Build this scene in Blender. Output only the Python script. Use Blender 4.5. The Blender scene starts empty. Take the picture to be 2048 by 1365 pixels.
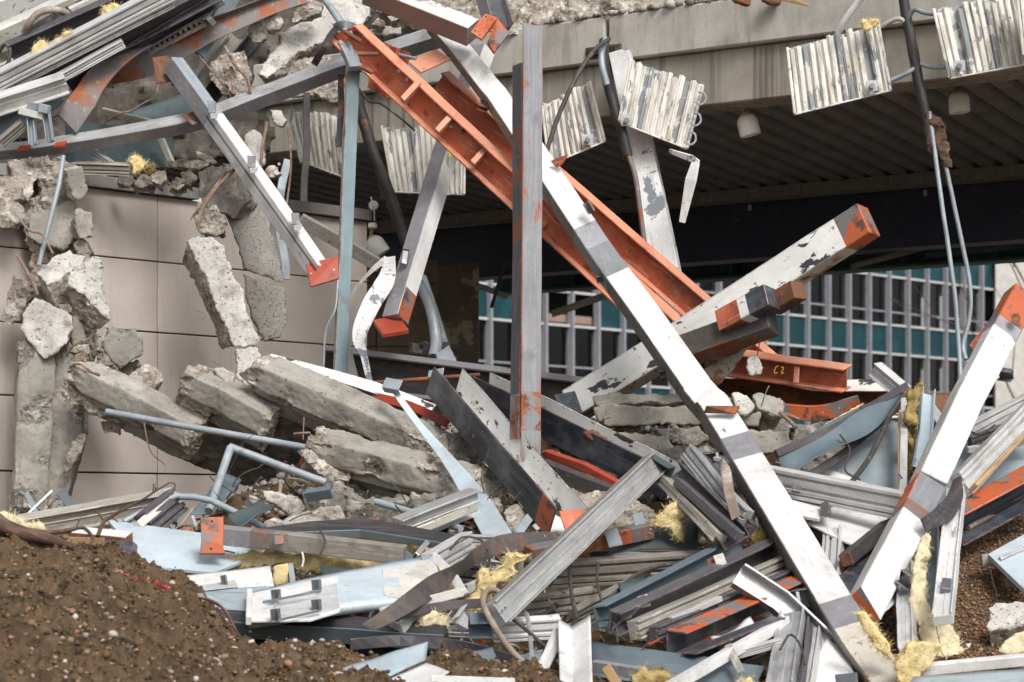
import bpy, bmesh, math, random
from mathutils import Vector, Matrix, noise
random.seed(7)
SC = bpy.context.scene
COL = SC.collection
# ---------------------------------------------------------------- camera, sky, sun, exposure
CAMZ, HY = 1.6, 1050.0
LENS = 85.0
F = LENS / 36.0 * 2048.0
cam = bpy.data.cameras.new('camera'); cam.lens = LENS; cam.sensor_width = 36
cam.shift_y = (HY - 682.5) / 2048.0
cam.clip_start = 0.5; cam.clip_end = 3000
cam.dof.use_dof = True; cam.dof.focus_distance = 15.4; cam.dof.aperture_fstop = 4.0
camo = bpy.data.objects.new('camera', cam); COL.objects.link(camo)
camo.location = (0, 0, CAMZ); camo.rotation_euler = (math.radians(90), 0, 0)
SC.camera = camo
SUN_EL, SUN_AZ = math.radians(44), math.radians(156)      # azimuth clockwise from +Y: behind the camera, to its right
w = bpy.data.worlds.new('World'); SC.world = w; w.use_nodes = True
nt = w.node_tree; bg = nt.nodes['Background']
sky = nt.nodes.new('ShaderNodeTexSky'); sky.sky_type = 'NISHITA'; sky.sun_disc = False
sky.sun_elevation = SUN_EL; sky.sun_rotation = SUN_AZ; sky.dust_density = 4.0; sky.ozone_density = 0.6
hs = nt.nodes.new('ShaderNodeHueSaturation'); hs.inputs['Saturation'].default_value = 0.28
nt.links.new(sky.outputs[0], hs.inputs['Color']); nt.links.new(hs.outputs[0], bg.inputs[0])
bg.inputs[1].default_value = 0.105
sun = bpy.data.lights.new('sun', 'SUN'); sun.energy = 1.5; sun.angle = math.radians(22); sun.color = (1.0, 0.97, 0.93)
suno = bpy.data.objects.new('sun', sun); COL.objects.link(suno); suno.location = (8, -8, 20)
sd = Vector((math.sin(SUN_AZ) * math.cos(SUN_EL), math.cos(SUN_AZ) * math.cos(SUN_EL), math.sin(SUN_EL)))
suno.rotation_euler = sd.to_track_quat('Z', 'Y').to_euler()
SC.view_settings.view_transform = 'Standard'; SC.view_settings.look = 'None'
SC.view_settings.gamma = 1.0; SC.view_settings.use_curve_mapping = False
SC.view_settings.exposure = 0.74

SC.cycles.max_bounces = 6; SC.cycles.diffuse_bounces = 3; SC.cycles.glossy_bounces = 3; SC.cycles.adaptive_threshold = 0.02

# ---------------------------------------------------------------- geometry helpers
def D(y):                                   # depth of the debris heap's surface seen at image height y
    T = [(700, 16.4), (800, 16.0), (900, 15.4), (1050, 14.4), (1200, 13.3), (1365, 12.2), (1500, 11.4)]
    if y <= T[0][0]: return T[0][1]
    for (a, da), (b, db) in zip(T, T[1:]):
        if y <= b: return da + (db - da) * (y - a) / (b - a)
    return T[-1][1]
def P(x, y=None, d=None):
    if y is None: x, y, d = x
    if d < 5: d = D(y) - d
    return Vector(((x - 1024) / F * d, d, CAMZ + (HY - y) / F * d))
CAMP = Vector((0, 0, CAMZ))

def obj(name, me, label=None, cat=None, group=None, parent=None, mats=None, kind=None, loc=None):
    o = bpy.data.objects.new(name, me); COL.objects.link(o)
    if mats:
        for m in mats: me.materials.append(m)
    if loc is not None: o.matrix_basis = loc
    if parent is not None:
        o.parent = parent
        m = parent.matrix_basis.copy()
        if parent.parent is not None:
            m = parent.parent.matrix_basis @ parent.matrix_parent_inverse @ m
        o.matrix_parent_inverse = m.inverted()
    if label: o['label'] = label
    if cat and parent is None: o['category'] = cat
    if group and parent is None: o['group'] = group
    if kind: o['kind'] = kind
    elif cat and parent is None: o['kind'] = 'thing'
    return o
def empty(name, label, cat, loc=(0, 0, 0), group=None, kind=None):
    return obj(name, None, label, cat, group, None, None, kind, Matrix.Translation(loc))
def frame(p0, z, x):
    z = z.normalized(); x = (x - z * x.dot(z)).normalized(); y = z.cross(x)
    m = Matrix((x, y, z)).transposed().to_4x4(); m.translation = p0
    return m
def bev(o, wd=0.004, seg=1, ang=35):
    if wd <= 0: return
    b = o.modifiers.new('bevel', 'BEVEL'); b.width = wd; b.segments = seg; b.limit_method = 'ANGLE'; b.angle_limit = math.radians(ang)
    b.use_clamp_overlap = True

def prof(kind, a, b=None, t=0.012, t2=None):
    """closed section: u runs across the picture, v towards the camera"""
    b = a if b is None else b; t2 = t2 or t
    A, B = a / 2, b / 2
    if kind == 'box': return [(-A, -B), (A, -B), (A, B), (-A, B)]
    if kind == 'I':    # web seen face on, flanges at both u ends
        return [(-A, -B), (-A + t, -B), (-A + t, -t2 / 2), (A - t, -t2 / 2), (A - t, -B), (A, -B), (A, B), (A - t, B), (A - t, t2 / 2), (-A + t, t2 / 2), (-A + t, B), (-A, B)]
    if kind == 'H':    # flanges face the camera
        return [(v, u) for u, v in prof('I', b, a, t, t2)]
    if kind == 'C':    # open towards the camera
        return [(-A, -B), (A, -B), (A, B), (A - t, B), (A - t, -B + t), (-A + t, -B + t), (-A + t, B), (-A, B)]
    if kind == 'CU':   # web on -u, opens towards +u
        return [(-A, -B), (A, -B), (A, -B + t), (-A + t, -B + t), (-A + t, B - t), (A, B - t), (A, B), (-A, B)]
    if kind == 'L':    # one leg faces the camera, the other runs back along +u
        return [(-A, B), (-A, B - t), (A - t, B - t), (A - t, -B), (A, -B), (A, B)]
    if kind == 'LM':   # mirrored: other leg runs back along -u
        return [(A, B), (A, B - t), (-A + t, B - t), (-A + t, -B), (-A, -B), (-A, B)]
    if kind == 'M':    # window mullion extrusion with grooves in its face
        return [(-A, -B), (A, -B), (A, B), (A * .72, B), (A * .72, B * .45), (A * .5, B * .45), (A * .5, B * .8), (-A * .05, B * .8), (-A * .05, B * .3), (-A * .3, B * .3),
                (-A * .3, B), (-A * .62, B), (-A * .62, B * .6), (-A * .74, B * .6), (-A * .74, B), (-A, B)]
    if kind == 'N':    # broad flat mullion: raised rims and a thin centre line
        return [(-A, -B), (A, -B), (A, B), (A * .86, B), (A * .86, B * .5), (A * .12, B * .5), (A * .12, B * .62), (A * .04, B * .62), (A * .04, B * .5), (-A * .8, B * .5), (-A * .8, B), (-A, B)]

def catmull(pts, n):
    out = []
    q = [pts[0] * 2 - pts[1]] + list(pts) + [pts[-1] * 2 - pts[-2]]
    for i in range(1, len(q) - 2):
        for k in range(n):
            t = k / n
            out.append(0.5 * ((2 * q[i]) + (q[i + 1] - q[i - 1]) * t + (2 * q[i - 1] - 5 * q[i] + 4 * q[i + 1] - q[i + 2]) * t * t + (3 * q[i] - q[i - 1] - 3 * q[i + 1] + q[i + 2]) * t ** 3))
    out.append(pts[-1].copy())
    return out

def sweep(name, pr, pts, mat='white', label=None, cat=None, roll=0, twist=None, segs=(), smooth=0, scale=None, cut=(0, 0), wob=0, sub=1,
          bevw=0.004, parent=None, group=None, kind=None, shade=False, ragged=0):
    if isinstance(pr[0], str): pr = prof(*pr)
    ar = sum(a[0] * b[1] - b[0] * a[1] for a, b in zip(pr, pr[1:] + pr[:1]))
    if ar < 0: pr = pr[::-1]
    ctrl = [P(*p) if not isinstance(p, Vector) else p.copy() for p in pts]
    path = catmull(ctrl, smooth) if smooth and len(ctrl) > 2 else ctrl
    if sub > 1:
        q = []
        for a, b in zip(path, path[1:]): q += [a.lerp(b, k / sub) for k in range(sub)]
        path = q + [path[-1]]
    cum = [0]
    for a, b in zip(path, path[1:]): cum.append(cum[-1] + (b - a).length)
    L = cum[-1]
    stops = {round(s, 4) for sg in segs for s in sg[:2] if 0 < s < 1}
    ring = [(c / L, p) for c, p in zip(cum, path)]
    for s in stops:
        if min(abs(s - r[0]) for r in ring) < 1e-3: continue
        for (a, pa), (b, pb) in zip(ring, ring[1:]):
            if a < s < b:
                ring.append((s, pa.lerp(pb, (s - a) / (b - a)))); break
        ring.sort(key=lambda r: r[0])
    n = len(ring); verts = []; rnd = random.Random(name + str(pts[0]))
    m0 = None
    off = Vector((rnd.random() * 50, rnd.random() * 50, 0))
    for i, (s, p) in enumerate(ring):
        t = (ring[min(i + 1, n - 1)][1] - ring[max(i - 1, 0)][1]).normalized()
        v = (CAMP - p).normalized(); u = v.cross(t).normalized(); v = t.cross(u)
        if twist:
            f = s * (len(twist) - 1); k = min(int(f), len(twist) - 2); r = twist[k] + (twist[k + 1] - twist[k]) * (f - k)
        else: r = roll
        r = math.radians(r); c, sn = math.cos(r), math.sin(r)
        u2 = u * c + v * sn; v2 = v * c - u * sn
        if scale:
            f = s * (len(scale) - 1); k = min(int(f), len(scale) - 2); sc = scale[k] + (scale[k + 1] - scale[k]) * (f - k)
        else: sc = 1
        if m0 is None: m0 = frame(ring[0][1], ring[-1][1] - ring[0][1], u2)
        for (a, b) in pr:
            sk = math.tan(math.radians(cut[0])) * a if i == 0 else math.tan(math.radians(cut[1])) * a if i == n - 1 else 0
            q = p + u2 * (a * sc) + v2 * (b * sc) + t * sk
            if ragged and i in (0, n - 1): q = q + t * rnd.uniform(-ragged, ragged)
            if wob:
                nv = noise.noise_vector(q * 3.1 + off); q = q + nv * wob + noise.noise_vector(q * 11 + off) * wob * .3
            verts.append(q)
    inv = m0.inverted(); verts = [inv @ q for q in verts]
    k = len(pr); faces = []; fm = []
    names = []
    def mi(x):
        if x not in names: names.append(x)
        return names.index(x)
    def pick(tag, s, j=None):
        for a, b, mm in segs:
            if a <= s <= b: 
                if isinstance(mm, dict):
                    if j in mm: return mm[j]
                    if tag in mm: return mm[tag]
                    if 'd' in mm: return mm['d']
                else: return mm
        return mat if isinstance(mat, str) else mat.get(j, mat.get(tag, mat['d']))
    for i in range(n - 1):
        s = (ring[i][0] + ring[i + 1][0]) / 2
        for j in range(k):
            a, b = pr[j], pr[(j + 1) % k]; nu, nv = b[1] - a[1], a[0] - b[0]
            tag = ('+u' if nu > 0 else '-u') if abs(nu) > abs(nv) else ('+v' if nv > 0 else '-v')
            j2 = (j + 1) % k
            faces.append((i * k + j, i * k + j2, (i + 1) * k + j2, (i + 1) * k + j)); fm.append(mi(pick(tag, s, j)))
    faces.append(tuple(range(k))[::-1]); fm.append(mi(pick('cap', 0.0)))
    faces.append(tuple((n - 1) * k + j for j in range(k))); fm.append(mi(pick('cap', 1.0)))
    me = bpy.data.meshes.new(name); me.from_pydata(verts, [], faces)
    me.polygons.foreach_set('material_index', fm)
    bm = bmesh.new(); bm.from_mesh(me); bmesh.ops.recalc_face_normals(bm, faces=bm.faces); bm.to_mesh(me); bm.free()
    if shade: me.shade_smooth(); me.set_sharp_from_angle(angle=math.radians(40))
    o = obj(name, me, label, cat, group, parent, [M[x] for x in names], kind, m0)
    bev(o, bevw)
    return o

def tube(name, pts, r, mat, label=None, cat=None, parent=None, group=None, smooth=6, sides=10, taper=None, wob=0, sub=1, kind=None):
    pr = [(r * math.cos(2 * math.pi * i / sides), r * math.sin(2 * math.pi * i / sides)) for i in range(sides)]
    return sweep(name, pr, pts, mat, label, cat, smooth=smooth, bevw=0, parent=parent, group=group, shade=True, scale=taper, wob=wob, sub=sub, kind=kind)

def sheet(name, c4, mat, label=None, cat=None, th=0.004, n=(10, 10), bulge=(0, 0), nz=0.006, fl=None, parent=None, group=None, back=None, shade=True, crease=None, ragged=0):
    c = [P(*p) if not isinstance(p, Vector) else p for p in c4]
    nor = (c[1] - c[0]).cross(c[3] - c[0]).normalized()
    if nor.length < .1: nor = (c[2] - c[1]).cross(c[3] - c[1]).normalized()
    mid = sum(c, Vector()) / 4
    flip = nor.dot(CAMP - mid) < 0
    if flip: nor = -nor
    nu, nv = n; rnd = random.Random(name + str(c4[0])); off = Vector((rnd.random() * 40, rnd.random() * 40, 3))
    m0 = frame(mid, nor, c[1] - c[0]); inv = m0.inverted()
    V = []; idx = {}
    for j in range(nv + 1):
        for i in range(nu + 1):
            s, t = i / nu, j / nv
            p = c[0] * (1 - s) * (1 - t) + c[1] * s * (1 - t) + c[2] * s * t + c[3] * (1 - s) * t
            h = bulge[0] * math.sin(math.pi * s) + bulge[1] * math.sin(math.pi * t)
            if crease: h += crease[1] * (1 - abs(s - crease[0]) / max(crease[0], 1 - crease[0]))
            h += nz * noise.noise(p * 2.3 + off) * 1.6 + nz * .5 * noise.noise(p * 7 + off)
            q = p + nor * h
            if ragged and (i in (0, nu) or j in (0, nv)):
                q += (mid - p).normalized() * ragged * (0.5 + noise.noise(p * 13 + off)) * rnd.random()
            idx[i, j] = len(V); V.append(q)
    Fc = []
    def quad(a, b, cc, d): Fc.append((a, d, cc, b) if flip else (a, b, cc, d))
    for j in range(nv):
        for i in range(nu): quad(idx[i, j], idx[i + 1, j], idx[i + 1, j + 1], idx[i, j + 1])
    edges = {0: [idx[i, 0] for i in range(nu + 1)], 1: [idx[nu, j] for j in range(nv + 1)], 2: [idx[i, nv] for i in range(nu, -1, -1)], 3: [idx[0, j] for j in range(nv, -1, -1)]}
    for e, dep in (fl or {}).items():
        row = edges[e]; new = []
        for k in row: new.append(len(V)); V.append(V[k] - nor * dep)
        for a, b, a2, b2 in zip(row, row[1:], new, new[1:]): quad(b, a, a2, b2)
    me = bpy.data.meshes.new(name); me.from_pydata([inv @ q for q in V], [], Fc)
    if shade: me.shade_smooth(); me.set_sharp_from_angle(angle=math.radians(35))
    ms = [M[mat]] + ([M[back]] if back else [])
    o = obj(name, me, label, cat, group, parent, ms, None, m0)
    sd_ = o.modifiers.new('thickness', 'SOLIDIFY'); sd_.thickness = th; sd_.offset = -1
    if back: sd_.material_offset = 1
    return o

def plate(name, poly, mat, label=None, cat=None, th=0.012, parent=None, group=None, bevw=0.002, d=None, away=1, kind=None):
    """flat polygon with its own plane and thickness"""
    c = [P(p[0], p[1], p[2] if len(p) > 2 else d) if not isinstance(p, Vector) else p for p in poly]
    mid = sum(c, Vector()) / len(c)
    nor = Vector()
    for a, b in zip(c, c[1:] + c[:1]): nor += (a - mid).cross(b - mid)
    nor.normalize(); flip = nor.dot(CAMP - mid) < 0
    if flip: nor = -nor; c = c[::-1]
    m0 = frame(mid, nor, c[1] - c[0]); inv = m0.inverted(); k = len(c)
    V = [inv @ q for q in c] + [inv @ (q - nor * th) for q in c]
    Fc = [tuple(range(k)), tuple(range(2 * k - 1, k - 1, -1))] + [(i, i + k, (i + 1) % k + k, (i + 1) % k) for i in range(k)]
    me = bpy.data.meshes.new(name); me.from_pydata(V, [], Fc)
    bm = bmesh.new(); bm.from_mesh(me); bmesh.ops.recalc_face_normals(bm, faces=bm.faces); bm.to_mesh(me); bm.free()
    o = obj(name, me, label, cat, group, parent, [M[mat]], kind, m0); bev(o, bevw)
    return o

def boxm(name, size, mtx, mat, label=None, cat=None, parent=None, group=None, bevw=0.003, kind=None):
    x, y, z = (s / 2 for s in size)
    V = [(-x, -y, -z), (x, -y, -z), (x, y, -z), (-x, y, -z), (-x, -y, z), (x, -y, z), (x, y, z), (-x, y, z)]
    Fc = [(0, 3, 2, 1), (4, 5, 6, 7), (0, 1, 5, 4), (1, 2, 6, 5), (2, 3, 7, 6), (3, 0, 4, 7)]
    me = bpy.data.meshes.new(name); me.from_pydata(V, [], Fc)
    o = obj(name, me, label, cat, group, parent, [M[mat]], kind, mtx); bev(o, bevw)
    return o

def rough_poly(c, step, amp, rnd):
    out = []
    for a, b in zip(c, c[1:] + c[:1]):
        L = (b - a).length; n = max(1, int(L / step))
        for k in range(n):
            q = a.lerp(b, k / n)
            if k: q = q + Vector((rnd.uniform(-1, 1), rnd.uniform(-.4, .4), rnd.uniform(-1, 1))) * amp
            out.append(q)
    return out

TRI = [0]
def chunk(name, poly, d, th, label=None, tilt=(0, 0), sk=(0, 0), mats=('formed', 'broken'), vox=0.0125, amp=0.018, cat='concrete chunk', parent=None, group=None,
          edge=0.009, back=0.8, fs=5.0, fine=1.0, fluffy=0):
    """broken lump: traced outline, own plane, own depth; th metres thick, back face shifted by sk and shrunk"""
    rnd = random.Random(label or name + str(poly[0]))
    if d < 5: d = D(sum(p[1] for p in poly) / len(poly)) - d
    c2 = []
    cx = sum(p[0] for p in poly) / len(poly); cy = sum(p[1] for p in poly) / len(poly)
    for p in poly:
        dd = d + tilt[0] * (p[0] - cx) / F * d - tilt[1] * (p[1] - cy) / F * d
        c2.append(P(p[0], p[1], dd))
    c = rough_poly(c2, 0.035, edge, rnd)
    mid = sum(c, Vector()) / len(c)
    nor = Vector()
    for a, b in zip(c, c[1:] + c[:1]): nor += (a - mid).cross(b - mid)
    nor.normalize()
    if nor.dot(CAMP - mid) < 0: nor = -nor; c = c[::-1]
    sh = Vector((sk[0], 0, sk[1])) - nor * th
    bk = [mid + (q - mid) * (back + rnd.uniform(-.05, .05)) + sh + Vector((rnd.uniform(-1, 1), rnd.uniform(-1, 1), rnd.uniform(-1, 1))) * amp for q in c]
    k = len(c)
    me = bpy.data.meshes.new(name)
    m0 = frame(mid, nor, Vector((1, 0, 0))); inv = m0.inverted()
    me.from_pydata([inv @ q for q in c + bk], [], [tuple(range(k)), tuple(range(2 * k - 1, k - 1, -1))] + [(i, i + k, (i + 1) % k + k, (i + 1) % k) for i in range(k)])
    bm = bmesh.new(); bm.from_mesh(me); bmesh.ops.recalc_face_normals(bm, faces=bm.faces); bmesh.ops.triangulate(bm, faces=bm.faces); bm.to_mesh(me); bm.free()
    o = obj(name, me, label, cat, group, parent, None, None, m0)
    r = o.modifiers.new('remesh', 'REMESH'); r.mode = 'VOXEL'; r.voxel_size = vox; r.adaptivity = 0
    dg = bpy.context.evaluated_depsgraph_get(); ev = o.evaluated_get(dg)
    nm = bpy.data.meshes.new_from_object(ev); o.modifiers.clear()
    old = o.data; o.data = nm; bpy.data.meshes.remove(old)
    off = Vector((rnd.random() * 90, rnd.random() * 90, rnd.random() * 90))
    vn = [v.normal.copy() for v in nm.vertices]
    formed = mats[0] in ('formed', 'cf_stipple'); bright = mats[0] == 'cf_bright'
    for v, nn in zip(nm.vertices, vn):
        q = v.co + off
        f = min(1.0, max(0.0, (nn.z - .55) / .4)); f = f * f * (3 - 2 * f)
        lowk = 1 - f * (.93 if formed else .72 if bright else .25)
        finek = 1 - f * (.75 if formed else .1)
        low = noise.fractal(q * fs, 1.0, 2.0, 3) * .8 - abs(noise.noise(q * fs * 2.2)) * .6
        if not fluffy: low += (.45 - noise.voronoi(q * fs * 1.7)[0][0]) * .9
        h = low * lowk + noise.fractal(q * 34, .7, 2.1, 3) * .42 * fine * finek
        if fluffy:
            h += noise.fractal(q * 16, .8, 2.2, 3) * fluffy
            v.co += noise.noise_vector(q * 14) * amp * .7
        v.co += nn * (h * amp)
    nm.materials.clear(); nm.materials.append(M[mats[0]]); nm.materials.append(M[mats[1]])
    mi = [0 if p.normal.z > .82 else 1 for p in nm.polygons]
    nm.polygons.foreach_set('material_index', mi)
    nm.polygons.foreach_set('use_smooth', [bool(fluffy) or (m_ == 0 and mats[0] != 'broken') for m_ in mi]); nm.update()
    TRI[0] += len(nm.polygons) * 2
    return o

def erode(o, mats=('formed', 'broken'), vox=.0125, amp=.02, ends=(2.5, 1.0), fs=5.0):
    """turn a clean swept member into weathered broken concrete: crisp long faces, ragged ends"""
    for m_ in list(o.modifiers): o.modifiers.remove(m_)
    r = o.modifiers.new('remesh', 'REMESH'); r.mode = 'VOXEL'; r.voxel_size = vox
    dg = bpy.context.evaluated_depsgraph_get(); nm = bpy.data.meshes.new_from_object(o.evaluated_get(dg)); o.modifiers.clear()
    old = o.data; o.data = nm; bpy.data.meshes.remove(old)
    zs_ = [v.co.z for v in nm.vertices]; z0, z1 = min(zs_), max(zs_); L = z1 - z0
    rnd = random.Random(o.get('label', o.name)); off = Vector((rnd.random() * 90, rnd.random() * 90, rnd.random() * 90))
    vn = [v.normal.copy() for v in nm.vertices]; brk = []
    for v, nn in zip(nm.vertices, vn):
        q = v.co + off; e0 = max(0, 1 - (v.co.z - z0) / .12); e1 = max(0, 1 - (z1 - v.co.z) / .12)
        e = max(e0 * ends[0], e1 * ends[1])
        chip = max(0.0, noise.noise(q * 4.6) - .07) * 2.4
        k = .12 + e + chip
        h = (noise.fractal(q * fs, 1, 2, 3) * .8 - abs(noise.noise(q * fs * 2)) * .6 + (.4 - noise.voronoi(q * 9)[0][0]) * .8) * min(k, 2.2) + noise.fractal(q * 34, .7, 2.1, 3) * (.12 + .4 * min(1, k))
        if e0 > 0 or e1 > 0:
            dz = (noise.fractal(q * 7, 1, 2, 3) - .2) * .09
            v.co.z += dz * (e0 * (ends[0] > 1.5) - e1 * (ends[1] > 1.5))
        v.co += nn * h * amp - nn * chip * amp * .6
        brk.append(k > .75)
    nm.materials.clear(); nm.materials.append(M[mats[0]]); nm.materials.append(M[mats[1]])
    mi = [1 if brk[p.vertices[0]] or abs(p.normal.z) > .7 else 0 for p in nm.polygons]
    nm.polygons.foreach_set('material_index', mi); nm.polygons.foreach_set('use_smooth', [m_ == 0 for m_ in mi]); nm.update()
    TRI[0] += len(nm.polygons) * 2
    return o
def fibres(o, n, ln=.04, seed=1):
    """loose strands standing off a wool surface, joined into it"""
    me = o.data; rnd = random.Random(seed + n); vs = me.vertices; V = []; Fc = []
    for _ in range(n):
        v = vs[rnd.randrange(len(vs))]; p = v.co - v.normal * .004
        d = (v.normal * rnd.uniform(.2, 1) + Vector((rnd.uniform(-1, 1), rnd.uniform(-1, 1), rnd.uniform(-1, 1)))).normalized()
        s_ = d.cross(Vector((rnd.random(), rnd.random(), rnd.random()))).normalized() * rnd.uniform(.0008, .0018); L = ln * rnd.uniform(.3, 1.2)
        d2 = (d + Vector((rnd.uniform(-1, 1), rnd.uniform(-1, 1), rnd.uniform(-1, 1))) * .7).normalized()
        b = len(V); m_ = p + d * L * .5; e = m_ + d2 * L * .5
        V += [p - s_, p + s_, m_ + s_ * .8, m_ - s_ * .8, e]; Fc += [(b, b + 1, b + 2, b + 3), (b + 3, b + 2, b + 4)]
    m2 = bpy.data.meshes.new('fibres'); m2.from_pydata(V, [], Fc)
    bm = bmesh.new(); bm.from_mesh(me); bm.from_mesh(m2); bm.to_mesh(me); bm.free(); bpy.data.meshes.remove(m2)
# ---------------------------------------------------------------- materials
M = {}
def mat(name, base, rough=.6, metal=0.0, layers=(), bump=.25, bscale=70, var=.14, vscale=3.5, edge=None, spec=.35, bdist=.004, dirt=.32):
    if name.startswith('bg') or name in ('insul', 'insul_pale', 'insul_dirty', 'soil', 'ground', 'gravelbed', 'lampglass', 'glass', 'yellowmark', 'greenmark', 'redtape'): dirt = 0
    m = bpy.data.materials.new(name); m.use_nodes = True; t = m.node_tree; N = t.nodes; Lk = t.links
    b = N['Principled BSDF']
    tc = N.new('ShaderNodeTexCoord'); oi = N.new('ShaderNodeObjectInfo')
    mul = N.new('ShaderNodeVectorMath'); mul.operation = 'MULTIPLY_ADD'
    cmb = N.new('ShaderNodeCombineXYZ')
    for i in range(3): Lk.new(oi.outputs['Random'], cmb.inputs[i])
    mul.inputs[1].default_value = (37.0, 71.0, 53.0)
    Lk.new(cmb.outputs[0], mul.inputs[0]); Lk.new(tc.outputs['Object'], mul.inputs[2])
    vec = mul.outputs[0]
    def nz(scale, detail=6, rgh=.6, stretch=None, dist=0):
        n = N.new('ShaderNodeTexNoise'); n.inputs['Scale'].default_value = scale; n.inputs['Detail'].default_value = detail
        n.inputs['Roughness'].default_value = rgh; n.inputs['Distortion'].default_value = dist
        if stretch:
            mp = N.new('ShaderNodeVectorMath'); mp.operation = 'MULTIPLY'; mp.inputs[1].default_value = stretch
            Lk.new(vec, mp.inputs[0]); Lk.new(mp.outputs[0], n.inputs['Vector'])
        else: Lk.new(vec, n.inputs['Vector'])
        return n.outputs['Fac']
    def mapr(src, a, bb, lo=0.0, hi=1.0):
        r = N.new('ShaderNodeMapRange'); r.inputs[1].default_value = a; r.inputs[2].default_value = bb; r.inputs[3].default_value = lo; r.inputs[4].default_value = hi
        Lk.new(src, r.inputs[0]); return r.outputs[0]
    def mixc(f, a, bb):
        x = N.new('ShaderNodeMix'); x.data_type = 'RGBA'
        Lk.new(f, x.inputs[0])
        for s, i in ((a, 6), (bb, 7)):
            if isinstance(s, tuple): x.inputs[i].default_value = (*s, 1) if len(s) == 3 else s
            else: Lk.new(s, x.inputs[i])
        return x.outputs[2]
    def mixf(f, a, bb):
        x = N.new('ShaderNodeMix'); Lk.new(f, x.inputs[0])
        for s, i in ((a, 2), (bb, 3)):
            if isinstance(s, (int, float)): x.inputs[i].default_value = s
            else: Lk.new(s, x.inputs[i])
        return x.outputs[0]
    def math_(op, a, bb):
        x = N.new('ShaderNodeMath'); x.operation = op
        for s, i in ((a, 0), (bb, 1)):
            if isinstance(s, (int, float)): x.inputs[i].default_value = s
            else: Lk.new(s, x.inputs[i])
        return x.outputs[0]
    lo = tuple(max(0, c * (1 - var)) for c in base); hi = tuple(min(.95, c * (1 + var)) for c in base)
    col = mixc(mapr(nz(vscale, 8, .65), .3, .7), lo, hi)
    rg = None; mt = None; height = math_('MULTIPLY', nz(bscale, 5, .6), .5)
    for l in layers:
        c, sc, th = l[0], l[1], l[2]; soft = l[3] if len(l) > 3 else .03; o = l[4] if len(l) > 4 else {}
        if o.get('vor'):
            vo = N.new('ShaderNodeTexVoronoi'); vo.inputs['Scale'].default_value = sc
            Lk.new(vec, vo.inputs['Vector']); f = mapr(vo.outputs['Distance'], th + soft, th)
            gate = mapr(nz(sc * .11, 3), .45, .6); f = math_('MULTIPLY', f, gate)
        else:
            f = mapr(nz(sc, o.get('detail', 8), o.get('rgh', .62), o.get('stretch'), o.get('dist', 0)), th, th + soft)
        f = math_('MULTIPLY', f, o.get('k', 1.0))
        col = mixc(f, col, c)
        if 'rough' in o: rg = mixf(f, rg if rg is not None else rough, o['rough'])
        if 'metal' in o: mt = mixf(f, mt if mt is not None else metal, o['metal'])
        if 'h' in o: height = math_('ADD', height, math_('MULTIPLY', f, o['h']))
    if dirt:
        f = math_('MULTIPLY', mapr(nz(1.9, 9, .68), .47, .68), dirt)
        col = mixc(f, col, (.13, .108, .085))
        f = math_('MULTIPLY', mapr(nz(75, 4, .6), .655, .70), min(1, dirt * 2.4))
        col = mixc(f, col, (.09, .07, .05))
        f = math_('MULTIPLY', mapr(nz(7, 8, .7, (3, 3, .35)), .56, .66), dirt)
        col = mixc(f, col, (.17, .14, .11))
    if edge:
        be = N.new('ShaderNodeBevel'); be.samples = 3; be.inputs['Radius'].default_value = edge[1]
        ge = N.new('ShaderNodeNewGeometry'); dt = N.new('ShaderNodeVectorMath'); dt.operation = 'DOT_PRODUCT'
        Lk.new(be.outputs[0], dt.inputs[0]); Lk.new(ge.outputs['Normal'], dt.inputs[1])
        e = mapr(dt.outputs['Value'], .995, .86)
        e = math_('MULTIPLY', e, mapr(nz(22, 6, .7), edge[2], edge[2] + .1))
        col = mixc(e, col, edge[0])
    Lk.new(col, b.inputs['Base Color'])
    b.inputs['Specular IOR Level'].default_value = spec
    if rg is not None: Lk.new(rg, b.inputs['Roughness'])
    else: b.inputs['Roughness'].default_value = rough
    if mt is not None: Lk.new(mt, b.inputs['Metallic'])
    else: b.inputs['Metallic'].default_value = metal
    if bump:
        bp = N.new('ShaderNodeBump'); bp.inputs['Strength'].default_value = bump; bp.inputs['Distance'].default_value = bdist
        Lk.new(height, bp.inputs['Height']); Lk.new(bp.outputs[0], b.inputs['Normal'])
    M[name] = m
    return m
PEEL = (.20, .225, .25); RUST = (.16, .06, .025); ORG = (.52, .115, .04); DIRT = (.11, .085, .06)
LS = (9, 9, .7)            # stretched along the length of a member
# painted steel
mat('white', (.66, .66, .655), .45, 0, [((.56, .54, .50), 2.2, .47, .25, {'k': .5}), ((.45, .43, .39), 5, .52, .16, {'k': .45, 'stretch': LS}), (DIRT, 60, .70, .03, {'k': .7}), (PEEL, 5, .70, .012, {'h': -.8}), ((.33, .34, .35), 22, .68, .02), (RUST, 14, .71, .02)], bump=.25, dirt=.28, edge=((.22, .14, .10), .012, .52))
mat('white_chip', (.78, .78, .75), .5, 0, [((.60, .57, .52), 2.5, .48, .25, {'k': .4}), ((.05, .05, .055), 8, .585, .012, {'h': -.8, 'stretch': (1, 1, .55)}), ((.05, .05, .055), 22, .635, .012, {'h': -.5, 'stretch': (1, 1, .4)}), (RUST, 11, .66, .02), (DIRT, 70, .68, .03)], bump=.35, dirt=.15, edge=((.14, .07, .04), .018, .38))
mat('white_peel', (.66, .66, .655), .5, 0, [((.6, .58, .54), 3, .5, .2, {'k': .4}), (PEEL, 3.6, .565, .008, {'h': -1.2, 'detail': 14, 'rgh': .68, 'dist': .35}), ((.74, .74, .72), 16, .62, .01, {'h': .6}), ((.30, .22, .17), 9, .66, .05, {'k': .7}), (RUST, 16, .72, .02)], bump=.35)
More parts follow.
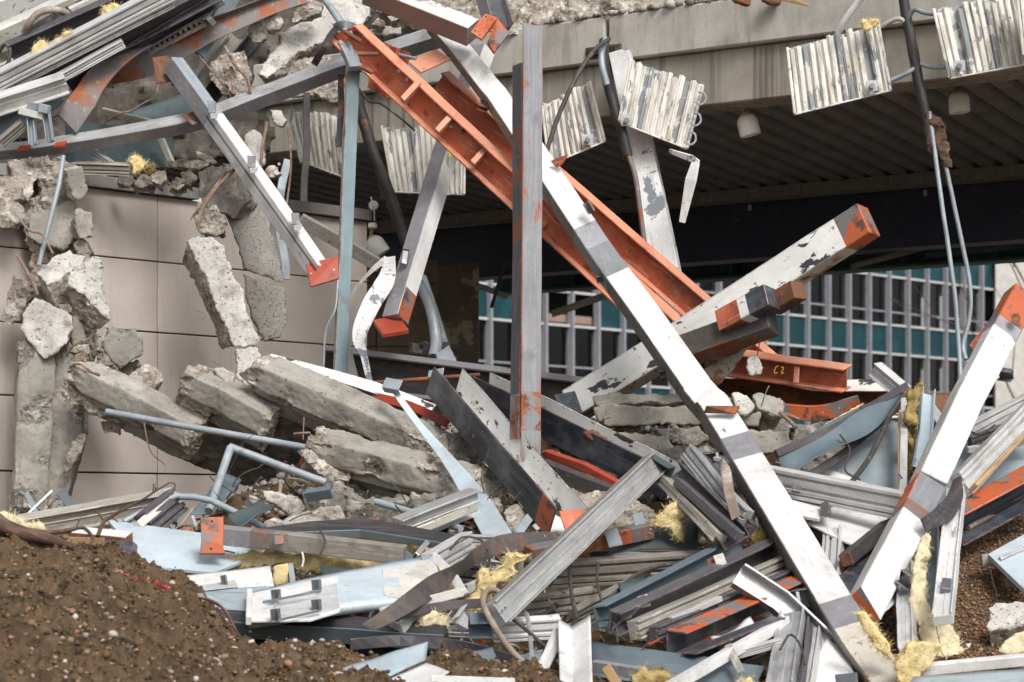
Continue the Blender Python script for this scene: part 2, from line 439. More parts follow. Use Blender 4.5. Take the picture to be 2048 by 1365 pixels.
mat('cream', (.52, .48, .41), .6, 0, [((.30, .23, .17), 3, .48, .2, {'k': .7}), ((.36, .15, .07), 6, .58, .02), (RUST, 7, .61, .02, {'h': -.5}), ((.16, .09, .05), 30, .64, .04)], bump=.3, edge=(RUST, .012, .45))
mat('dirty_white', (.55, .54, .50), .6, 0, [((.25, .22, .19), 4, .47, .25, {'k': .7, 'stretch': (1, 1, .4)}), (DIRT, 40, .62, .05), (PEEL, 7, .64, .012)], bump=.3)
mat('grime', (.22, .20, .175), .75, 0, [((.42, .40, .36), 6, .54, .15, {'stretch': LS, 'k': .7}), (DIRT, 16, .52, .2, {'k': .8}), (RUST, 20, .66, .04)], bump=.3)  # dirt tone; also carries shade on beam sides and gap mullions
mat('grey', (.235, .245, .262), .45, .35, [((.36, .37, .38), 5, .5, .2, {'stretch': LS, 'k': .6}), ((.42, .41, .40), 34, .63, .06, {'k': .6}), (ORG, 9, .70, .02), (RUST, 5, .66, .06, {'k': .8})], bump=.12, edge=(ORG, .008, .56))
mat('greysteel', (.27, .265, .285), .5, .25, [((.44, .42, .40), 26, .54, .12, {'k': .7, 'detail': 12, 'rgh': .75}), ((.16, .15, .16), 4, .5, .2, {'k': .6}), (RUST, 4.5, .64, .06, {'k': .8})], bump=.25)
mat('column', (.27, .28, .30), .42, .4, [((.36, .365, .375), 6, .46, .2, {'stretch': (9, 9, .5), 'k': .8}), ((.55, .52, .48), 44, .67, .03), ((.13, .135, .15), 5, .54, .15, {'k': .6}), ((.48, .11, .04), 9, .645, .015, {'stretch': (2, 2, .5)}), ((.42, .20, .13), 30, .65, .03), ((.30, .11, .055), 3, .60, .08, {'k': .8})], bump=.2, edge=((.50, .15, .06), .016, .42))
mat('column_dark', (.085, .09, .105), .45, .3, [((.19, .195, .21), 6, .5, .2, {'stretch': (9, 9, .5), 'k': .7}), ((.48, .12, .04), 8, .63, .02), ((.26, .09, .04), 3, .58, .08)], bump=.2, edge=((.52, .15, .05), .02, .36))  # shaded copy of the column paint for its left side
mat('navy', (.032, .037, .050), .34, .1, [((.20, .21, .23), 5, .47, .22, {'k': .6}), ((.10, .11, .13), 3, .5, .2, {'stretch': LS}), ((.45, .44, .43), 38, .675, .03), ((.50, .11, .035), 7.5, .665, .015), (RUST, 4, .67, .04)], bump=.2, edge=((.42, .13, .06), .01, .5))
mat('darkpaint', (.035, .034, .038), .5, .1, [((.10, .09, .085), 5, .5, .2, {'stretch': LS, 'k': .7}), ((.3, .28, .25), 45, .68, .04)], bump=.2)
mat('orange', (.49, .11, .05), .6, 0, [((.58, .25, .15), 5, .48, .2, {'k': .65}), ((.22, .05, .03), 3.0, .51, .14, {'k': .7}), ((.10, .045, .035), 12, .60, .05, {'k': .85}), ((.60, .36, .26), 8, .60, .04, {'k': .6, 'stretch': (4, 4, .5)}), ((.62, .44, .34), 50, .64, .04, {'k': .7}), ((.05, .035, .03), 40, .67, .02)], bump=.4, edge=((.56, .30, .20), .01, .5))
mat('orange_top', (.60, .25, .155), .6, 0, [((.60, .33, .22), 6, .48, .2, {'k': .7}), ((.36, .09, .05), 4, .56, .12, {'k': .7}), ((.15, .07, .05), 20, .65, .05)], bump=.3, edge=((.6, .36, .26), .01, .5))  # paler orange: faded top faces with light from above mixed in
mat('redplate', (.33, .048, .024), .5, 0, [((.25, .03, .02), 6, .52, .15, {'k': .6}), ((.12, .06, .04), 12, .63, .05), ((.5, .2, .12), 40, .68, .04)], bump=.3)
mat('orange_chip', (.43, .095, .032), .55, 0, [((.17, .15, .15), 4, .5, .03, {'h': -.4}), ((.10, .055, .04), 7, .56, .06), ((.5, .45, .4), 45, .67, .03)], bump=.35)
mat('rust', (.15, .065, .035), .8, 0, [((.32, .11, .04), 6, .52, .1), ((.05, .04, .038), 4, .55, .12), ((.30, .25, .22), 26, .63, .08, {'k': .6})], bump=.4)
mat('rustgrey', (.17, .155, .155), .6, .2, [((.28, .085, .03), 3.2, .505, .09), ((.40, .31, .27), 28, .60, .06, {'k': .7, 'detail': 12}), ((.10, .05, .03), 8, .62, .06)], bump=.3)
mat('darksteel', (.055, .05, .05), .65, .1, [((.17, .12, .10), 5, .5, .2, {'k': .7}), ((.25, .22, .2), 36, .62, .08, {'k': .6}), (RUST, 8, .63, .05)], bump=.35)
mat('blacktube', (.022, .021, .023), .6, 0, [((.14, .055, .03), 9, .60, .05), ((.2, .19, .18), 42, .67, .04)], bump=.5, bscale=40)
mat('brownrust', (.075, .04, .028), .9, 0, [((.18, .08, .04), 20, .5, .15), ((.02, .018, .018), 9, .55, .1)], bump=.8, bscale=40, bdist=.01)
# aluminium and sheet
mat('alu', (.40, .405, .41), .42, .45, [((.62, .62, .62), 4, .5, .15, {'stretch': LS, 'k': .7}), ((.20, .18, .165), 5, .56, .12, {'k': .6}), (DIRT, 40, .66, .04)], bump=.12, edge=((.7, .7, .69), .006, .42))
mat('alu_light', (.56, .56, .555), .42, .25, [((.78, .78, .77), 4, .5, .15, {'stretch': LS, 'k': .7}), ((.33, .29, .25), 4, .57, .12, {'k': .6}), (DIRT, 36, .66, .04)], bump=.12)
mat('alu_dark', (.085, .08, .09), .5, .2, [((.15, .14, .155), 5, .48, .2, {'stretch': LS, 'k': .7}), ((.35, .33, .30), 36, .68, .05), ((.20, .15, .11), 4, .62, .1, {'k': .5})], bump=.12, edge=((.3, .29, .3), .006, .45))
mat('alu_beige', (.33, .315, .28), .5, .1, [((.30, .19, .08), 4, .54, .12, {'k': .7, 'stretch': LS}), ((.6, .58, .52), 6, .55, .1, {'stretch': LS}), (DIRT, 30, .64, .05)], bump=.15)
mat('blue_sheet', (.31, .375, .41), .45, .05, [((.42, .46, .47), 2, .48, .2, {'k': .6}), ((.22, .26, .28), 5, .57, .12, {'k': .5, 'stretch': (1, 5, 1)}), (DIRT, 55, .70, .03, {'k': .8})], bump=.08)
mat('pale_sheet', (.46, .54, .59), .42, .05, [((.56, .61, .64), 2, .48, .2, {'k': .6}), ((.40, .42, .41), 4, .60, .12, {'k': .5}), ((.07, .05, .035), 46, .705, .02)], bump=.08)
mat('slate_sheet', (.115, .155, .18), .45, .05, [((.18, .225, .25), 2.5, .48, .2, {'k': .6}), ((.10, .11, .11), 5, .58, .12, {'k': .6}), (DIRT, 40, .68, .04)], bump=.08)
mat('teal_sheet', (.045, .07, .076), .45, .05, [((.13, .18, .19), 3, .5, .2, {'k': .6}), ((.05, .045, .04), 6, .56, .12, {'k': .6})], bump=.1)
mat('bluecol', (.155, .225, .25), .5, .05, [((.22, .29, .31), 5, .5, .2, {'stretch': LS, 'k': .6}), ((.09, .10, .10), 6, .63, .08, {'k': .7}), ((.4, .4, .37), 50, .69, .03)], bump=.15, edge=((.32, .29, .22), .006, .45))
mat('galv', (.30, .345, .38), .5, .2, [((.42, .46, .49), 9, .5, .15, {'k': .6}), ((.18, .17, .16), 7, .6, .08, {'k': .7})], bump=.2)
mat('white_sheet', (.66, .66, .655), .45, 0, [((.58, .56, .52), 3, .52, .2, {'k': .5}), (DIRT, 50, .69, .03), ((.40, .42, .44), 5, .645, .012, {'h': -.6})], bump=.15)
mat('sealant', (.42, .43, .43), .8, 0, [((.55, .55, .54), 8, .5, .15, {'stretch': (1, 6, 1)}), ((.25, .25, .25), 12, .6, .1)], bump=.5, bscale=40)
mat('clip', (.15, .16, .175), .45, .5, [((.28, .29, .3), 14, .55, .1)], bump=.1)
mat('wire', (.05, .045, .04), .6, 0, [((.2, .17, .14), 16, .58, .1)], bump=.2)
mat('hose', (.24, .19, .15), .55, 0, [((.4, .36, .32), 9, .5, .15), ((.08, .06, .05), 6, .58, .1)], bump=.2)
mat('whitetube', (.62, .62, .63), .4, 0, [((.3, .28, .25), 8, .6, .1)], bump=.1)
mat('purple_strip', (.055, .05, .058), .45, 0, [((.16, .14, .135), 4, .5, .2, {'k': .6})], bump=.1)
# concrete, stone
CR = {'vor': 1}
mat('formed', (.29, .275, .243), .85, 0, [((.42, .405, .368), 3, .46, .22, {'k': .8}), ((.14, .125, .10), 2.6, .52, .16, {'k': .75}), ((.20, .17, .12), 9, .55, .12, {'k': .6}), ((.07, .06, .05), 22, .12, .03, CR), ((.05, .045, .04), 38, .66, .02, {'h': -.8}), ((.45, .43, .39), 70, .62, .05, {'k': .6})], bump=.8, bscale=90, bdist=.008, spec=.2)
mat('cf_bright', (.45, .435, .405), .9, 0, [((.58, .56, .53), 6, .48, .15), ((.27, .25, .22), 9, .54, .1, {'k': .8}), ((.09, .08, .07), 40, .63, .03, {'h': -.8}), ((.14, .13, .12), 85, .61, .03, {'h': -.4}), ((.33, .27, .20), 3, .58, .12, {'k': .5})], bump=.8, bscale=80, bdist=.008, spec=.2)
mat('broken', (.33, .295, .25), .95, 0, [((.54, .505, .45), 11, .5, .1, {'h': .5}), ((.13, .105, .08), 8, .52, .1, {'k': .85, 'h': -.5}), ((.30, .19, .12), 4, .62, .06, {'k': .6}), ((.62, .60, .56), 34, .14, .06, CR), ((.08, .07, .06), 55, .66, .03, {'h': -.9})], bump=.9, bscale=60, bdist=.012, spec=.15)
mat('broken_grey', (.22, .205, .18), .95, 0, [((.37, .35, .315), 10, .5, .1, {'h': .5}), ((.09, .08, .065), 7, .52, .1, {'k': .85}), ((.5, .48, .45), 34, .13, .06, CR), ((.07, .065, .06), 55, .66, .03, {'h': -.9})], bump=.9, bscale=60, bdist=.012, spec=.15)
mat('cf_stipple', (.30, .285, .26), .95, 0, [((.40, .385, .36), 5, .5, .2, {'k': .6}), ((.12, .11, .10), 95, .59, .05, {'h': -.7}), ((.47, .45, .42), 80, .62, .04)], bump=1.0, bscale=120, bdist=.01, spec=.15)
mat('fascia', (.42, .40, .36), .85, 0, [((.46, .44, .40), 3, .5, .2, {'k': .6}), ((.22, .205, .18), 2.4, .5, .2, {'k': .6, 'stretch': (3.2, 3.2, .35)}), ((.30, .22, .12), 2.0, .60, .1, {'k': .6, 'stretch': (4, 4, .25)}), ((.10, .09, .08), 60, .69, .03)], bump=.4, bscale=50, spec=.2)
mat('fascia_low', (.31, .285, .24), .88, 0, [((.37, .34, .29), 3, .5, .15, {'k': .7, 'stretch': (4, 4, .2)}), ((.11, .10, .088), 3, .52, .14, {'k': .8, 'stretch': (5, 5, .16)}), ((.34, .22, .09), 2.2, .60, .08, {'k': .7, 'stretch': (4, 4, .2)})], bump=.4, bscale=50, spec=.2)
mat('wallpanel', (.505, .445, .40), .8, 0, [((.55, .48, .44), 1.6, .48, .2, {'k': .7}), ((.38, .32, .285), 3.5, .55, .16, {'k': .45, 'stretch': (6, 6, .35)}), ((.14, .12, .105), 85, .71, .02, {'k': .6})], bump=.12, spec=.2, vscale=1.2, dirt=.10)
mat('wallback', (.30, .235, .175), .85, 0, [((.2, .155, .115), 3, .54, .14, {'k': .6})], bump=.2, spec=.2)
mat('pier', (.15, .125, .09), .9, 0, [((.40, .35, .26), 3.2, .555, .03, {'h': .8}), ((.08, .068, .05), 5, .55, .12)], bump=.6, spec=.2)
mat('coping', (.25, .235, .225), .6, .2, [((.35, .33, .31), 5, .5, .2, {'k': .6, 'stretch': LS}), (DIRT, 30, .62, .06)], bump=.15)
mat('deck', (.19, .19, .195), .75, .1, [((.26, .255, .24), 2, .5, .2, {'k': .6}), ((.12, .11, .10), 5, .56, .12, {'k': .7})], bump=.2, spec=.2)
mat('blackbeam', (.030, .037, .066), .55, 0, [((.06, .055, .05), 4, .58, .12, {'k': .6, 'stretch': (6, 6, .3)}), ((.3, .28, .25), 34, .70, .02), ((.16, .09, .05), 9, .66, .04)], bump=.2, spec=.4, dirt=.15)
mat('tealsteel', (.05, .125, .13), .6, 0, [((.06, .13, .135), 3, .5, .2, {'k': .6}), ((.22, .2, .15), 8, .66, .04), (RUST, 6, .65, .04)], bump=.25, spec=.25)
mat('ribpaint', (.74, .72, .67), .7, 0, [((.50, .45, .37), 10, .49, .1, {'k': .8, 'stretch': (1, 1, .5)}), ((.25, .27, .29), 6, .585, .01, {'h': -.8, 'stretch': (1, 1, .45)}), (DIRT, 26, .65, .04)], bump=.5, bdist=.006)
mat('ribgrey', (.27, .29, .30), .6, .1, [((.6, .58, .54), 6, .52, .02, {'h': .6})], bump=.3)
mat('insul', (.66, .53, .27), 1.0, 0, [((.72, .62, .38), 8, .46, .2), ((.50, .35, .14), 7, .57, .14, {'k': .8}), ((.40, .28, .12), 30, .63, .08, {'k': .5})], bump=1.0, bscale=95, bdist=.012, spec=.0)
mat('insul_dirty', (.36, .27, .11), 1.0, 0, [((.5, .4, .2), 12, .52, .15), ((.09, .065, .03), 8, .53, .12, {'k': .9})], bump=1.0, bscale=95, bdist=.012, spec=.0)
mat('insul_pale', (.62, .54, .36), 1.0, 0, [((.72, .64, .44), 6, .48, .15), ((.36, .29, .17), 7, .58, .1, {'k': .8})], bump=1.0, bscale=95, bdist=.012, spec=.0)
mat('soil', (.105, .069, .041), 1.0, 0, [((.135, .098, .063), 14, .5, .15), ((.04, .029, .019), 9, .53, .12), ((.24, .18, .12), 60, .63, .05), ((.045, .033, .022), 2.2, .52, .14, {'k': .7})], bump=1.0, bscale=90, bdist=.02, spec=.1)
mat('gravelbed', (.10, .065, .04), 1.0, 0, [((.2, .13, .08), 60, .5, .1), ((.03, .02, .015), 40, .55, .1)], bump=1.0, bscale=120, bdist=.015, spec=.1)
mat('ground', (.12, .10, .08), 1.0, 0, [((.2, .17, .13), 2, .5, .2)], bump=.4, bscale=20, spec=.1)
mat('bark', (.085, .048, .036), .9, 0, [((.18, .10, .07), 12, .5, .15, {'stretch': (3, 3, .6)}), ((.03, .02, .016), 16, .56, .1, {'stretch': (3, 3, .5)})], bump=.8, bscale=60, bdist=.008)
mat('wood', (.42, .26, .12), .8, 0, [((.28, .16, .07), 6, .52, .1, {'stretch': (8, 8, .6)})], bump=.3)
mat('rebar', (.20, .13, .095), .85, 0, [((.34, .26, .21), 20, .5, .15), ((.09, .05, .03), 12, .56, .1)], bump=.6, bscale=120)
mat('lampglass', (.84, .82, .76), .35, 0, [((.5, .47, .4), 6, .55, .15, {'k': .5})], bump=.05)
mat('brasscap', (.42, .33, .15), .7, 0, [((.2, .15, .08), 14, .55, .1)], bump=.4)
mat('yellowmark', (.55, .36, .05), .8, 0, bump=.2)
mat('greenmark', (.42, .62, .05), .8, 0, bump=.1)
mat('redtape', (.55, .03, .05), .5, 0, bump=.1)
mat('bgteal', (.004, .036, .046), .5, 0, [((.010, .07, .085), 1.2, .5, .2)], bump=.05)
mat('bgframe', (.245, .25, .275), .6, 0, bump=0)
mat('bgwhite', (.45, .45, .45), .7, 0, bump=0)
mat('bgroom', (.03, .027, .025), .9, 0, [((.08, .07, .06), .5, .5, .2)], bump=0)
mat('bgwall', (.50, .48, .45), .9, 0, [((.40, .37, .34), .4, .5, .2)], bump=0)
mat('bgpink', (.27, .18, .15), .8, 0, bump=0)
mat('bgconc', (.28, .25, .2), .9, 0, [((.2, .17, .13), .8, .5, .2)], bump=.1)
def glass():
    m = bpy.data.materials.new('window_glass'); m.use_nodes = True; t = m.node_tree
    out = t.nodes['Material Output']; t.nodes.remove(t.nodes['Principled BSDF'])
    tr = t.nodes.new('ShaderNodeBsdfTransparent'); tr.inputs[0].default_value = (.7, .72, .72, 1)
    gl = t.nodes.new('ShaderNodeBsdfGlossy'); gl.inputs['Roughness'].default_value = .03
    fr = t.nodes.new('ShaderNodeFresnel'); fr.inputs[0].default_value = 1.5
    mx = t.nodes.new('ShaderNodeMixShader'); t.links.new(fr.outputs[0], mx.inputs[0]); t.links.new(tr.outputs[0], mx.inputs[1]); t.links.new(gl.outputs[0], mx.inputs[2])
    t.links.new(mx.outputs[0], out.inputs[0]); M['glass'] = m
glass()
def pebblemat(name, cols, rough=.85):
    m = bpy.data.materials.new(name); m.use_nodes = True; t = m.node_tree; b = t.nodes['Principled BSDF']
    at = t.nodes.new('ShaderNodeAttribute'); at.attribute_name = 'tone'
    r = t.nodes.new('ShaderNodeValToRGB'); r.color_ramp.interpolation = 'CONSTANT'
    e = r.color_ramp.elements
    while len(e) < len(cols): e.new(.5)
    for i, c in enumerate(cols): e[i].position = i / len(cols); e[i].color = (*c, 1)
    t.links.new(at.outputs['Fac'], r.inputs[0]); t.links.new(r.outputs[0], b.inputs['Base Color'])
    b.inputs['Roughness'].default_value = rough; b.inputs['Specular IOR Level'].default_value = .2
    M[name] = m
pebblemat('clods', [(0.091, 0.056, 0.032), (0.068, 0.042, 0.025), (0.129, 0.08, 0.047), (0.053, 0.033, 0.021), (0.106, 0.067, 0.039), (0.083, 0.052, 0.029), (0.181, 0.115, 0.067), (0.06, 0.039, 0.023), (0.227, 0.125, 0.07), (0.121, 0.076, 0.044), (0.302, 0.215, 0.147), (0.083, 0.053, 0.03), (0.212, 0.132, 0.058), (0.099, 0.063, 0.036), (0.288, 0.16, 0.096), (0.077, 0.047, 0.028), (0.058, 0.036, 0.021), (0.11, 0.068, 0.04), (0.045, 0.028, 0.018), (0.091, 0.057, 0.033), (0.071, 0.044, 0.025), (0.155, 0.098, 0.057), (0.052, 0.033, 0.019), (0.194, 0.106, 0.06), (0.103, 0.065, 0.037), (0.258, 0.183, 0.125), (0.071, 0.044, 0.026), (0.18, 0.112, 0.049), (0.084, 0.054, 0.03), (0.244, 0.136, 0.082), (0.403, 0.33, 0.266)])
pebblemat('pebbles', [(.26, .13, .065), (.16, .085, .05), (.34, .2, .11), (.10, .06, .04), (.40, .28, .18), (.2, .10, .05), (.06, .045, .04), (.28, .15, .085), (.17, .10, .06), (.22, .17, .13), (.34, .16, .08), (.12, .10, .09)])
pebblemat('crumbs', [(.30, .275, .24), (.2, .18, .155), (.40, .375, .34), (.13, .115, .1), (.27, .24, .2), (.34, .3, .25)])

mat('column_rust', (.225, .235, .255), .45, .35, [((.34, .345, .355), 6, .48, .2, {'stretch': (9, 9, .5), 'k': .7}), ((.33, .12, .05), 5, .49, .05), ((.20, .07, .03), 9, .54, .06), ((.50, .13, .05), 13, .62, .02)], bump=.2, edge=((.50, .13, .05), .012, .45))
mat('white_bigpeel', (.66, .66, .655), .5, 0, [(PEEL, 2.2, .52, .008, {'h': -1.2, 'detail': 14, 'rgh': .68, 'dist': .3}), (RUST, 16, .72, .02)], bump=.35, dirt=.2)
mat('deep_rubble', (.085, .075, .065), .95, 0, [((.15, .135, .12), 8, .5, .12), ((.04, .035, .03), 5, .53, .12)], bump=.9, bscale=60, bdist=.012, spec=.1)  # near-black rubble, shade of the gaps put into the colour
pebblemat('scraps', [(.42, .43, .44), (.10, .10, .11), (.62, .62, .60), (.24, .28, .31), (.06, .055, .06), (.33, .30, .25), (.17, .09, .05), (.5, .5, .49), (.14, .15, .16), (.38, .11, .05)], .5)
pebblemat('stones', [(.30, .22, .16), (.22, .14, .10), (.40, .35, .29), (.16, .12, .09), (.34, .20, .14), (.26, .24, .21), (.48, .45, .41), (.2, .16, .11)])
# ---------------------------------------------------------------- ground, soil bank, heap, gravel
import numpy as np
def lerp_tab(T, x):
    if x <= T[0][0]: return T[0][1]
    for (a, b), (c, d) in zip(T, T[1:]):
        if x <= c: return b + (d - b) * (x - a) / (c - a)
    return T[-1][1]
def grid_obj(name, fn, nu, nv, mat, **kw):
    V = [fn(i / nu, j / nv) for j in range(nv + 1) for i in range(nu + 1)]
    Fc = [(j * (nu + 1) + i, j * (nu + 1) + i + 1, (j + 1) * (nu + 1) + i + 1, (j + 1) * (nu + 1) + i) for j in range(nv) for i in range(nu)]
    me = bpy.data.meshes.new(name); me.from_pydata(V, [], Fc); me.shade_smooth()
    return obj(name, me, mats=[M[mat]], **kw)
def scatter(name, pts, sizes, mat, squash=.75, **kw):
    bm = bmesh.new(); bmesh.ops.create_icosphere(bm, subdivisions=1, radius=1)
    tv = np.array([v.co[:] for v in bm.verts]); tf = np.array([[v.index for v in f.verts] for f in bm.faces]); bm.free()
    rng = np.random.default_rng(len(pts)); n = len(pts); k = len(tv)
    S = np.array(sizes)[:, None, None] * (1 + rng.uniform(-.35, .35, (n, 1, 3))) * np.array([1, 1, squash])
    J = 1 + rng.uniform(-.3, .3, (n, k, 1))
    ax = rng.uniform(0, 6.28, n); c, s = np.cos(ax), np.sin(ax)
    L = tv[None] * J * S
    X = L[..., 0] * c[:, None] - L[..., 1] * s[:, None]; Y = L[..., 0] * s[:, None] + L[..., 1] * c[:, None]
    tl = rng.uniform(-.7, .7, n); c2, s2 = np.cos(tl)[:, None], np.sin(tl)[:, None]
    Y2 = Y * c2 - L[..., 2] * s2; Z2 = Y * s2 + L[..., 2] * c2
    V = np.stack([X, Y2, Z2], -1) + np.array(pts)[:, None, :]
    Fa = (tf[None] + (np.arange(n) * k)[:, None, None]).reshape(-1, 3)
    me = bpy.data.meshes.new(name); me.vertices.add(n * k); me.vertices.foreach_set('co', V.reshape(-1).astype(np.float32))
    me.loops.add(len(Fa) * 3); me.loops.foreach_set('vertex_index', Fa.reshape(-1).astype(np.int32))
    me.polygons.add(len(Fa)); me.polygons.foreach_set('loop_start', np.arange(0, len(Fa) * 3, 3, dtype=np.int32))
    me.update(calc_edges=True); me.validate()
    a = me.attributes.new('tone', 'FLOAT', 'POINT'); a.data.foreach_set('value', np.repeat(rng.uniform(0, .999, n), k).astype(np.float32))
    return obj(name, me, mats=[M[mat]], **kw)

g = obj('ground', None) if False else None
me = bpy.data.meshes.new('ground'); me.from_pydata([(-900, -40, 0), (900, -40, 0), (900, 1500, 0), (-900, 1500, 0)], [], [(0, 1, 2, 3)])
obj('ground', me, mats=[M['ground']], kind='structure')

CREST = [(-300, 1040), (-80, 1052), (0, 1064), (60, 1074), (130, 1086), (215, 1090), (260, 1116), (310, 1146), (370, 1170), (405, 1193), (440, 1238), (480, 1278), (530, 1308), (590, 1300), (650, 1300),
         (720, 1318), (800, 1334), (900, 1332), (1000, 1334), (1080, 1346), (1150, 1372), (1250, 1390), (1400, 1430), (1700, 1480)]
def mound(px, s):
    yc = lerp_tab(CREST, px); dc = 12.0 - .35 * min(1, max(0, (px - 400) / 400))
    if s <= 1:
        d = 7.0 + (dc - 7.0) * s; y = 1620 + (yc - 1620) * s ** .85
        p = P(px, y, d)
    else:
        d = dc + (s - 1) * 3.0; p = P(px, yc, dc); z = p.z - (s - 1) * 2.2
        p = P(px, yc, d); p.z = max(z, .05)
    return p
def mound_n(u, v):
    p = mound(-260 + 1960 * u, 1.5 * v)
    h = .07 * noise.fractal(p * 2.2, 1, 2, 4) + .085 * max(0, noise.noise(p * 6.5)) + .05 * max(0, noise.noise(p * 13)) + .04 * noise.fractal(p * 15, .7, 2.1, 5)
    return p + Vector((0, -.3, .95)) * h
soil = grid_obj('soil_bank', mound_n, 380, 230, 'soil', label='bank of dark brown soil in front of the debris', cat='soil', kind='structure')
rng = random.Random(3); pts = []; sz = []
for _ in range(28000):
    u, v = rng.random(), rng.random() ** .8 * .72
    q = mound_n(u, v)
    r = .0035 + .010 * rng.random() ** 3 if rng.random() < .991 else rng.uniform(.014, .03)
    pts.append((q.x, q.y, q.z + r * .2)); sz.append(r)
scatter('soil_clods', pts, sz, 'clods', kind='stuff', label='loose clods and small stones lying on the soil bank', cat='soil')

rng = random.Random(31); pts = []; sz = []
for _ in range(900):
    q = mound_n(rng.random(), rng.random() ** .8 * .7); r = .006 + .016 * rng.random() ** 2.5
    pts.append((q.x, q.y, q.z + r * .35)); sz.append(r)
scatter('soil_stones', pts, sz, 'stones', kind='stuff', label='small tan and pink stones dotted over the soil bank', cat='gravel')
HC = [(-200, 1062), (200, 1066), (380, 1062), (520, 985), (640, 905), (760, 862), (1000, 850), (1600, 870), (1750, 860), (2300, 890)]
DI = [(11.4, 1500), (12.2, 1365), (13.3, 1200), (14.4, 1050), (15.4, 900), (16.0, 800), (16.4, 700)]
def heap(u, v):
    px = -180 + 3200 * u; d = 11.2 + 8.3 * v
    yc = lerp_tab(HC, px); y = lerp_tab(DI, d - .85)
    if y >= yc: p = P(px, y, d)
    else:
        dc = D(yc) + .85; p = P(px, yc, dc); z = p.z - max(0, d - dc - .5) * 1.1
        p = P(px, yc, d); p.z = z
    p.z = max(p.z, .03) + .07 * noise.fractal(p * 2.6, 1, 2, 4) + .03 * noise.fractal(p * 12, 1, 2, 3)
    return p
grid_obj('rubble_ground', heap, 330, 160, 'soil', kind='structure')
rng = random.Random(5); pts = []; sz = []
for _ in range(3500):
    u, v = rng.random(), rng.uniform(.05, .72)
    q = heap(u, v); r = .006 + .022 * rng.random() ** 3
    pts.append((q.x, q.y - .01, q.z + r * .4)); sz.append(r)
for _ in range(1200):
    u, v = rng.uniform(.21, .5), rng.uniform(.42, .66)
    q = heap(u, v); r = .01 + .035 * rng.random() ** 3
    pts.append((q.x, q.y - .02, q.z + r * .4)); sz.append(r)
scatter('rubble_crumbs', pts, sz, 'crumbs', kind='stuff', label='grey concrete crumbs and dust strewn through the heap', cat='rubble')

def grav(u, v):
    px = 1670 + 900 * u; y = 1420 - 440 * v
    d = D(y) + .12
    p = P(px, y, d); p.z += .02 * noise.fractal(p * 4, 1, 2, 3); p.y += .012 * noise.noise(p * 9)
    return p
grid_obj('gravel_bed', grav, 100, 60, 'gravelbed', kind='structure')
# shards of thin metal lost in the gaps
rs = np.random.default_rng(21); V = []; Fc = []; tone = []
for k in range(2600):
    if k < 2000:
        q = heap(rs.uniform(.15, .80), rs.uniform(.08, .66)); q.y -= rs.uniform(-.1, .16); q.z += rs.uniform(0, .06)
    else:
        q = heap(rs.uniform(.07, .38), rs.uniform(.2, .5)); q.y -= rs.uniform(.0, .25); q.z += rs.uniform(0, .1)
    lx, ly, lz = rs.uniform(.03, .2) * (2.6 if rs.random() < .22 else 1), rs.uniform(.006, .032), rs.uniform(.001, .008)
    from mathutils import Euler
    e = Euler((rs.uniform(-1.2, 1.2), rs.uniform(-.9, .9), rs.uniform(0, 6.28))).to_matrix(); b0 = len(V); bend = rs.uniform(-.25, .25) * lx
    for sx in (-1, 0, 1):
        for sy, sz_ in ((-1, -1), (1, -1), (1, 1), (-1, 1)):
            V.append(tuple(q + e @ Vector((sx * lx / 2, sy * ly / 2, sz_ * lz / 2 + (bend if sx == 0 else 0)))))
    for r in (0, 4):
        for j in range(4): Fc.append((b0 + r + j, b0 + r + (j + 1) % 4, b0 + r + 4 + (j + 1) % 4, b0 + r + 4 + j))
    Fc += [(b0 + 3, b0 + 2, b0 + 1, b0), (b0 + 8, b0 + 9, b0 + 10, b0 + 11)]
    tone += [rs.uniform(0, .999)] * 12
me = bpy.data.meshes.new('metal_shards'); me.from_pydata(V, [], Fc); a_ = me.attributes.new('tone', 'FLOAT', 'POINT'); a_.data.foreach_set('value', tone)
obj('metal_shards', me, mats=[M['scraps']], kind='stuff', label='countless small metal shards lost in the gaps of the heap', cat='scrap')
V = []; Fc = []
for k in range(110):
    q = heap(rs.uniform(.15, .69), rs.uniform(.1, .62)); q.y -= rs.uniform(.1, .5); q.z += rs.uniform(0, .2)
    d_ = Vector((rs.uniform(-1, 1), rs.uniform(-.5, .3), rs.uniform(-.6, .8))).normalized(); r_ = rs.uniform(.002, .005); st = rs.uniform(.03, .07)
    for j in range(9):
        for a in range(5): V.append(tuple(q + Vector((math.cos(a * 1.2566) * r_, 0, math.sin(a * 1.2566) * r_)) + Vector((0, math.cos(a * 1.2566) * r_, 0)) * .6))
        if j:
            b0 = len(V) - 10
            for a in range(5): Fc.append((b0 + a, b0 + (a + 1) % 5, b0 + 5 + (a + 1) % 5, b0 + 5 + a))
        q = q + d_ * st; d_ = (d_ + Vector((rs.uniform(-1, 1), rs.uniform(-.6, .6), rs.uniform(-1, .7))) * .45).normalized()
me = bpy.data.meshes.new('wire_tangle'); me.from_pydata(V, [], Fc); me.shade_smooth()
obj('wire_tangle', me, mats=[M['wire']], kind='stuff', label='loose tangle of thin wires caught in the heap', cat='wire')
rng = random.Random(8); pts = []; sz = []
for _ in range(21000):
    u, v = rng.random() ** 1.35, rng.random()
    q = grav(u, v); r = .0048 + .0058 * rng.random() ** 1.6
    pts.append((q.x, q.y - r * .6, q.z + r * .5)); sz.append(r)
scatter('gravel', pts, sz, 'pebbles', kind='stuff', label='rusty brown pebbles of the ballast layer beside the white beam', cat='gravel')

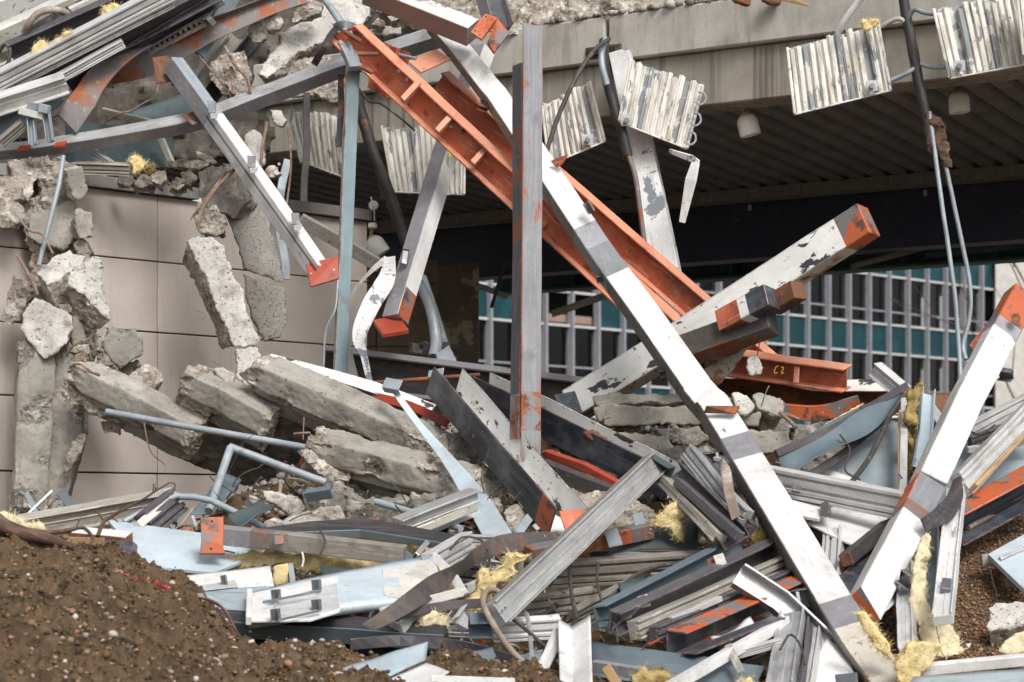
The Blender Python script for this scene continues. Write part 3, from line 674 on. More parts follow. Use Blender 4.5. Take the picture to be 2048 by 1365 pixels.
# ---------------------------------------------------------------- panel wall behind the hanging rubble
W0 = Vector((-3.557, 16.8, 0)); WD = Vector((.695, .719, 0)).normalized(); WN = Vector((.719, -.695, 0)).normalized()
def basis(p, x, n):
    m = Matrix((x, -n, Vector((0, 0, 1)))).transposed().to_4x4(); m.translation = p; return m
wall = empty('panel_wall', 'pinkish beige panel wall with dark joints behind the hanging rubble', 'wall', W0)
zs = [4.02, 3.535, 3.014, 2.503, 1.975, 1.45, .93, .4, 0.0]; ss = [-1.4, -.68, 1.367, 3.46]
for r, (zt, zb) in enumerate(zip(zs, zs[1:])):
    for c_, (sa, sb) in enumerate(zip(ss, ss[1:])):
        j = random.uniform(-.004, .004)
        m = basis(W0 + WD * ((sa + sb) / 2) - WN * (.06 + j) + Vector((0, 0, (zt + zb) / 2)), WD, WN)
        boxm('wall_panel', (sb - sa - .008, .12, zt - zb - (.011 if r else .008)), m, 'wallpanel', parent=wall, bevw=.004)
boxm('wall_core', (4.85, .2, 4.0), basis(W0 + WD * 1.03 - WN * .26 + Vector((0, 0, 2.0)), WD, WN), 'darkpaint', parent=wall, bevw=0)
for sa, sb in ((-.1, 1.72), (2.2, 3.46)):
    boxm('coping', (sb - sa, .42, .085), basis(W0 + WD * ((sa + sb) / 2) - WN * .16 + Vector((0, 0, 4.065)), WD, WN), 'coping', parent=wall)

# ---------------------------------------------------------------- canopy with concrete edge and ribbed soffit
A0 = Vector((1.378, 17.0, 0)); FD = Vector((.829, -.559, 0)).normalized(); FN = Vector((-.559, -.829, 0)).normalized()
RD = Vector((math.sin(math.radians(25)), math.cos(math.radians(25)), 0))
def fas(q, n, z): return A0 + FD * q + FN * n + Vector((0, 0, z))
can = empty('concrete_canopy', 'stained concrete canopy edge with dark ribbed steel soffit', 'canopy', A0)
for qa, qb in ((-4.4, -.855), (-.825, 3.4)):
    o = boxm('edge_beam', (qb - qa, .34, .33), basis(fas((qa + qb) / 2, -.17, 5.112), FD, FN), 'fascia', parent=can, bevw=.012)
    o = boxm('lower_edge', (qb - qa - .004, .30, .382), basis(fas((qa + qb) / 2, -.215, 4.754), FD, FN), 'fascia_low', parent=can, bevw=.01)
boxm('joint_filler', (.03, .2, .72), basis(fas(-.84, -.2, 4.92), FD, FN), 'grime', parent=can, bevw=0)
for q, z in ((-.86, 5.02), (2.28, 5.02)):
    boxm('slot_frame', (.30, .05, .085), basis(fas(q, -.01, z), FD, FN), 'brownrust', parent=can)
    boxm('slot', (.24, .02, .05), basis(fas(q, .02, z), FD, FN), 'blacktube', parent=can)
def quadz(name, pts, z0, z1, mt, parent):
    k = len(pts); V = [(p.x, p.y, z0) for p in pts] + [(p.x, p.y, z1) for p in pts]
    me = bpy.data.meshes.new(name); me.from_pydata(V, [], [tuple(range(k))[::-1], tuple(range(k, 2 * k))] + [(i, (i + 1) % k, (i + 1) % k + k, i + k) for i in range(k)])
    return obj(name, me, mats=[M[mt]], parent=parent)
quadz('roof_slab', [fas(-5.5, -.30, 0), fas(4.4, -.30, 0), fas(4.4, -.30, 0) + RD * 9, fas(-6.5, -.30, 0) + RD * 9], 4.63, 4.95, 'deck', can)  # carried back unseen past the black beam to keep light out
rl = 4.35; rib_me = None
for i in range(52):
    p = fas(-6.0 + i * .2, -.32, 4.63)
    if rib_me is None:
        cs = [(-.085, .012), (-.055, -.055), (.055, -.055), (.085, .012)]
        V = []
        for t in (0, rl):
            for a, b in cs: V.append(FD * a + RD * t + Vector((0, 0, b)))
        rib_me = bpy.data.meshes.new('deck_rib'); rib_me.from_pydata(V, [], [(0, 1, 5, 4), (1, 2, 6, 5), (2, 3, 7, 6), (3, 0, 4, 7), (0, 3, 2, 1), (4, 5, 6, 7)])
        rib_me.materials.append(M['deck'])
    obj('deck_rib', rib_me, parent=can, loc=Matrix.Translation(p))
def beamline(q, n, z): return A0 + RD * rl + FD * q + FN * n + Vector((0, 0, z))
boxm('bearing_ledge', (10.5, .12, .10), basis(beamline(-.8, .24, 4.525), FD, FN), 'grime', parent=can)
bb = boxm('black_edge_beam', (12.4, .3, .50), basis(beamline(-.43, -.15, 4.24), FD, FN), 'blackbeam', 'long blue-black fascia beam across the back of the canopy', 'beam', bevw=.01)
for q in (.4, 1.6, 3.0, -1.3):
    boxm('fixing_tab', (.03, .02, .05), basis(beamline(q, .012, 4.44), FD, FN), 'alu_light', parent=bb, bevw=0)
# teal girder behind
tg = empty('teal_girder', 'teal green steel girder with stiffeners behind the black beam', 'girder', beamline(0, -1.4, 4.0))
boxm('web', (11, .03, .50), basis(beamline(.5, -1.4, 4.25), FD, FN), 'tealsteel', parent=tg, bevw=0)
boxm('bottom_flange', (11, .26, .03), basis(beamline(.5, -1.4, 3.985), FD, FN), 'tealsteel', parent=tg)
for q in [-4 + .9 * k for k in range(10)]:
    boxm('stiffener', (.025, .11, .49), basis(beamline(q, -1.32, 4.25), FD, FN), 'tealsteel', parent=tg)
for k in range(5):
    a = beamline(-3.4 + 1.7 * k, -.9, 4.02); b_ = beamline(-2.6 + 1.7 * k, -1.35, 4.1)
    sweep('brace', ('box', .05, .05), [a, b_], 'tealsteel', parent=tg)
sweep('hanging_angle', ('L', .05, .05, .008), [(1704, 534, 21.5), (1984, 458, 20.8)], 'grime', 'thin brown steel angle slanting under the teal girder', 'steel angle')
sweep('hanging_angle', ('L', .05, .05, .008), [(1984, 460, 20.8), (2090, 492, 20.6)], 'grime', 'short brown steel angle at the far end of the teal girder', 'steel angle')
sweep('hanging_angle', ('L', .05, .04, .008), [(925, 560, 21.5), (1018, 595, 21.2)], 'grime', 'short dark steel angle hanging left of the upright column', 'steel angle')
sweep('hanging_angle', ('box', .03, .03), [(1012, 520, 20.5), (983, 615, 20.3)], 'darkpaint', 'thin dark rod hanging beside the upright column', 'rod')
sweep('hanging_angle', ('L', .06, .05, .008), [(1105, 628, 20.5), (1230, 585, 20.2)], 'grime', 'brown steel angle sloping up towards the long white beam', 'steel angle')
# wall and pier deep under the canopy
bw = empty('recess_wall', 'beige wall deep under the canopy behind the curled white strips', 'wall', P(760, 700, 23.6))
for x0, x1 in ((560, 752), (754, 905)):
    for y0, y1 in ((520, 566), (567.5, 693), (694.5, 830)):
        plate('wall_panel', [(x0, y0), (x1, y0), (x1, y1), (x0, y1)], 'wallback', th=.1, parent=bw, d=23.6, bevw=.004)
plate('peeling_pier', [(872, 528), (957, 522), (955, 860), (868, 860)], 'pier', 'brown concrete pier with cream plaster peeling off', 'pier', th=.5, d=22.6, bevw=.02)
sweep('peeling_rail', ('box', .10, .05), [(600, 440, 17.9), (655, 470, 18.0), (760, 532, 18.2)], 'dirty_white', 'cream peeling rail slanting down across the dark recess', 'rail', roll=20)

# ---------------------------------------------------------------- far building
bgb = empty('office_block', 'long office block with teal panels and grey mullions in the distance', 'building', (17.01, 110, 0))
G0 = Vector((17.01, 110, 0)); GD = Vector((.695, .719, 0)).normalized(); GN = Vector((.719, -.695, 0)).normalized()
def gp(s, n, z): return G0 + GD * s + GN * n + Vector((0, 0, z))
bay = 1.52; S1 = 9.13; NB = 25
def shared(name, size):
    x, y, z = (q / 2 for q in size)
    V = [(-x, -y, -z), (x, -y, -z), (x, y, -z), (-x, y, -z), (-x, -y, z), (x, -y, z), (x, y, z), (-x, y, z)]
    m_ = bpy.data.meshes.new(name); m_.from_pydata(V, [], [(0, 3, 2, 1), (4, 5, 6, 7), (0, 1, 5, 4), (1, 2, 6, 5), (2, 3, 7, 6), (3, 0, 4, 7)]); return m_
def put(name, me, s, n, z, par=bgb): return obj(name, me, parent=par, loc=basis(gp(s, n, z), GD, GN))
mul = shared('mullion', (.10, .3, 16)); mul.materials.append(M['bgframe'])
pan = shared('spandrel', (bay - .15, .1, 1.26)); pan.materials.append(M['bgteal'])
gls = shared('pane', (bay - .26, .02, 2.05)); gls.materials.append(M['glass'])
rail = shared('window_rail', (bay - .15, .16, .09)); rail.materials.append(M['bgwhite'])
post = shared('inner_post', (.26, .2, 2.1)); post.materials.append(M['bgwhite'])
tr = shared('transom', (bay - .2, .08, .07)); tr.materials.append(M['bgframe'])
for i in range(NB + 1): put('mullion', mul, S1 - i * bay, .12, 10)
ZP = [(14.23, 12.9), (10.7, 9.38), (7.2, 5.88)]
for i in range(NB):
    s = S1 - (i + .5) * bay
    px = 1024 + F * gp(s, 0, 0).x / gp(s, 0, 0).y
    openbay = 1080 < px < 1178
    for k, (zt, zb) in enumerate(ZP):
        if not openbay: put('spandrel', pan, s, 0, (zt + zb) / 2)
        put('window_rail', rail, s, .06, zt)
        wnd = put('window', rail, s, .06, zb)
        wz = zb - 1.09
        put('pane', gls, s, -.05, wz, wnd)
        put('transom', tr, s, .0, zb - 1.6, wnd)
        if i % 2 == 0 or random.random() < .45: put('inner_post', post, s - .25, -.7, wz, wnd)
        if openbay:
            o = put('floor_edge', shared('floor_edge', (bay, .3, .5)), s, -.3, zb + .2); o.data.materials.append(M['bgpink'])
            o = put('column', shared('column', (.5, .4, 3)), s + .2, -3, zb - 1); o.data.materials.append(M['bgconc'])
    put('pane', gls, s, -.05, 15.3)
o = put('room', shared('room', (NB * bay, .3, 20)), S1 - NB * bay / 2, -5, 9); o.data.materials.append(M['bgroom'])
for z in (16.6, 12.95, 9.4, 5.9, 2.4):
    o = put('floor', shared('floor', (NB * bay, 5, .25)), S1 - NB * bay / 2, -2.6, z); o.data.materials.append(M['bgroom'])
o = put('wall_base', shared('wall_base', (NB * bay, .4, 3)), S1 - NB * bay / 2, -.1, 1.5); o.data.materials.append(M['bgconc'])
hall = empty('pale_hall', 'pale rendered building beyond the end of the office block', 'building', (26, 118, 0))
boxm('wall', (16, 10, 26), Matrix.Translation((31.2, 121, 13)), 'bgwall', parent=hall, bevw=0)
boxm('plinth', (16.4, 10.4, 5.6), Matrix.Translation((31.2, 121, 2.8)), 'bgconc', parent=hall, bevw=0)
boxm('doorway', (1.6, .3, 9), Matrix.Translation((26.0, 115.8, 6.5)), 'bgroom', parent=hall, bevw=0)
# bare tree in front of it
def limb(par, p, dr, ln, r, dep, rnd):
    q = p + dr * ln; mid = p.lerp(q, .5) + Vector((rnd.uniform(-1, 1), rnd.uniform(-1, 1), rnd.uniform(-1, 1))) * ln * .08
    tube('branch' if dep else 'trunk', [p, mid, q], r, 'bark', parent=par, taper=[1, .65], sides=5, smooth=3)
    if dep < 3:
        for k in range(4 if dep == 0 else 3):
            nd = (dr + Vector((rnd.uniform(-1, 1), rnd.uniform(-.8, .8), rnd.uniform(-.1, .7))) * .8).normalized()
            limb(par, p.lerp(q, rnd.uniform(.55, 1)), nd, ln * rnd.uniform(.5, .72), r * .55, dep + 1, rnd)
bt = empty('bare_tree', 'blurred leafless tree in front of the pale distant building', 'tree', (23.3, 103, 0))
limb(bt, Vector((23.3, 103, 0)), Vector((-.03, 0, 1)), 8.5, .11, 0, random.Random(4))
# ---------------------------------------------------------------- big steel members in the air
def clipc(name, c, ang, w_, h_, d, mt='clip', parent=None, roll=25, ln=.06):
    """small folded channel clip centred at pixel c, axis at ang degrees in the picture"""
    a = math.radians(ang); L_ = ln * F / d / 2
    return sweep(name, ('C', w_, h_, .006), [(c[0] - L_ * math.cos(a), c[1] - L_ * math.sin(a), d), (c[0] + L_ * math.cos(a), c[1] + L_ * math.sin(a), d)], mt, parent=parent, roll=roll, bevw=.002)
def bolt(c, d, r=.018, parent=None, mt='darksteel', name='bolt', ln=.03):
    p = P(c[0], c[1], d); v = (CAMP - p).normalized()
    pr = [(r * math.cos(math.pi * k / 3), r * math.sin(math.pi * k / 3)) for k in range(6)]
    V = [p + v * z + Vector((a, 0, b)) for z in (0, ln) for a, b in pr]
    me = bpy.data.meshes.new(name); me.from_pydata(V, [], [tuple(range(6)), tuple(range(11, 5, -1))] + [(i, i + 6, (i + 1) % 6 + 6, (i + 1) % 6) for i in range(6)])
    bm = bmesh.new(); bm.from_mesh(me); bmesh.ops.recalc_face_normals(bm, faces=bm.faces); bm.to_mesh(me); bm.free()
    o = obj(name, me, parent=parent, mats=[M[mt]]); bev(o, .002); return o

# upright column
col_ = sweep('upright_column', ('box', .142, .014), [(1066, 50, 15.2), (1064, 470, 15.15), (1061, 925, 15.05)], 'column', 'grey steel upright with orange scratches standing in the middle of the wreck', 'column', roll=-30,
             segs=[(.84, .93, {'d': 'column_rust'})], wob=.003, sub=10)
sweep('side_flange', ('box', .014, .12), [(1036, 128, 15.25), (1036, 500, 15.2), (1030, 880, 15.1)], {'d': 'column_dark', '+v': 'orange'}, roll=-30, parent=col_, wob=.004, sub=10, segs=[(.88, 1, 'column_rust')])

# long white beam from the top to the lower right corner
W1 = [(868, 45, 17), (915, 100, 16.9), (995, 200, 16.6), (1196, 505, 16.0), (1294, 640, 15.6), (1396, 786, 15.08), (1414, 806, 14.98), (1426, 818, 14.9), (1456, 866, 14.65), (1660, 1205, 12.95), (1722, 1300, 12.4), (1792, 1398, 11.9)]
w1 = sweep('long_white_beam', ('box', .185, .18), W1, {'d': 'grime', '+v': 'white', '-u': 'grime'}, 'very long white box beam running diagonally to the lower corner', 'beam', roll=-18, scale=[.72, .86, .95, 1, 1, 1], bevw=.006, wob=.003, sub=5,  # grey left side holds both dirt and the beam's shaded side
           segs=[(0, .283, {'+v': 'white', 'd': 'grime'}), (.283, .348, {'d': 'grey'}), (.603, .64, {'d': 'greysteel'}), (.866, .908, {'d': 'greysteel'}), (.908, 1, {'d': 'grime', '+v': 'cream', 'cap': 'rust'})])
plate('lip_plate', [(1407, 826, 14.65), (1412, 812, 14.62), (1478, 812, 14.58), (1470, 828, 14.56)], 'rust', parent=w1, th=.03)
plate('paint_edge', [(1446, 852, 14.5), (1482, 846, 14.5), (1492, 866, 14.46), (1456, 872, 14.46)], 'white', parent=w1, th=.006)
plate('end_plate', [(1728, 1350, 12.0), (1812, 1338, 11.95), (1812, 1400, 11.9), (1735, 1400, 11.95)], 'rust', parent=w1, th=.03)
for c, d in (((1432, 920), 14.5), ((1510, 1050), 13.85), ((1592, 1198), 13.0)):
    clipc('bracket', c, -8, .10, .05, d, 'clip', w1, roll=10, ln=.14)
    sweep('bracket_tongue', ('box', .02, .03), [(c[0] + 2, c[1] - 14, d - .05), (c[0] + 8, c[1] + 20, d - .05)], 'alu_light', parent=w1)
for c, d in (((1208, 556), 15.85), ((1335, 745), 15.3)):
    clipc('bracket', c, -10, .05, .04, d, 'clip', w1, ln=.10); sweep('bracket_tongue', ('box', .014, .02), [(c[0] + 3, c[1] - 3, d - .03), (c[0] + 9, c[1] + 26, d - .03)], 'clip', parent=w1)
clipc('bracket', (970, 205), 75, .05, .04, 16.6, 'clip', w1, ln=.05); clipc('bracket', (1178, 415), 60, .05, .03, 15.95, 'rustgrey', w1, ln=.08)
sweep('paint_streak', ('box', .004, .02), [(920, 120, 16.76), (940, 160, 16.68)], 'darkpaint', parent=w1, bevw=0)

# orange primed beams
OM = {'d': 'orange', '+u': 'orange_top'}  # top flanges paler, partly light from above put into the paint
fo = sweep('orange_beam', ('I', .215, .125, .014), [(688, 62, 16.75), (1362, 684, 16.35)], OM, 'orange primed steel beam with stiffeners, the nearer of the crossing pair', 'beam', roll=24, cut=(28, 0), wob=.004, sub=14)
for x, y in ((821, 183), (961, 310), (1100, 436), (890, 246)):
    plate('stiffener', [(x + 14, y - 26, 16.56), (x + 22, y - 18, 16.55), (x - 12, y + 19, 16.49), (x - 20, y + 11, 16.5)], 'orange_top', parent=fo, th=.05)
for c in ((797, 143), (813, 160), (902, 254), (925, 262)): bolt(c, 16.58, .014, fo)
for a, b_, d in (((690, 64), (722, 84), 16.5), ((716, 108), (756, 109), 16.5), ((722, 134), (745, 146), 16.5)):
    tube('long_bolt', [(*a, d), (*b_, d)], .016, 'rust', parent=fo, smooth=0)
for k, (x, y) in enumerate(((757, 82), (775, 90), (795, 98), (740, 150), (757, 162))):
    plate('splice_plate', [(x, y, 17.0), (x + 20, y + 6, 16.9), (x + 14, y + 34, 16.9), (x - 6, y + 26, 17.0)], 'orange', parent=fo, th=.03)
tube('threaded_rod', [(800, 110, 16.9), (832, 118, 16.8)], .012, 'galv', parent=fo, smooth=0)
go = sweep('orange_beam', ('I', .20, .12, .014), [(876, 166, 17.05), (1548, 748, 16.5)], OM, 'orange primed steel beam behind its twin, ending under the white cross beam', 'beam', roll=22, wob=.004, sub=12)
plate('joint_plate', [(816, 123, 16.8), (872, 99, 16.85), (903, 118, 16.8), (842, 145, 16.75)], 'orange_top', parent=go, th=.014)
clipc('hanger_clip', (966, 216), 20, .04, .04, 16.6, 'rustgrey', go, ln=.07)
plate('gusset', [(1100, 322, 16.2), (1136, 308, 16.15), (1122, 330, 16.15), (1112, 336, 16.2)], 'orange', parent=go, th=.012)
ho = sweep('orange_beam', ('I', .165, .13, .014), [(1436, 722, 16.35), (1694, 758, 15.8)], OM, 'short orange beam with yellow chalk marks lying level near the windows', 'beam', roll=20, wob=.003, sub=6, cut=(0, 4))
plate('stiffener', [(1588, 732, 15.95), (1598, 733, 15.92), (1596, 766, 15.9), (1586, 765, 15.92)], 'orange_top', parent=ho, th=.012)
for c in ((1632, 750), (1661, 753)): bolt(c, 15.9, .014, ho)
for q in ([(1557, 733), (1552, 734), (1549, 741), (1549, 747), (1555, 746)], [(1562, 735), (1567, 736), (1565, 741), (1563, 747), (1568, 746)]):
    tube('chalk_mark', [(x, y, 15.9) for x, y in q], .0035, 'yellowmark', parent=ho, smooth=3, sides=5)
hb = sweep('rusty_girder', ('I', .25, .13, .014), [(1425, 775, 16.6), (1520, 778, 16.5), (1640, 800, 16.3), (1790, 800, 16.0)], {'d': 'rust', '+u': 'white_chip', '+v': 'rust'}, 'buckled rusty girder with a wavy white upper flange below the orange beam', 'girder', roll=38, smooth=5, wob=.01)
sweep('orange_offcut', ('box', .10, .04), [(1555, 822, 15.95), (1640, 826, 15.9), (1720, 805, 15.85)], 'orange_chip', 'bright orange steel offcut below the buckled rusty girder', 'steel offcut', smooth=4, roll=10)

# white cross beam
xb = sweep('cross_beam', ('box', .215, .16), [(1148, 812, 16.3), (1350, 688, 15.95), (1738, 440, 15.2)], {'d': 'cream', '+v': 'white_chip', '+u': 'white_chip'}, 'white box beam with chipped paint rising across the long beam', 'beam', roll=-22, bevw=.006, wob=.004, sub=8,
           segs=[(.925, 1, 'orange_chip')], ragged=.01)
sweep('stub', ('box', .15, .14), [(1446, 648, 15.55), (1545, 594, 15.32)], {'d': 'orange', '-u': 'rust'}, roll=-30, parent=xb, segs=[(.45, .62, {'d': 'white_chip'}), (.62, 1, {'d': 'navy'})])
sweep('stub', ('box', .12, .12), [(1545, 612, 15.45), (1598, 580, 15.28)], 'rust', roll=-25, parent=xb)
sweep('haunch', ('box', .17, .16), [(1362, 706, 15.75), (1545, 640, 15.45)], {'d': 'darksteel', '-u': 'rustgrey'}, roll=-30, parent=xb, cut=(15, 0))
chunk('concrete_filling', [(1395, 760), (1400, 738), (1470, 705), (1500, 680), (1545, 650), (1548, 668), (1500, 700), (1450, 760), (1420, 790)], 15.75, .1, mats=('cream', 'broken'), parent=xb, tilt=(-.3, -.5), amp=.012)
plate('end_bracket', [(1108, 790, 16.1), (1150, 782, 16.15), (1166, 826, 16.0), (1126, 828, 16.0)], 'navy', 'dark bolted steel bracket at the foot of the white cross beam', 'bracket', th=.05)

# white beam at the right
yb = sweep('leaning_white_beam', ('box', .172, .15), [(2044, 592, 14.55), (1985, 700, 14.35), (1930, 807, 14.15), (1856, 968, 13.75)], {'d': 'white_chip', '+v': 'white', '-u': 'dirty_white'}, 'white box beam with a large grey peel leaning in from the right edge', 'beam', roll=-14, bevw=.006, wob=.003, sub=6,
           segs=[(0, .17, {'d': 'orange_chip', '+v': 'orange_chip'}), (.17, .22, {'d': 'greysteel'}), (.22, .5, {'d': 'white_bigpeel'})], cut=(0, -8))
bolt((2032, 636), 14.32, .03, yb, 'rust'); plate('cap_plate', [(1938, 690, 14.55), (2005, 610, 14.55), (2018, 612, 14.5), (1946, 702, 14.5)], 'orange', parent=yb, th=.01)
sweep('bracket', ('C', .07, .05, .008), [(1996, 748, 14.4), (2024, 752, 14.35)], 'clip', parent=yb, roll=30)
yb2 = sweep('leaning_white_beam', ('box', .178, .15), [(1852, 975, 13.72), (1818, 1045, 13.45), (1726, 1222, 12.75)], {'d': 'dirty_white', '+v': 'white', 'cap': 'orange_chip'}, 'lower white box beam with a bare grey steel joint, ending in yellow wool', 'beam', roll=-14, bevw=.006, wob=.003, sub=6,
            segs=[(0, .22, {'d': 'grey', '-u': 'orange'}), (.22, .30, {'d': 'rustgrey'})], cut=(-5, 35))
sweep('bracket', ('C', .08, .06, .008), [(1800, 1150, 12.9), (1830, 1172, 12.85)], 'clip', parent=yb2, roll=20)
for (a, b_) in (((1776, 1118), (1740, 1190)), ((1846, 880), (1832, 920))): pass

# grey and white strut with a red foot plate
st = sweep('hanging_strut', ('box', .135, .135), [(965, 100, 17.45), (893, 300, 17.15), (790, 642, 16.5)], {'d': 'grey', '+v': 'greysteel', '+u': 'white'}, 'grey and white box strut hanging down to a dark red foot plate', 'strut', roll=44, wob=.003, sub=8, segs=[(.90, 1, {'d': 'greysteel', '+u': 'orange_chip'})])  # greyer left face and white right face carry the side light
plate('foot_plate', [(746, 640, 16.45), (797, 631, 16.55), (818, 660, 16.35), (766, 668, 16.25)], 'redplate', parent=st, th=.03)
tube('paint_mark', [(903, 292, 17.0), (899, 306, 16.99), (901, 316, 16.98)], .009, 'greenmark', parent=st, sides=5)
sweep('clip', ('C', .05, .02, .005), [(812, 500, 16.62), (808, 528, 16.58)], 'clip', parent=st)
# white strut with clips
ws = sweep('clipped_strut', ('box', .125, .11), [(346, 128, 17.05), (470, 300, 16.7), (640, 545, 16.2)], {'d': 'dirty_white', '+v': 'alu_light', '+u': 'white', '-u': 'grime'}, 'white strut with three grey clips and a red end plate', 'strut', roll=36, wob=.003, sub=8, segs=[(0, .28, {'d': 'greysteel', '+u': 'galv'})])
sweep('seam', ('box', .012, .008), [(412, 232, 16.73), (632, 540, 16.12)], 'darkpaint', parent=ws, bevw=0)
for x, y, d in ((424, 215, 16.68), (503, 324, 16.45), (591, 438, 16.25)):
    plate('clip', [(x - 9, y - 13, d), (x + 8, y - 12, d), (x + 8, y + 10, d - .02), (x - 7, y + 12, d - .02)], 'clip', parent=ws, th=.012)
    plate('clip_foot', [(x - 4, y + 12, d - .04), (x + 14, y + 10, d), (x + 10, y + 20, d - .06), (x - 2, y + 22, d - .08)], 'alu', parent=ws, th=.01)
plate('end_plate', [(612, 528, 16.15), (676, 512, 16.2), (678, 557, 16.12), (622, 573, 16.05)], 'redplate', parent=ws, th=.016)
for c in ((622, 548), (668, 540)): bolt(c, 16.1, .008, ws, 'dirty_white', 'rivet', .006)
sweep('rusted_lug', ('L', .12, .08, .012), [(322, 118, 17.15), (330, 170, 17.1)], 'rust', parent=ws)

# bent grey beam, rusted twisted beam
ob = sweep('bent_grey_beam', ('box', .115, .105), [(-40, 307, 16.95), (60, 299, 16.95), (130, 289, 16.95), (250, 270, 17.0), (400, 240, 17.1), (520, 196, 17.15), (620, 158, 17.15), (668, 140, 17.1), (724, 122, 17.05)], {'d': 'greysteel', '+u': 'alu', '+v': 'greysteel'},  # paler metal on the upward face stands in for light from above
           'long curved grey box beam under the twisted rusty one', 'beam', roll=42, smooth=5, scale=[.72, .85, .95, 1, 1])
plate('perforated_plate', [(366, 230, 16.95), (388, 222, 17.0), (402, 244, 16.9), (384, 250, 16.85)], 'rustgrey', parent=ob, th=.01)
for k in range(5): bolt((376 + k * 4.5, 231 + k * 3.2), 16.9, .007, ob, 'darksteel', 'hole_plug', .01)
for x, y in ((40, 292), (112, 285)): plate('red_shim', [(x, y, 16.85), (x + 22, y - 3, 16.9), (x + 18, y + 5, 16.8), (x - 6, y + 6, 16.8)], 'redplate', parent=ob, th=.02)
sweep('short_grey_beam', ('box', .12, .12), [(775, 106, 17.6), (895, 68, 17.5)], {'d': 'greysteel', '+u': 'alu'}, 'short grey box beam stub behind the head of the orange beams', 'beam', roll=42)
sweep('twisted_beam', ('L', .21, .13, .014), [(640, -18, 17.5), (560, 4, 17.45), (480, 36, 17.4), (400, 70, 17.35), (330, 108, 17.3), (270, 135, 17.2), (215, 165, 17.15), (165, 205, 17.1), (118, 255, 17.0)], 'rustgrey',
      'rusty steel beam twisted like a ribbon above the curved grey beam', 'beam', smooth=6, twist=[208, 206, 204, 200, 190, 165, 130, 95, 80], scale=[.5, .55, .6, .68, .85, 1.15, 1.35, 1.4, 1.4], shade=True, bevw=.003)
# blue column and pipe
bc = sweep('blue_column', ('box', .088, .07), [(706, 132, 16.85), (694, 420, 16.75), (679, 770, 16.6)], {'d': 'bluecol', '-u': 'cream'}, 'slim blue-grey painted column standing left of the red foot plate', 'column', roll=-12)
plate('head_bracket', [(676, 82, 16.75), (690, 76, 16.8), (714, 98, 16.75), (722, 132, 16.7), (700, 134, 16.65), (690, 108, 16.7)], 'galv', parent=bc, th=.05)
sweep('strap', ('box', .05, .01), [(668, 55, 16.8), (690, 48, 16.7), (712, 58, 16.75), (700, 74, 16.7)], 'galv', parent=bc, smooth=4)
tube('slanted_pipe', [(642, -12, 17.0), (692, 64, 16.8), (708, 128, 16.75)], .026, 'galv', 'pale blue-grey pipe leaning onto the head of the blue column', 'pipe', smooth=3)
sweep('black_strap', ('box', .05, .008), [(690, 50, 16.9), (668, 62, 16.7), (648, 95, 16.6), (628, 130, 16.75)], {'d': 'blacktube'}, 'black strap looped round the pipe over the curved beam', 'strap', smooth=5, twist=[0, 30, 20, 0])
sweep('black_strap', ('box', .05, .008), [(614, 186, 16.8), (613, 300, 16.75), (608, 405, 16.7)], 'blacktube', 'longer black strap hanging straight down below the curved beam', 'strap', wob=.01, sub=8)
sweep('black_strap', ('box', .042, .008), [(683, 150, 16.95), (681, 230, 16.9), (677, 294, 16.85)], 'blacktube', 'shorter black strap hanging beside the blue column', 'strap', wob=.008, sub=6)
# top middle
tb = sweep('taupe_beam', ('box', .15, .14), [(735, -18, 16.9), (945, 66, 16.6)], {'d': 'coping', '+u': 'white_peel', '+v': 'bgpink'}, 'box beam with taupe side and peeling top ending in an orange bracket', 'beam', roll=38)
ot = empty('orange_bracket', 'orange bolted steel bracket at the end of the taupe beam', 'bracket', P(975, 70, 16.5))
plate('face_plate', [(941, 64, 16.5), (970, 27, 16.55), (994, 35, 16.5), (962, 78, 16.45)], 'orange', parent=ot, th=.03)
plate('side_plate', [(975, 84, 16.45), (994, 36, 16.5), (1019, 66, 16.5), (988, 105, 16.4)], 'orange_chip', parent=ot, th=.03)
for c in ((950, 62), (972, 34), (960, 70), (984, 40)): bolt(c, 16.42, .007, ot, 'darksteel', 'bolt_hole', .004)
sweep('short_post', ('I', .17, .13, .012), [(975, -25, 16.9), (1000, 55, 16.75)], {'d': 'navy', '-u': 'greysteel'}, 'short dark post rising out of frame from the orange bracket', 'post', roll=-35)
# white column behind
wc = sweep('white_column', ('box', .175, .14), [(1240, 105, 17.3), (1285, 300, 17.2), (1325, 500, 17.05), (1352, 640, 16.95)], 'white_peel', 'leaning white column with big grey flakes under the canopy', 'column', roll=8, scale=[.85, .95, 1.05, 1.1])
bb2 = sweep('bent_white_strip', ('box', .085, .02), [(1338, 302, 16.75), (1384, 318, 16.7), (1392, 322, 16.7), (1382, 360, 16.7), (1364, 446, 16.75)], 'white_peel', 'bent white metal strip dangling from the second ribbed panel', 'strip', roll=25, scale=[.4, .6, 1, .9, .55])
for k in range(5): bolt((1392 - k * 4.8, 336 + k * 22), 16.66, .005, bb2, 'dirty_white', 'stud', .02)

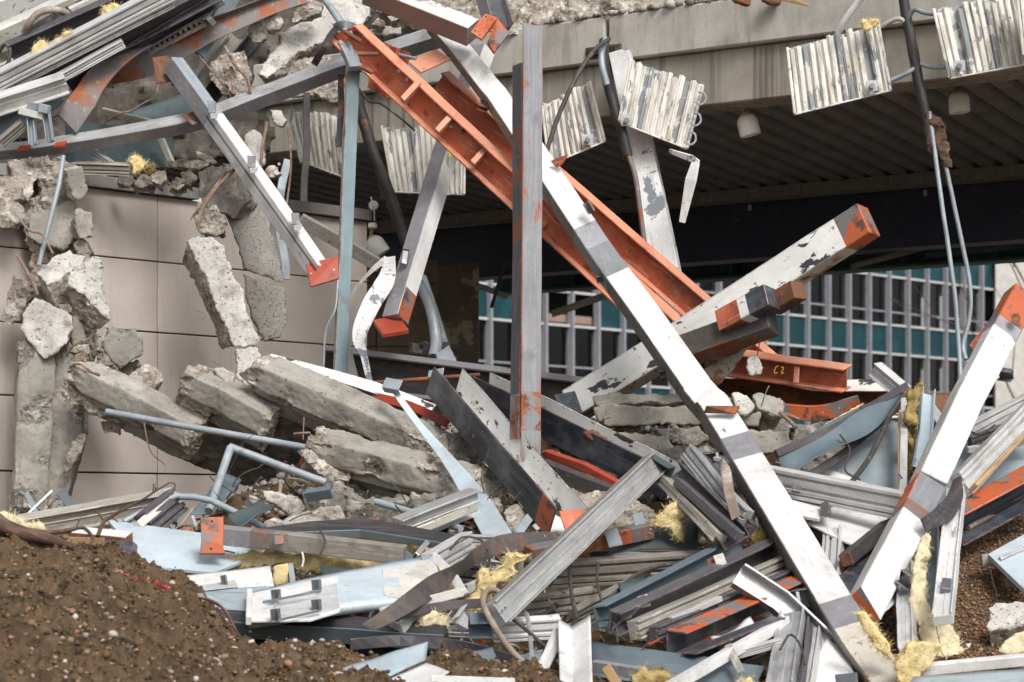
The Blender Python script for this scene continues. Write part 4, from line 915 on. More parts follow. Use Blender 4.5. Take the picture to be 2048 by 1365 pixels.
# ---------------------------------------------------------------- ribbed panels hanging on the canopy edge
def ribpanel(c4, d, n, label, washers=(), gap=(), tiltd=0, slack=.3):
    c = [P(x, y, d + tiltd * (x - c4[0][0]) / 300) for x, y in c4]
    mid = sum(c, Vector()) / 4; nor = (c[1] - c[0]).cross(c[3] - c[0]).normalized()
    if nor.dot(CAMP - mid) < 0: nor = -nor
    root = empty('ribbed_screen', label, 'screen', mid, 'ribbed panels along the canopy edge')
    plate('back_plate', [q - nor * .035 for q in c], 'ribgrey', th=.012, parent=root)
    rnd = random.Random(label)
    wd = (c[1] - c[0]).length / n
    for k in range(n):
        if k in gap: continue
        s = (k + .5) / n; a = c[0].lerp(c[1], s); b = c[3].lerp(c[2], s)
        a = a + (b - a) * rnd.uniform(-.03, .05) * (1 + slack); b = b + (b - a) * rnd.uniform(-.01, .01)
        bow = rnd.uniform(0, .02) * slack * 2
        m1 = a.lerp(b, .35) + nor * bow
        pr = [(-wd * .49, -.03), (wd * .49, -.03), (wd * .49, -.006), (wd * .27, -.004), (wd * .17, .013), (-wd * .17, .013), (-wd * .27, -.004), (-wd * .49, -.006)]
        tw = rnd.uniform(-14, 14) * slack
        sweep('rib', pr, [a, m1, b], 'ribpaint' if rnd.random() > .06 else 'ribgrey', parent=root, twist=[tw, tw * .3, 0], bevw=.002, wob=.003, sub=3, ragged=.008)
    for e0, e1 in ((0, 3), (1, 2)):
        sweep('side_channel', ('box', .02, .07), [c[e0] - nor * .01, c[e1] - nor * .01], 'ribpaint', parent=root)
    sweep('bottom_lip', ('box', .012, .06), [c[3] - nor * .01, c[2] - nor * .01], 'ribpaint', parent=root)
    for (x, y) in washers:
        plate('washer', [(x - 12, y - 10, d - .06), (x + 11, y - 12, d - .06), (x + 12, y + 10, d - .06), (x - 11, y + 12, d - .06)], 'sealant', parent=root, th=.012)
        bolt((x, y), d - .07, .02, root, 'clip')
    return root
ribpanel([(578, 222), (682, 228), (690, 356), (600, 322)], 18.35, 9, 'grimy ribbed panel half hidden behind the blue column', slack=.9, tiltd=-.3)
ribpanel([(763, 252), (930, 262), (928, 390), (786, 384)], 17.95, 14, 'ribbed panel with splayed ribs behind the grey and white strut', gap=(4,), slack=.6)
ribpanel([(1084, 212), (1180, 164), (1210, 283), (1098, 330)], 17.15, 10, 'ribbed panel just right of the upright column', washers=((1175, 280),), gap=(8,))
r4 = ribpanel([(1262, 120), (1406, 172), (1374, 298), (1238, 244)], 16.95, 12, 'ribbed panel tilted the other way with wire hooks on its edge', washers=((1253, 241),), gap=(9,))
for x, y in ((1403, 196), (1393, 238), (1383, 276)):
    tube('wire_hook', [(x - 6, y - 12, 16.9), (x + 6, y - 8, 16.88), (x + 8, y + 6, 16.88), (x - 2, y + 14, 16.88), (x - 12, y + 8, 16.9)], .008, 'galv', parent=r4, sides=6)
ribpanel([(1575, 96), (1757, 48), (1782, 181), (1590, 229)], 16.05, 14, 'ribbed panel with yellow wool at its upper corner', washers=((1744, 172),), gap=(11,))
ribpanel([(1868, 18), (2032, -8), (2056, 128), (1900, 157)], 15.65, 12, 'ribbed panel in the upper right corner above a lamp', washers=((1919, 132),), gap=(2,))
ribpanel([(2034, -20), (2140, -36), (2150, 96), (2048, 112)], 15.4, 8, 'last ribbed panel cut off by the right edge')

# lamps
def lathe(name, prf, mtx, mt, parent=None, n=20):
    V = [(r * math.cos(2 * math.pi * k / n), r * math.sin(2 * math.pi * k / n), z) for r, z in prf for k in range(n)]
    Fc = [(i * n + k, i * n + (k + 1) % n, (i + 1) * n + (k + 1) % n, (i + 1) * n + k) for i in range(len(prf) - 1) for k in range(n)]
    me = bpy.data.meshes.new(name); me.from_pydata(V, [], Fc); me.shade_smooth(); me.set_sharp_from_angle(angle=math.radians(50))
    bm = bmesh.new(); bm.from_mesh(me); bmesh.ops.recalc_face_normals(bm, faces=bm.faces); bm.to_mesh(me); bm.free()
    return obj(name, me, parent=parent, mats=[M[mt]], loc=mtx)
def lamp(c, d, r, h, rot, label, cord=None, tip=0):
    p = P(*c, d); root = empty('jar_lamp', label, 'lamp', p, 'jar lamps under the canopy')
    m = Matrix.Translation(p) @ Matrix.Rotation(math.radians(rot), 4, 'Y') @ Matrix.Rotation(math.radians(tip), 4, 'X')
    lathe('glass_jar', [(r * .25, h * .5), (r * .6, h * .46), (r * .9, h * .3), (r, h * .1), (r, -h * .46), (r * .95, -h * .5), (r * .9, -h * .46), (r * .9, 0), (r * .5, h * .4)], m, 'lampglass', root)
    lathe('cap', [(.001, h * .62), (r * .4, h * .6), (r * .45, h * .5), (r * .3, h * .44)], m, 'brasscap', root)
    if cord: tube('cord', [(x, y, d) for x, y in cord], .012, 'brasscap', parent=root, sides=7)
    return root
lamp((1496, 250), 17.2, .076, .155, -14, 'white jar lamp hanging alone in the middle of the soffit', [(1488, 222), (1480, 212), (1492, 208), (1500, 203)])
lamp((1918, 205), 16.6, .073, .145, -5, 'white jar lamp below the upper right ribbed panel', [(1912, 180), (1906, 172), (1918, 165), (1926, 158)])
lamp((753, 492), 18.3, .072, .15, -35, 'white jar lamp tipped sideways in the dark recess', [(742, 470), (744, 458), (744, 452)])
l4 = empty('lamp_fitting', 'small round white fitting on a wire above the tipped lamp', 'lamp', P(747, 411, 18.3))
lathe('disc', [(.001, .02), (.034, .018), (.038, 0), (.03, -.02), (.001, -.02)], Matrix.Translation(P(747, 411, 18.3)) @ Matrix.Rotation(math.radians(90), 4, 'X'), 'lampglass', l4)
tube('wire', [(742, 395, 18.4), (748, 420, 18.25), (749, 442, 18.25)], .006, 'dirty_white', parent=l4, sides=6); lathe('ceramic_cap', [(.001, .02), (.03, .02), (.036, -.012), (.02, -.02)], Matrix.Translation(P(745, 452, 18.25)), 'lampglass', l4)

# dark insulated tubes, conduits, cables
tb1 = tube('lagged_pipe', [(1806, -10, 15.95), (1816, 60, 15.9), (1842, 180, 15.85), (1868, 300, 15.8)], .036, 'blacktube', 'black lagged pipe hanging between the two right ribbed panels', 'pipe', wob=.012, sub=5, sides=12)
for k in range(7):
    a = (1848 + k * 6, 232 + k * 9)
chunk('torn_lagging', [(1852, 225), (1872, 230), (1888, 250), (1902, 300), (1905, 335), (1890, 340), (1874, 300), (1860, 310), (1850, 300), (1862, 270)], 15.78, .06, mats=('brownrust', 'brownrust'), parent=tb1, amp=.03, vox=.011, edge=.01, fluffy=.5)
tube('conduit', [(1858, 225, 15.8), (1880, 380, 15.75), (1906, 560, 15.7), (1915, 660, 15.7), (1921, 764, 15.65)], .0145, 'galv', 'left of two thin grey conduits hanging in front of the far windows', 'conduit', wob=.004, sub=3)
tube('conduit', [(1870, 262, 15.85), (1893, 340, 15.8), (1916, 450, 15.8), (1940, 570, 15.8), (1938, 640, 15.8), (1926, 690, 15.8), (1932, 720, 15.75)], .0145, 'galv', 'right of two thin grey conduits with a kink in front of the far windows', 'conduit', wob=.004, sub=3)
tube('branch_pipe', [(1815, 40, 15.9), (1828, 20, 15.85), (1850, 26, 15.8), (1872, 28, 15.75)], .016, 'galv', 'small bent pipe from the black pipe to the corner ribbed panel', 'pipe')
tube('branch_pipe', [(1842, 128, 15.85), (1862, 134, 15.8), (1898, 135, 15.7)], .016, 'galv', 'short pipe below it joining the corner ribbed panel', 'pipe')
tube('branch_pipe', [(1818, 50, 15.9), (1795, 38, 15.9), (1762, 54, 15.95)], .016, 'dirty_white', 'short bent pipe from the black pipe to the woolly ribbed panel', 'pipe')
tube('branch_pipe', [(1828, 138, 15.85), (1812, 148, 15.85), (1782, 162, 15.9)], .016, 'galv', 'short straight pipe at the lower corner of the woolly ribbed panel', 'pipe')
tube('white_hose', [(1676, 66, 15.95), (1690, 40, 15.9), (1712, 10, 15.85), (1730, -12, 15.8)], .022, 'whitetube', 'white plastic hose end above the woolly ribbed panel', 'hose')
tube('lagged_pipe', [(1207, 80, 17.1), (1208, 130, 17.0), (1226, 200, 17.0), (1255, 312, 16.95)], .036, 'blacktube', 'black lagged pipe beside the tilted ribbed panel', 'pipe', wob=.01, sub=5, sides=12)
tube('conduit', [(1212, 78, 17.0), (1204, 100, 16.95), (1204, 130, 16.9), (1214, 170, 16.9)], .022, 'galv', 'bent grey pipe stub at the slot in the canopy edge', 'conduit')
tube('conduit', [(1252, 300, 16.95), (1270, 350, 16.9), (1280, 420, 16.9), (1290, 495, 16.9)], .018, 'rustgrey', 'thin rusty conduit along the white column', 'conduit')
tube('black_cable', [(1218, 78, 16.95), (1186, 104, 16.8), (1150, 160, 16.7), (1118, 230, 16.65), (1094, 300, 16.6)], .016, 'wire', 'black cable drooping over the ribbed panel beside the upright', 'cable')
tube('lagged_pipe', [(712, 180, 17.9), (735, 270, 17.85), (770, 370, 17.8), (808, 470, 17.8), (828, 520, 17.8)], .042, 'blacktube', 'long black lagged pipe slanting through the dark recess', 'pipe', wob=.014, sub=5, sides=12)
tube('lagged_pipe', [(720, 210, 18.1), (745, 310, 18.05), (765, 360, 18.0), (772, 400, 18.0)], .035, 'brownrust', 'thinner rusty pipe behind the long black lagged pipe', 'pipe', wob=.014, sub=4)
tube('thin_cable', [(724, 186, 17.6), (740, 204, 17.55), (762, 208, 17.5), (800, 236, 17.5), (830, 262, 17.5)], .008, 'wire', 'thin cable sagging across the canopy edge left of the beams', 'cable')
tube('grey_pipe', [(822, 545, 17.9), (840, 570, 17.6), (862, 620, 17.4), (872, 680, 17.3), (868, 716, 17.2)], .038, 'galv', 'curved weathered grey pipe right of the red foot plate', 'pipe', taper=[.6, 1, 1.2])
tube('grey_pipe', [(846, 556, 18.2), (868, 620, 17.9), (890, 690, 17.6)], .03, 'galv', 'second grey pipe leaning behind the curved one', 'pipe')
plate('blue_gusset', [(872, 708, 17.1), (898, 690, 17.2), (914, 722, 17.1), (876, 722, 17.0)], 'galv', 'small blue-grey gusset plate at the foot of the curved pipe', 'plate', th=.02)
chunk('black_bag', [(815, 705), (822, 690), (850, 682), (872, 690), (870, 712), (830, 718)], 17.3, .12, 'crumpled black scrap lying on the dark girder', mats=('blacktube', 'blacktube'), cat='scrap', amp=.03)

# curled strips
sweep('curled_strip', ('box', .075, .006), [(706, 758, 16.75), (692, 690, 16.7), (692, 630, 16.65), (708, 585, 16.6), (740, 545, 16.55), (776, 516, 16.6)], 'dirty_white', 'pale narrow strip curling up beside the blue column', 'strip', smooth=6, twist=[10, -10, -30, -60, -70, -50], scale=[1, .9, .7, .8, 1])
sweep('curled_strip', ('box', .125, .006), [(780, 514, 16.55), (772, 560, 16.5), (742, 610, 16.45), (718, 672, 16.4), (728, 712, 16.45), (740, 766, 16.5)], 'white_peel', 'broad white strip curling down beside the red foot plate', 'strip', smooth=6, twist=[40, 5, -10, -25, -45, -40], scale=[.7, 1, 1, .95, .55, .4])
tube('thin_wire', [(676, 560, 16.5), (670, 620, 16.45), (652, 660, 16.45), (646, 740, 16.45)], .008, 'galv', 'thin wire hanging beside the blue column', 'wire')

# low beams in the middle
sweep('dark_girder', ('I', .27, .16, .016), [(650, 733, 17.0), (1182, 800, 16.6)], {'d': 'darksteel', '+u': 'greysteel'}, 'dark rusty girder lying low behind the upright column', 'girder', roll=14)
tube('threaded_rod', [(735, 767, 16.5), (960, 750, 16.4)], .014, 'rust', 'rusty threaded rod with a nut above the dark girder', 'rod', smooth=0)
sweep('bent_clip', ('L', .09, .06, .006), [(862, 756, 16.2), (893, 750, 16.15)], 'galv', 'small bent grey clip on the threaded rod', 'clip', roll=50)
sweep('edge_plate', ('box', .055, .13), [(538, 714, 16.15), (640, 748, 16.1), (740, 780, 16.05), (866, 822, 15.95)], {'d': 'navy', '+u': 'white_chip'}, 'bent navy plate with a chipped white edge on the concrete ribs', 'plate', smooth=4, roll=34, scale=[.45, .9, 1.1, .8])
sweep('red_strip', ('box', .06, .03), [(742, 792, 16.0), (820, 812, 15.9), (895, 848, 15.8)], 'redplate', 'thin orange-red steel strip under the navy plate', 'strip', smooth=3)
i1 = sweep('navy_channel', ('C', .225, .195, .014), [(890, 762, 15.75), (1136, 1046, 14.35)], {'d': 'navy', 3: 'white_chip', 4: 'white_chip'}, 'navy channel with a white inside and an orange end in the middle', 'steel channel', roll=-50, bevw=.003, segs=[(.9, 1, {7: 'orange_chip'})], wob=.004, sub=10)
plate('end_web', [(1118, 1022, 14.3), (1166, 1018, 14.35), (1170, 1045, 14.25), (1132, 1064, 14.2)], 'orange', parent=i1, th=.015)
i2 = sweep('navy_channel', ('C', .16, .205, .014), [(962, 778, 16.1), (1085, 834, 15.7), (1352, 966, 15.1)], {'d': 'navy', 3: 'white_chip', 4: 'cream'}, 'navy channel with a torn white flange behind the upright column', 'steel channel', roll=-60, bevw=.003, wob=.006, sub=10)
chunk('rust_scab', [(1160, 868), (1185, 858), (1218, 876), (1212, 886), (1180, 882)], 15.35, .03, mats=('rust', 'rust'), parent=i2, amp=.01, vox=.01)
sweep('red_strip', ('box', .055, .05), [(1092, 908, 15.3), (1170, 935, 15.1), (1244, 975, 14.95)], {'d': 'grime', '+u': 'redplate', '+v': 'redplate'}, 'bright red steel edge below the torn navy channel', 'strip', roll=25)
sweep('brown_angle', ('L', .11, .08, .012), [(1080, 935, 15.2), (1250, 1000, 14.9)], 'darksteel', 'dark brown steel angle under the bright red edge', 'steel angle', roll=20)
bs = sweep('blue_strap', ('box', .15, .012), [(778, 762, 15.6), (800, 798, 15.5), (848, 862, 15.3), (900, 925, 14.95), (950, 995, 14.45), (1005, 1088, 13.85)], {'d': 'pale_sheet', '-u': 'blue_sheet'}, 'pale blue metal strap widening downwards across the rubble', 'strap', smooth=5, twist=[-30, -25, -15, -5, 5, 0], scale=[.28, .34, .5, .75, 1, 1.05])
sweep('bent_tab', ('L', .06, .08, .006), [(770, 770, 15.55), (804, 776, 15.5)], 'galv', parent=bs, roll=60)
# ---------------------------------------------------------------- broken concrete, left and top
chunk('collapsed_roof', [(-80, -70), (1010, -70), (1000, 30), (930, 130), (740, 200), (600, 300), (420, 330), (-80, 360)], 19.3, .5, 'dark collapsed roof mass behind the twisted beam', mats=('deep_rubble', 'deep_rubble'), vox=.05, amp=.08, cat='rubble')  # added backing, its dark colour stands in for shaded gaps
CH = chunk
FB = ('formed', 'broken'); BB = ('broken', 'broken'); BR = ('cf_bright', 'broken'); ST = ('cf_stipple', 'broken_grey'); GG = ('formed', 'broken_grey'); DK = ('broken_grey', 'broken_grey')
# hanging column of lumps at the far left
CH('concrete_lump', [(15, 322), (50, 318), (88, 318), (72, 362), (56, 402), (36, 388), (22, 350)], 16.75, .22, 'flat pale lump at the top of the hanging rubble, under the curved beam', tilt=(.3, .3), mats=BB)
CH('concrete_lump', [(78, 322), (124, 312), (120, 360), (98, 392), (70, 400), (72, 360)], 16.85, .2, 'brown crumbly lump wedged beside the steel rod', mats=BB, tilt=(-.3, 0))
CH('concrete_lump', [(128, 338), (164, 330), (178, 376), (166, 402), (150, 404), (136, 372)], 16.6, .2, 'upright wedge of concrete hanging right of the steel rod', mats=FB, tilt=(.5, -.2))
CH('concrete_lump', [(-20, 352), (18, 350), (46, 372), (44, 400), (-20, 410)], 16.6, .25, 'rounded lump at the left edge, upper of two', mats=BB)
CH('concrete_lump', [(-20, 398), (20, 396), (46, 412), (44, 442), (26, 458), (-20, 456)], 16.5, .25, 'rounded pale lump at the left edge, lower of two', mats=BB)
CH('concrete_lump', [(56, 400), (100, 386), (150, 396), (152, 470), (128, 498), (80, 490), (54, 472)], 16.75, .25, 'large grey block in the middle of the hanging rubble', mats=GG, tilt=(-.2, .5))
CH('concrete_lump', [(154, 418), (186, 422), (189, 476), (158, 480), (150, 450)], 16.55, .16, 'small grey block on the right side of the hanging rubble', mats=FB, tilt=(.4, 0))
CH('concrete_lump', [(40, 395), (72, 392), (64, 440), (46, 450)], 16.8, .15, 'narrow broken piece between the edge lumps and the grey block', mats=BB)
CH('concrete_lump', [(142, 486), (161, 474), (184, 506), (182, 516), (168, 522), (146, 500)], 16.6, .14, 'small rough piece on top of the light grey brick', mats=BB, vox=.012)
CH('concrete_lump', [(68, 540), (137, 496), (168, 512), (168, 528), (137, 545), (92, 574)], 16.45, .16, 'light grey brick-shaped lump with a smooth sunlit face', mats=BR, tilt=(-.1, .9), sk=(.02, -.1), amp=.012)
CH('concrete_lump', [(137, 542), (168, 522), (198, 510), (206, 545), (214, 594), (228, 645), (205, 634), (168, 590), (150, 574), (136, 572)], 16.4, .2, 'big triangular lump pointing down to the right', mats=BR, tilt=(.5, .3), sk=(-.1, -.1))
CH('concrete_lump', [(2, 642), (10, 587), (27, 550), (51, 558), (51, 592), (38, 645), (17, 652)], 16.5, .16, 'narrow upright lump hanging alone at the left edge', mats=BB, tilt=(-.3, 0))
CH('concrete_lump', [(39, 660), (46, 621), (67, 592), (106, 611), (147, 632), (149, 660), (133, 690), (89, 721), (62, 688)], 16.3, .16, 'pale heart-shaped lump with a hairline crack', mats=BR, tilt=(0, .1), amp=.01, back=.85)
CH('concrete_lump', [(70, 575), (115, 570), (130, 600), (120, 640), (84, 640), (66, 600)], 16.6, .15, 'shaded lump tucked behind the heart-shaped one', mats=DK)
CH('concrete_lump', [(112, 608), (140, 606), (144, 625), (126, 632)], 16.45, .08, 'small pale piece perched on the heart-shaped lump', mats=BB, vox=.012)
CH('concrete_lump', [(142, 632), (165, 625), (174, 640), (170, 690), (150, 700), (140, 670)], 16.5, .14, 'grey splinter below the big triangular lump', mats=GG, tilt=(.4, 0))
erode(sweep('hanging_pier', [(-.11, -.13), (.10, -.13), (.12, .06), (.03, .10), (-.02, .10), (-.12, .04)], [(72, 694, 16.4), (66, 860, 16.38), (58, 1012, 16.35)], 'formed', 'tall ribbed concrete pier fragment hanging down the left wall', 'concrete pier', roll=-10, sub=3, bevw=0, scale=[1.05, 1.05, .95]), ends=(1.6, 2.6), amp=.02, mats=('formed', 'broken_grey'))
erode(sweep('hanging_pier', [(-.11, -.12), (.12, -.12), (.13, .05), (.0, .085), (-.11, .07)], [(142, 702, 16.5), (132, 860, 16.48), (98, 1024, 16.45)], 'formed', 'cracked right half of the hanging pier with pale broken edge', 'concrete pier', roll=15, sub=3, bevw=0, scale=[.9, 1.05, .8]), ends=(1.6, 2.6), amp=.03, mats=('formed', 'broken'))
CH('concrete_lump', [(146, 880), (170, 866), (168, 895), (140, 940), (120, 960)], 16.25, .08, 'pale broken rim on the edge of the hanging pier', mats=BB, vox=.012)
CH('concrete_lump', [(205, 682), (219, 662), (245, 668), (270, 659), (291, 676), (288, 710), (262, 722), (240, 738), (215, 715)], 16.35, .2, 'ribbed block hanging on wires against the wall', mats=GG, tilt=(.2, -.3), amp=.02)
CH('concrete_lump', [(253, 758), (268, 735), (291, 724), (315, 731), (330, 762), (318, 772), (304, 782), (275, 772)], 16.35, .18, 'broken slab piece below the hanging ribbed block', mats=BB, tilt=(.2, .4))
CH('concrete_lump', [(236, 735), (275, 720), (280, 735), (256, 758), (236, 752)], 16.5, .1, 'small wedge joining the two hanging blocks', mats=DK, vox=.012)
CH('concrete_lump', [(150, 706), (178, 700), (180, 722), (150, 728), (140, 718)], 16.3, .1, 'pale crumb with a bent bar at the top of the pier', mats=BB, vox=.012)
CH('concrete_lump', [(198, 842), (230, 836), (246, 852), (240, 872), (205, 870)], 16.2, .1, 'small chip dangling under the first concrete rib', mats=BB, vox=.012)
# grey slab behind the white strut and the bright strip
CH('hanging_slab', [(490, 268), (508, 256), (528, 276), (532, 330), (512, 350), (488, 320)], 17.0, .16, 'round-topped tongue of concrete above the grey slab', mats=BR, amp=.012)
CH('hanging_slab', [(438, 356), (500, 328), (532, 380), (548, 470), (565, 540), (570, 568), (530, 556), (488, 540), (470, 480), (446, 420)], 17.0, .16, 'long grey stippled slab hanging behind the white strut', mats=ST, tilt=(.2, .1), amp=.01)
CH('hanging_slab', [(484, 544), (530, 562), (572, 577), (577, 640), (560, 676), (528, 685), (505, 640), (490, 590)], 16.98, .16, 'lower piece of the grey stippled slab below its crack', mats=ST, tilt=(.2, .1), amp=.01)
CH('bright_strip', [(371, 480), (388, 470), (425, 472), (450, 490), (456, 522), (472, 556), (490, 578), (494, 612), (506, 642), (523, 680), (512, 692), (470, 696), (452, 660), (432, 610), (414, 560), (388, 520)], 16.55, .2, 'long bright strip of rough concrete hanging in front of the wall', mats=BR, tilt=(-.1, .15), sk=(-.12, -.03), amp=.014)
CH('bright_strip', [(468, 700), (516, 692), (526, 720), (524, 748), (498, 776), (472, 758)], 16.45, .14, 'lower bright lump under the long rough strip', mats=BR, tilt=(0, .2), amp=.014)
CH('concrete_lump', [(382, 424), (430, 412), (452, 440), (448, 470), (396, 470)], 16.7, .2, 'brown tangled lump on top of the bright strip', mats=BB, amp=.03)
CH('concrete_lump', [(396, 344), (440, 326), (480, 318), (498, 400), (470, 440), (420, 420), (398, 392)], 16.95, .2, 'shaded angular lump at the end of the wall coping', mats=DK, tilt=(-.4, .2))
CH('concrete_lump', [(540, 218), (562, 220), (576, 240), (566, 262), (546, 246)], 17.1, .1, 'small pale lump hanging under the curved beam', mats=BR, vox=.012)
CH('concrete_lump', [(535, 330), (560, 328), (563, 350), (540, 360), (528, 345)], 16.9, .1, 'brown lump beside the tongue of concrete', mats=BB, vox=.012)
for x, y, w_, lb in ((326, 318, 62, 'lower thin broken tile on the wall coping'), (352, 320, 66, 'upper thin broken tile leaning on the wall coping')):
    CH('broken_tile', [(x, y + 6), (x + w_ * .5, y), (x + w_, y + 2), (x + w_, y + 14), (x + w_ * .4, y + 20), (x + 4, y + 14)], 17.3, .14, lb, mats=BB, vox=.012, amp=.012, cat='tile')
CH('broken_tile', [(388, 302), (420, 312), (436, 326), (424, 330), (392, 316)], 17.4, .1, 'small tile sticking up behind the coping rubble', mats=BB, vox=.012, amp=.01, cat='tile')
for k, (x, y, lb) in enumerate(((250, 352, 'first brown stone on the wall coping from the left'), (285, 358, 'second brown stone on the wall coping'), (318, 350, 'third brown stone on the wall coping'), (352, 362, 'fourth brown stone on the wall coping'), (375, 352, 'last stone on the wall coping next to the strut'))):
    CH('stone', [(x - 18, y + 14), (x - 16, y - 6), (x, y - 14), (x + 18, y - 8), (x + 22, y + 10), (x, y + 20)], 17.25, .12, lb, mats=BB, vox=.014, amp=.03, cat='stone', tilt=(0, .4))
# precast ribs thrown on the heap
CH('underside_slab', [(205, 838), (300, 852), (380, 850), (430, 826), (560, 832), (700, 885), (840, 935), (760, 975), (640, 1002), (560, 1000), (470, 975), (400, 940), (300, 895), (240, 862)], 16.35, .2, 'wide shaded underside of the thrown precast slab', mats=DK, tilt=(0, -1.3), amp=.02, vox=.022, cat='slab')  # darker concrete colour carries the shade of this underside
RIB = [(-.17, -.12), (.10, -.12), (.11, .07), (-.02, .085), (-.035, .04), (-.075, .045), (-.085, .01), (-.17, -.02)]
def rib(pts, label, sc=1.0, roll=30, ends=(2.6, 1.0), amp=.02):
    return erode(sweep('precast_rib', [(a * sc, b * sc) for a, b in RIB], pts, 'formed', label, 'concrete rib', roll=roll, sub=3, bevw=0), ends=ends, amp=amp)
rib([(150, 758, 16.15), (250, 806, 16.05), (392, 882, 15.95)], 'first precast concrete rib, farthest to the left', 1.22, 30)
CH('concrete_lump', [(128, 782), (140, 742), (165, 726), (200, 744), (214, 778), (216, 832), (180, 826), (140, 806)], 16.1, .2, 'crumbled pale end of the first precast rib', mats=BB, amp=.03)
rib([(372, 770, 16.0), (440, 802, 15.95), (540, 858, 15.9)], 'second precast rib, short and green-grey', 1.25, 32)
CH('concrete_lump', [(347, 796), (365, 756), (384, 742), (396, 780), (430, 816), (420, 832), (365, 822)], 16.0, .18, 'crumbled pale end of the second precast rib', mats=BB, amp=.03)
rib([(505, 752, 15.9), (700, 836, 15.75), (940, 948, 15.6)], 'third precast rib, the longest one with a green-grey face', 1.3, 32)
CH('concrete_lump', [(424, 735), (446, 735), (470, 752), (466, 775), (436, 752)], 15.95, .1, 'small pale lump between the second and third ribs', mats=BR, vox=.012)
rib([(620, 900, 15.3), (780, 945, 15.2), (950, 985, 15.1)], 'fourth precast rib with a crumbled pale end', 1.25, 28, amp=.03)
CH('concrete_lump', [(604, 906), (617, 868), (640, 862), (690, 890), (720, 930), (700, 966), (650, 955), (622, 936)], 15.2, .2, 'crumbled lump around the end of the fourth rib', mats=BB, tilt=(.1, .3), amp=.03)
CH('concrete_lump', [(655, 964), (740, 978), (812, 976), (800, 1002), (740, 1008), (690, 998)], 15.3, .18, 'crumbling lump under the fourth precast rib', mats=BB, amp=.03)
CH('concrete_block', [(690, 1000), (760, 1005), (830, 1000), (850, 1030), (800, 1062), (690, 1056)], 15.0, .2, 'brown shaded block below the fourth precast rib', mats=DK, tilt=(0, -.3))
CH('concrete_block', [(806, 975), (900, 985), (945, 985), (950, 1010), (880, 1040), (820, 1005)], 15.2, .2, 'shaded block beside the blue strap', mats=DK)
CH('stone', [(588, 1050), (594, 1030), (640, 1010), (678, 1014), (690, 1036), (688, 1058), (600, 1060)], 14.5, .16, 'big rough pale stone resting behind the folded blue sheet', mats=('broken', 'broken'), amp=.02, cat='stone')
CH('stone', [(526, 1046), (545, 1040), (565, 1042), (572, 1062), (530, 1062)], 14.4, .1, 'small stone left of the big rough pale one', mats=BB, cat='stone', vox=.012)
CH('bright_strip', [(520, 978), (560, 985), (600, 1000), (612, 1022), (590, 1038), (556, 1015), (528, 1000)], 14.9, .14, 'pale broken piece under the slab near the bent railing', mats=BR)
CH('stone', [(640, 955), (662, 948), (668, 975), (645, 985)], 15.0, .1, 'small block where the railing ends', mats=DK, cat='stone', vox=.012)
for poly, lb, mt in (([(898, 872), (940, 862), (975, 885), (968, 930), (930, 940), (900, 915)], 'round grey rock under the navy channel', DK), ([(930, 935), (985, 930), (1015, 965), (1000, 1000), (950, 990)], 'brown rock beside the blue strap', BB),
                     ([(945, 985), (1000, 990), (1005, 1030), (970, 1050)], 'small rock below the brown one', DK), ([(1002, 1025), (1030, 1008), (1052, 1020), (1056, 1056), (1024, 1075)], 'smooth tan rock at the foot of the blue strap', BB),
                     ([(1085, 905), (1115, 908), (1130, 930), (1105, 950), (1085, 940)], 'pale rock at the foot of the upright column', BB), ([(1060, 960), (1120, 965), (1180, 985), (1165, 1010), (1100, 985)], 'flat brown rock behind the orange channel end', DK),
                     ([(1150, 990), (1190, 975), (1230, 985), (1250, 1020), (1210, 1030), (1160, 1015)], 'pale rough rock right of the orange channel end', BB), ([(1215, 1005), (1270, 1000), (1310, 1020), (1310, 1062), (1250, 1058), (1200, 1040)], 'crumbly heap of mortar behind the aluminium mullion', BB),
                     ([(1160, 1030), (1230, 1035), (1270, 1062), (1200, 1075), (1150, 1062)], 'dusty rock above the rusty steel', BB), ([(1320, 900), (1370, 890), (1400, 915), (1380, 945), (1335, 940)], 'dark rock left of the dark mullions', DK),
                     ([(840, 880), (890, 868), (905, 900), (860, 915)], 'brown stone lying on the longest rib', BB), ([(820, 908), (880, 905), (905, 918), (850, 926)], 'flat stone lying on the fourth rib', BB)):
    CH('rock', poly, D(sum(p[1] for p in poly) / len(poly)) + .1, .2, lb, mats=mt, amp=.028, cat='rock', tilt=(random.uniform(-.4, .4), random.uniform(0, .5)))
# slab stack right of the middle
CH('stacked_slab', [(1182, 792), (1215, 784), (1300, 786), (1420, 790), (1420, 806), (1300, 806), (1190, 812)], 15.95, .3, 'thin top slab of the concrete stack', mats=GG, tilt=(0, .6), amp=.012, cat='slab')
CH('stacked_slab', [(1184, 815), (1212, 808), (1300, 812), (1422, 812), (1424, 852), (1300, 852), (1212, 854), (1196, 842)], 15.8, .35, 'thick green-grey slab under the thin top slab', mats=FB, amp=.012, cat='slab')
CH('stacked_slab', [(1196, 862), (1260, 866), (1340, 872), (1362, 905), (1292, 918), (1240, 900)], 15.55, .25, 'broken slab at the bottom of the stack', mats=GG, amp=.02, cat='slab')
CH('stacked_slab', [(1300, 855), (1400, 855), (1420, 880), (1380, 895), (1330, 880)], 15.6, .25, 'shaded slab between the stack and the long white beam', mats=DK, amp=.02, cat='slab')
CH('concrete_lump', [(1463, 786), (1476, 783), (1496, 790), (1514, 811), (1512, 819), (1493, 834), (1480, 830), (1472, 816)], 15.4, .14, 'white cube of concrete on top of the slabs right of the long beam', mats=BR, tilt=(.2, .4), amp=.01)
CH('concrete_lump', [(1480, 833), (1500, 830), (1521, 822), (1521, 855), (1492, 852)], 15.45, .14, 'grey cube directly under the white cube', mats=FB, amp=.01)
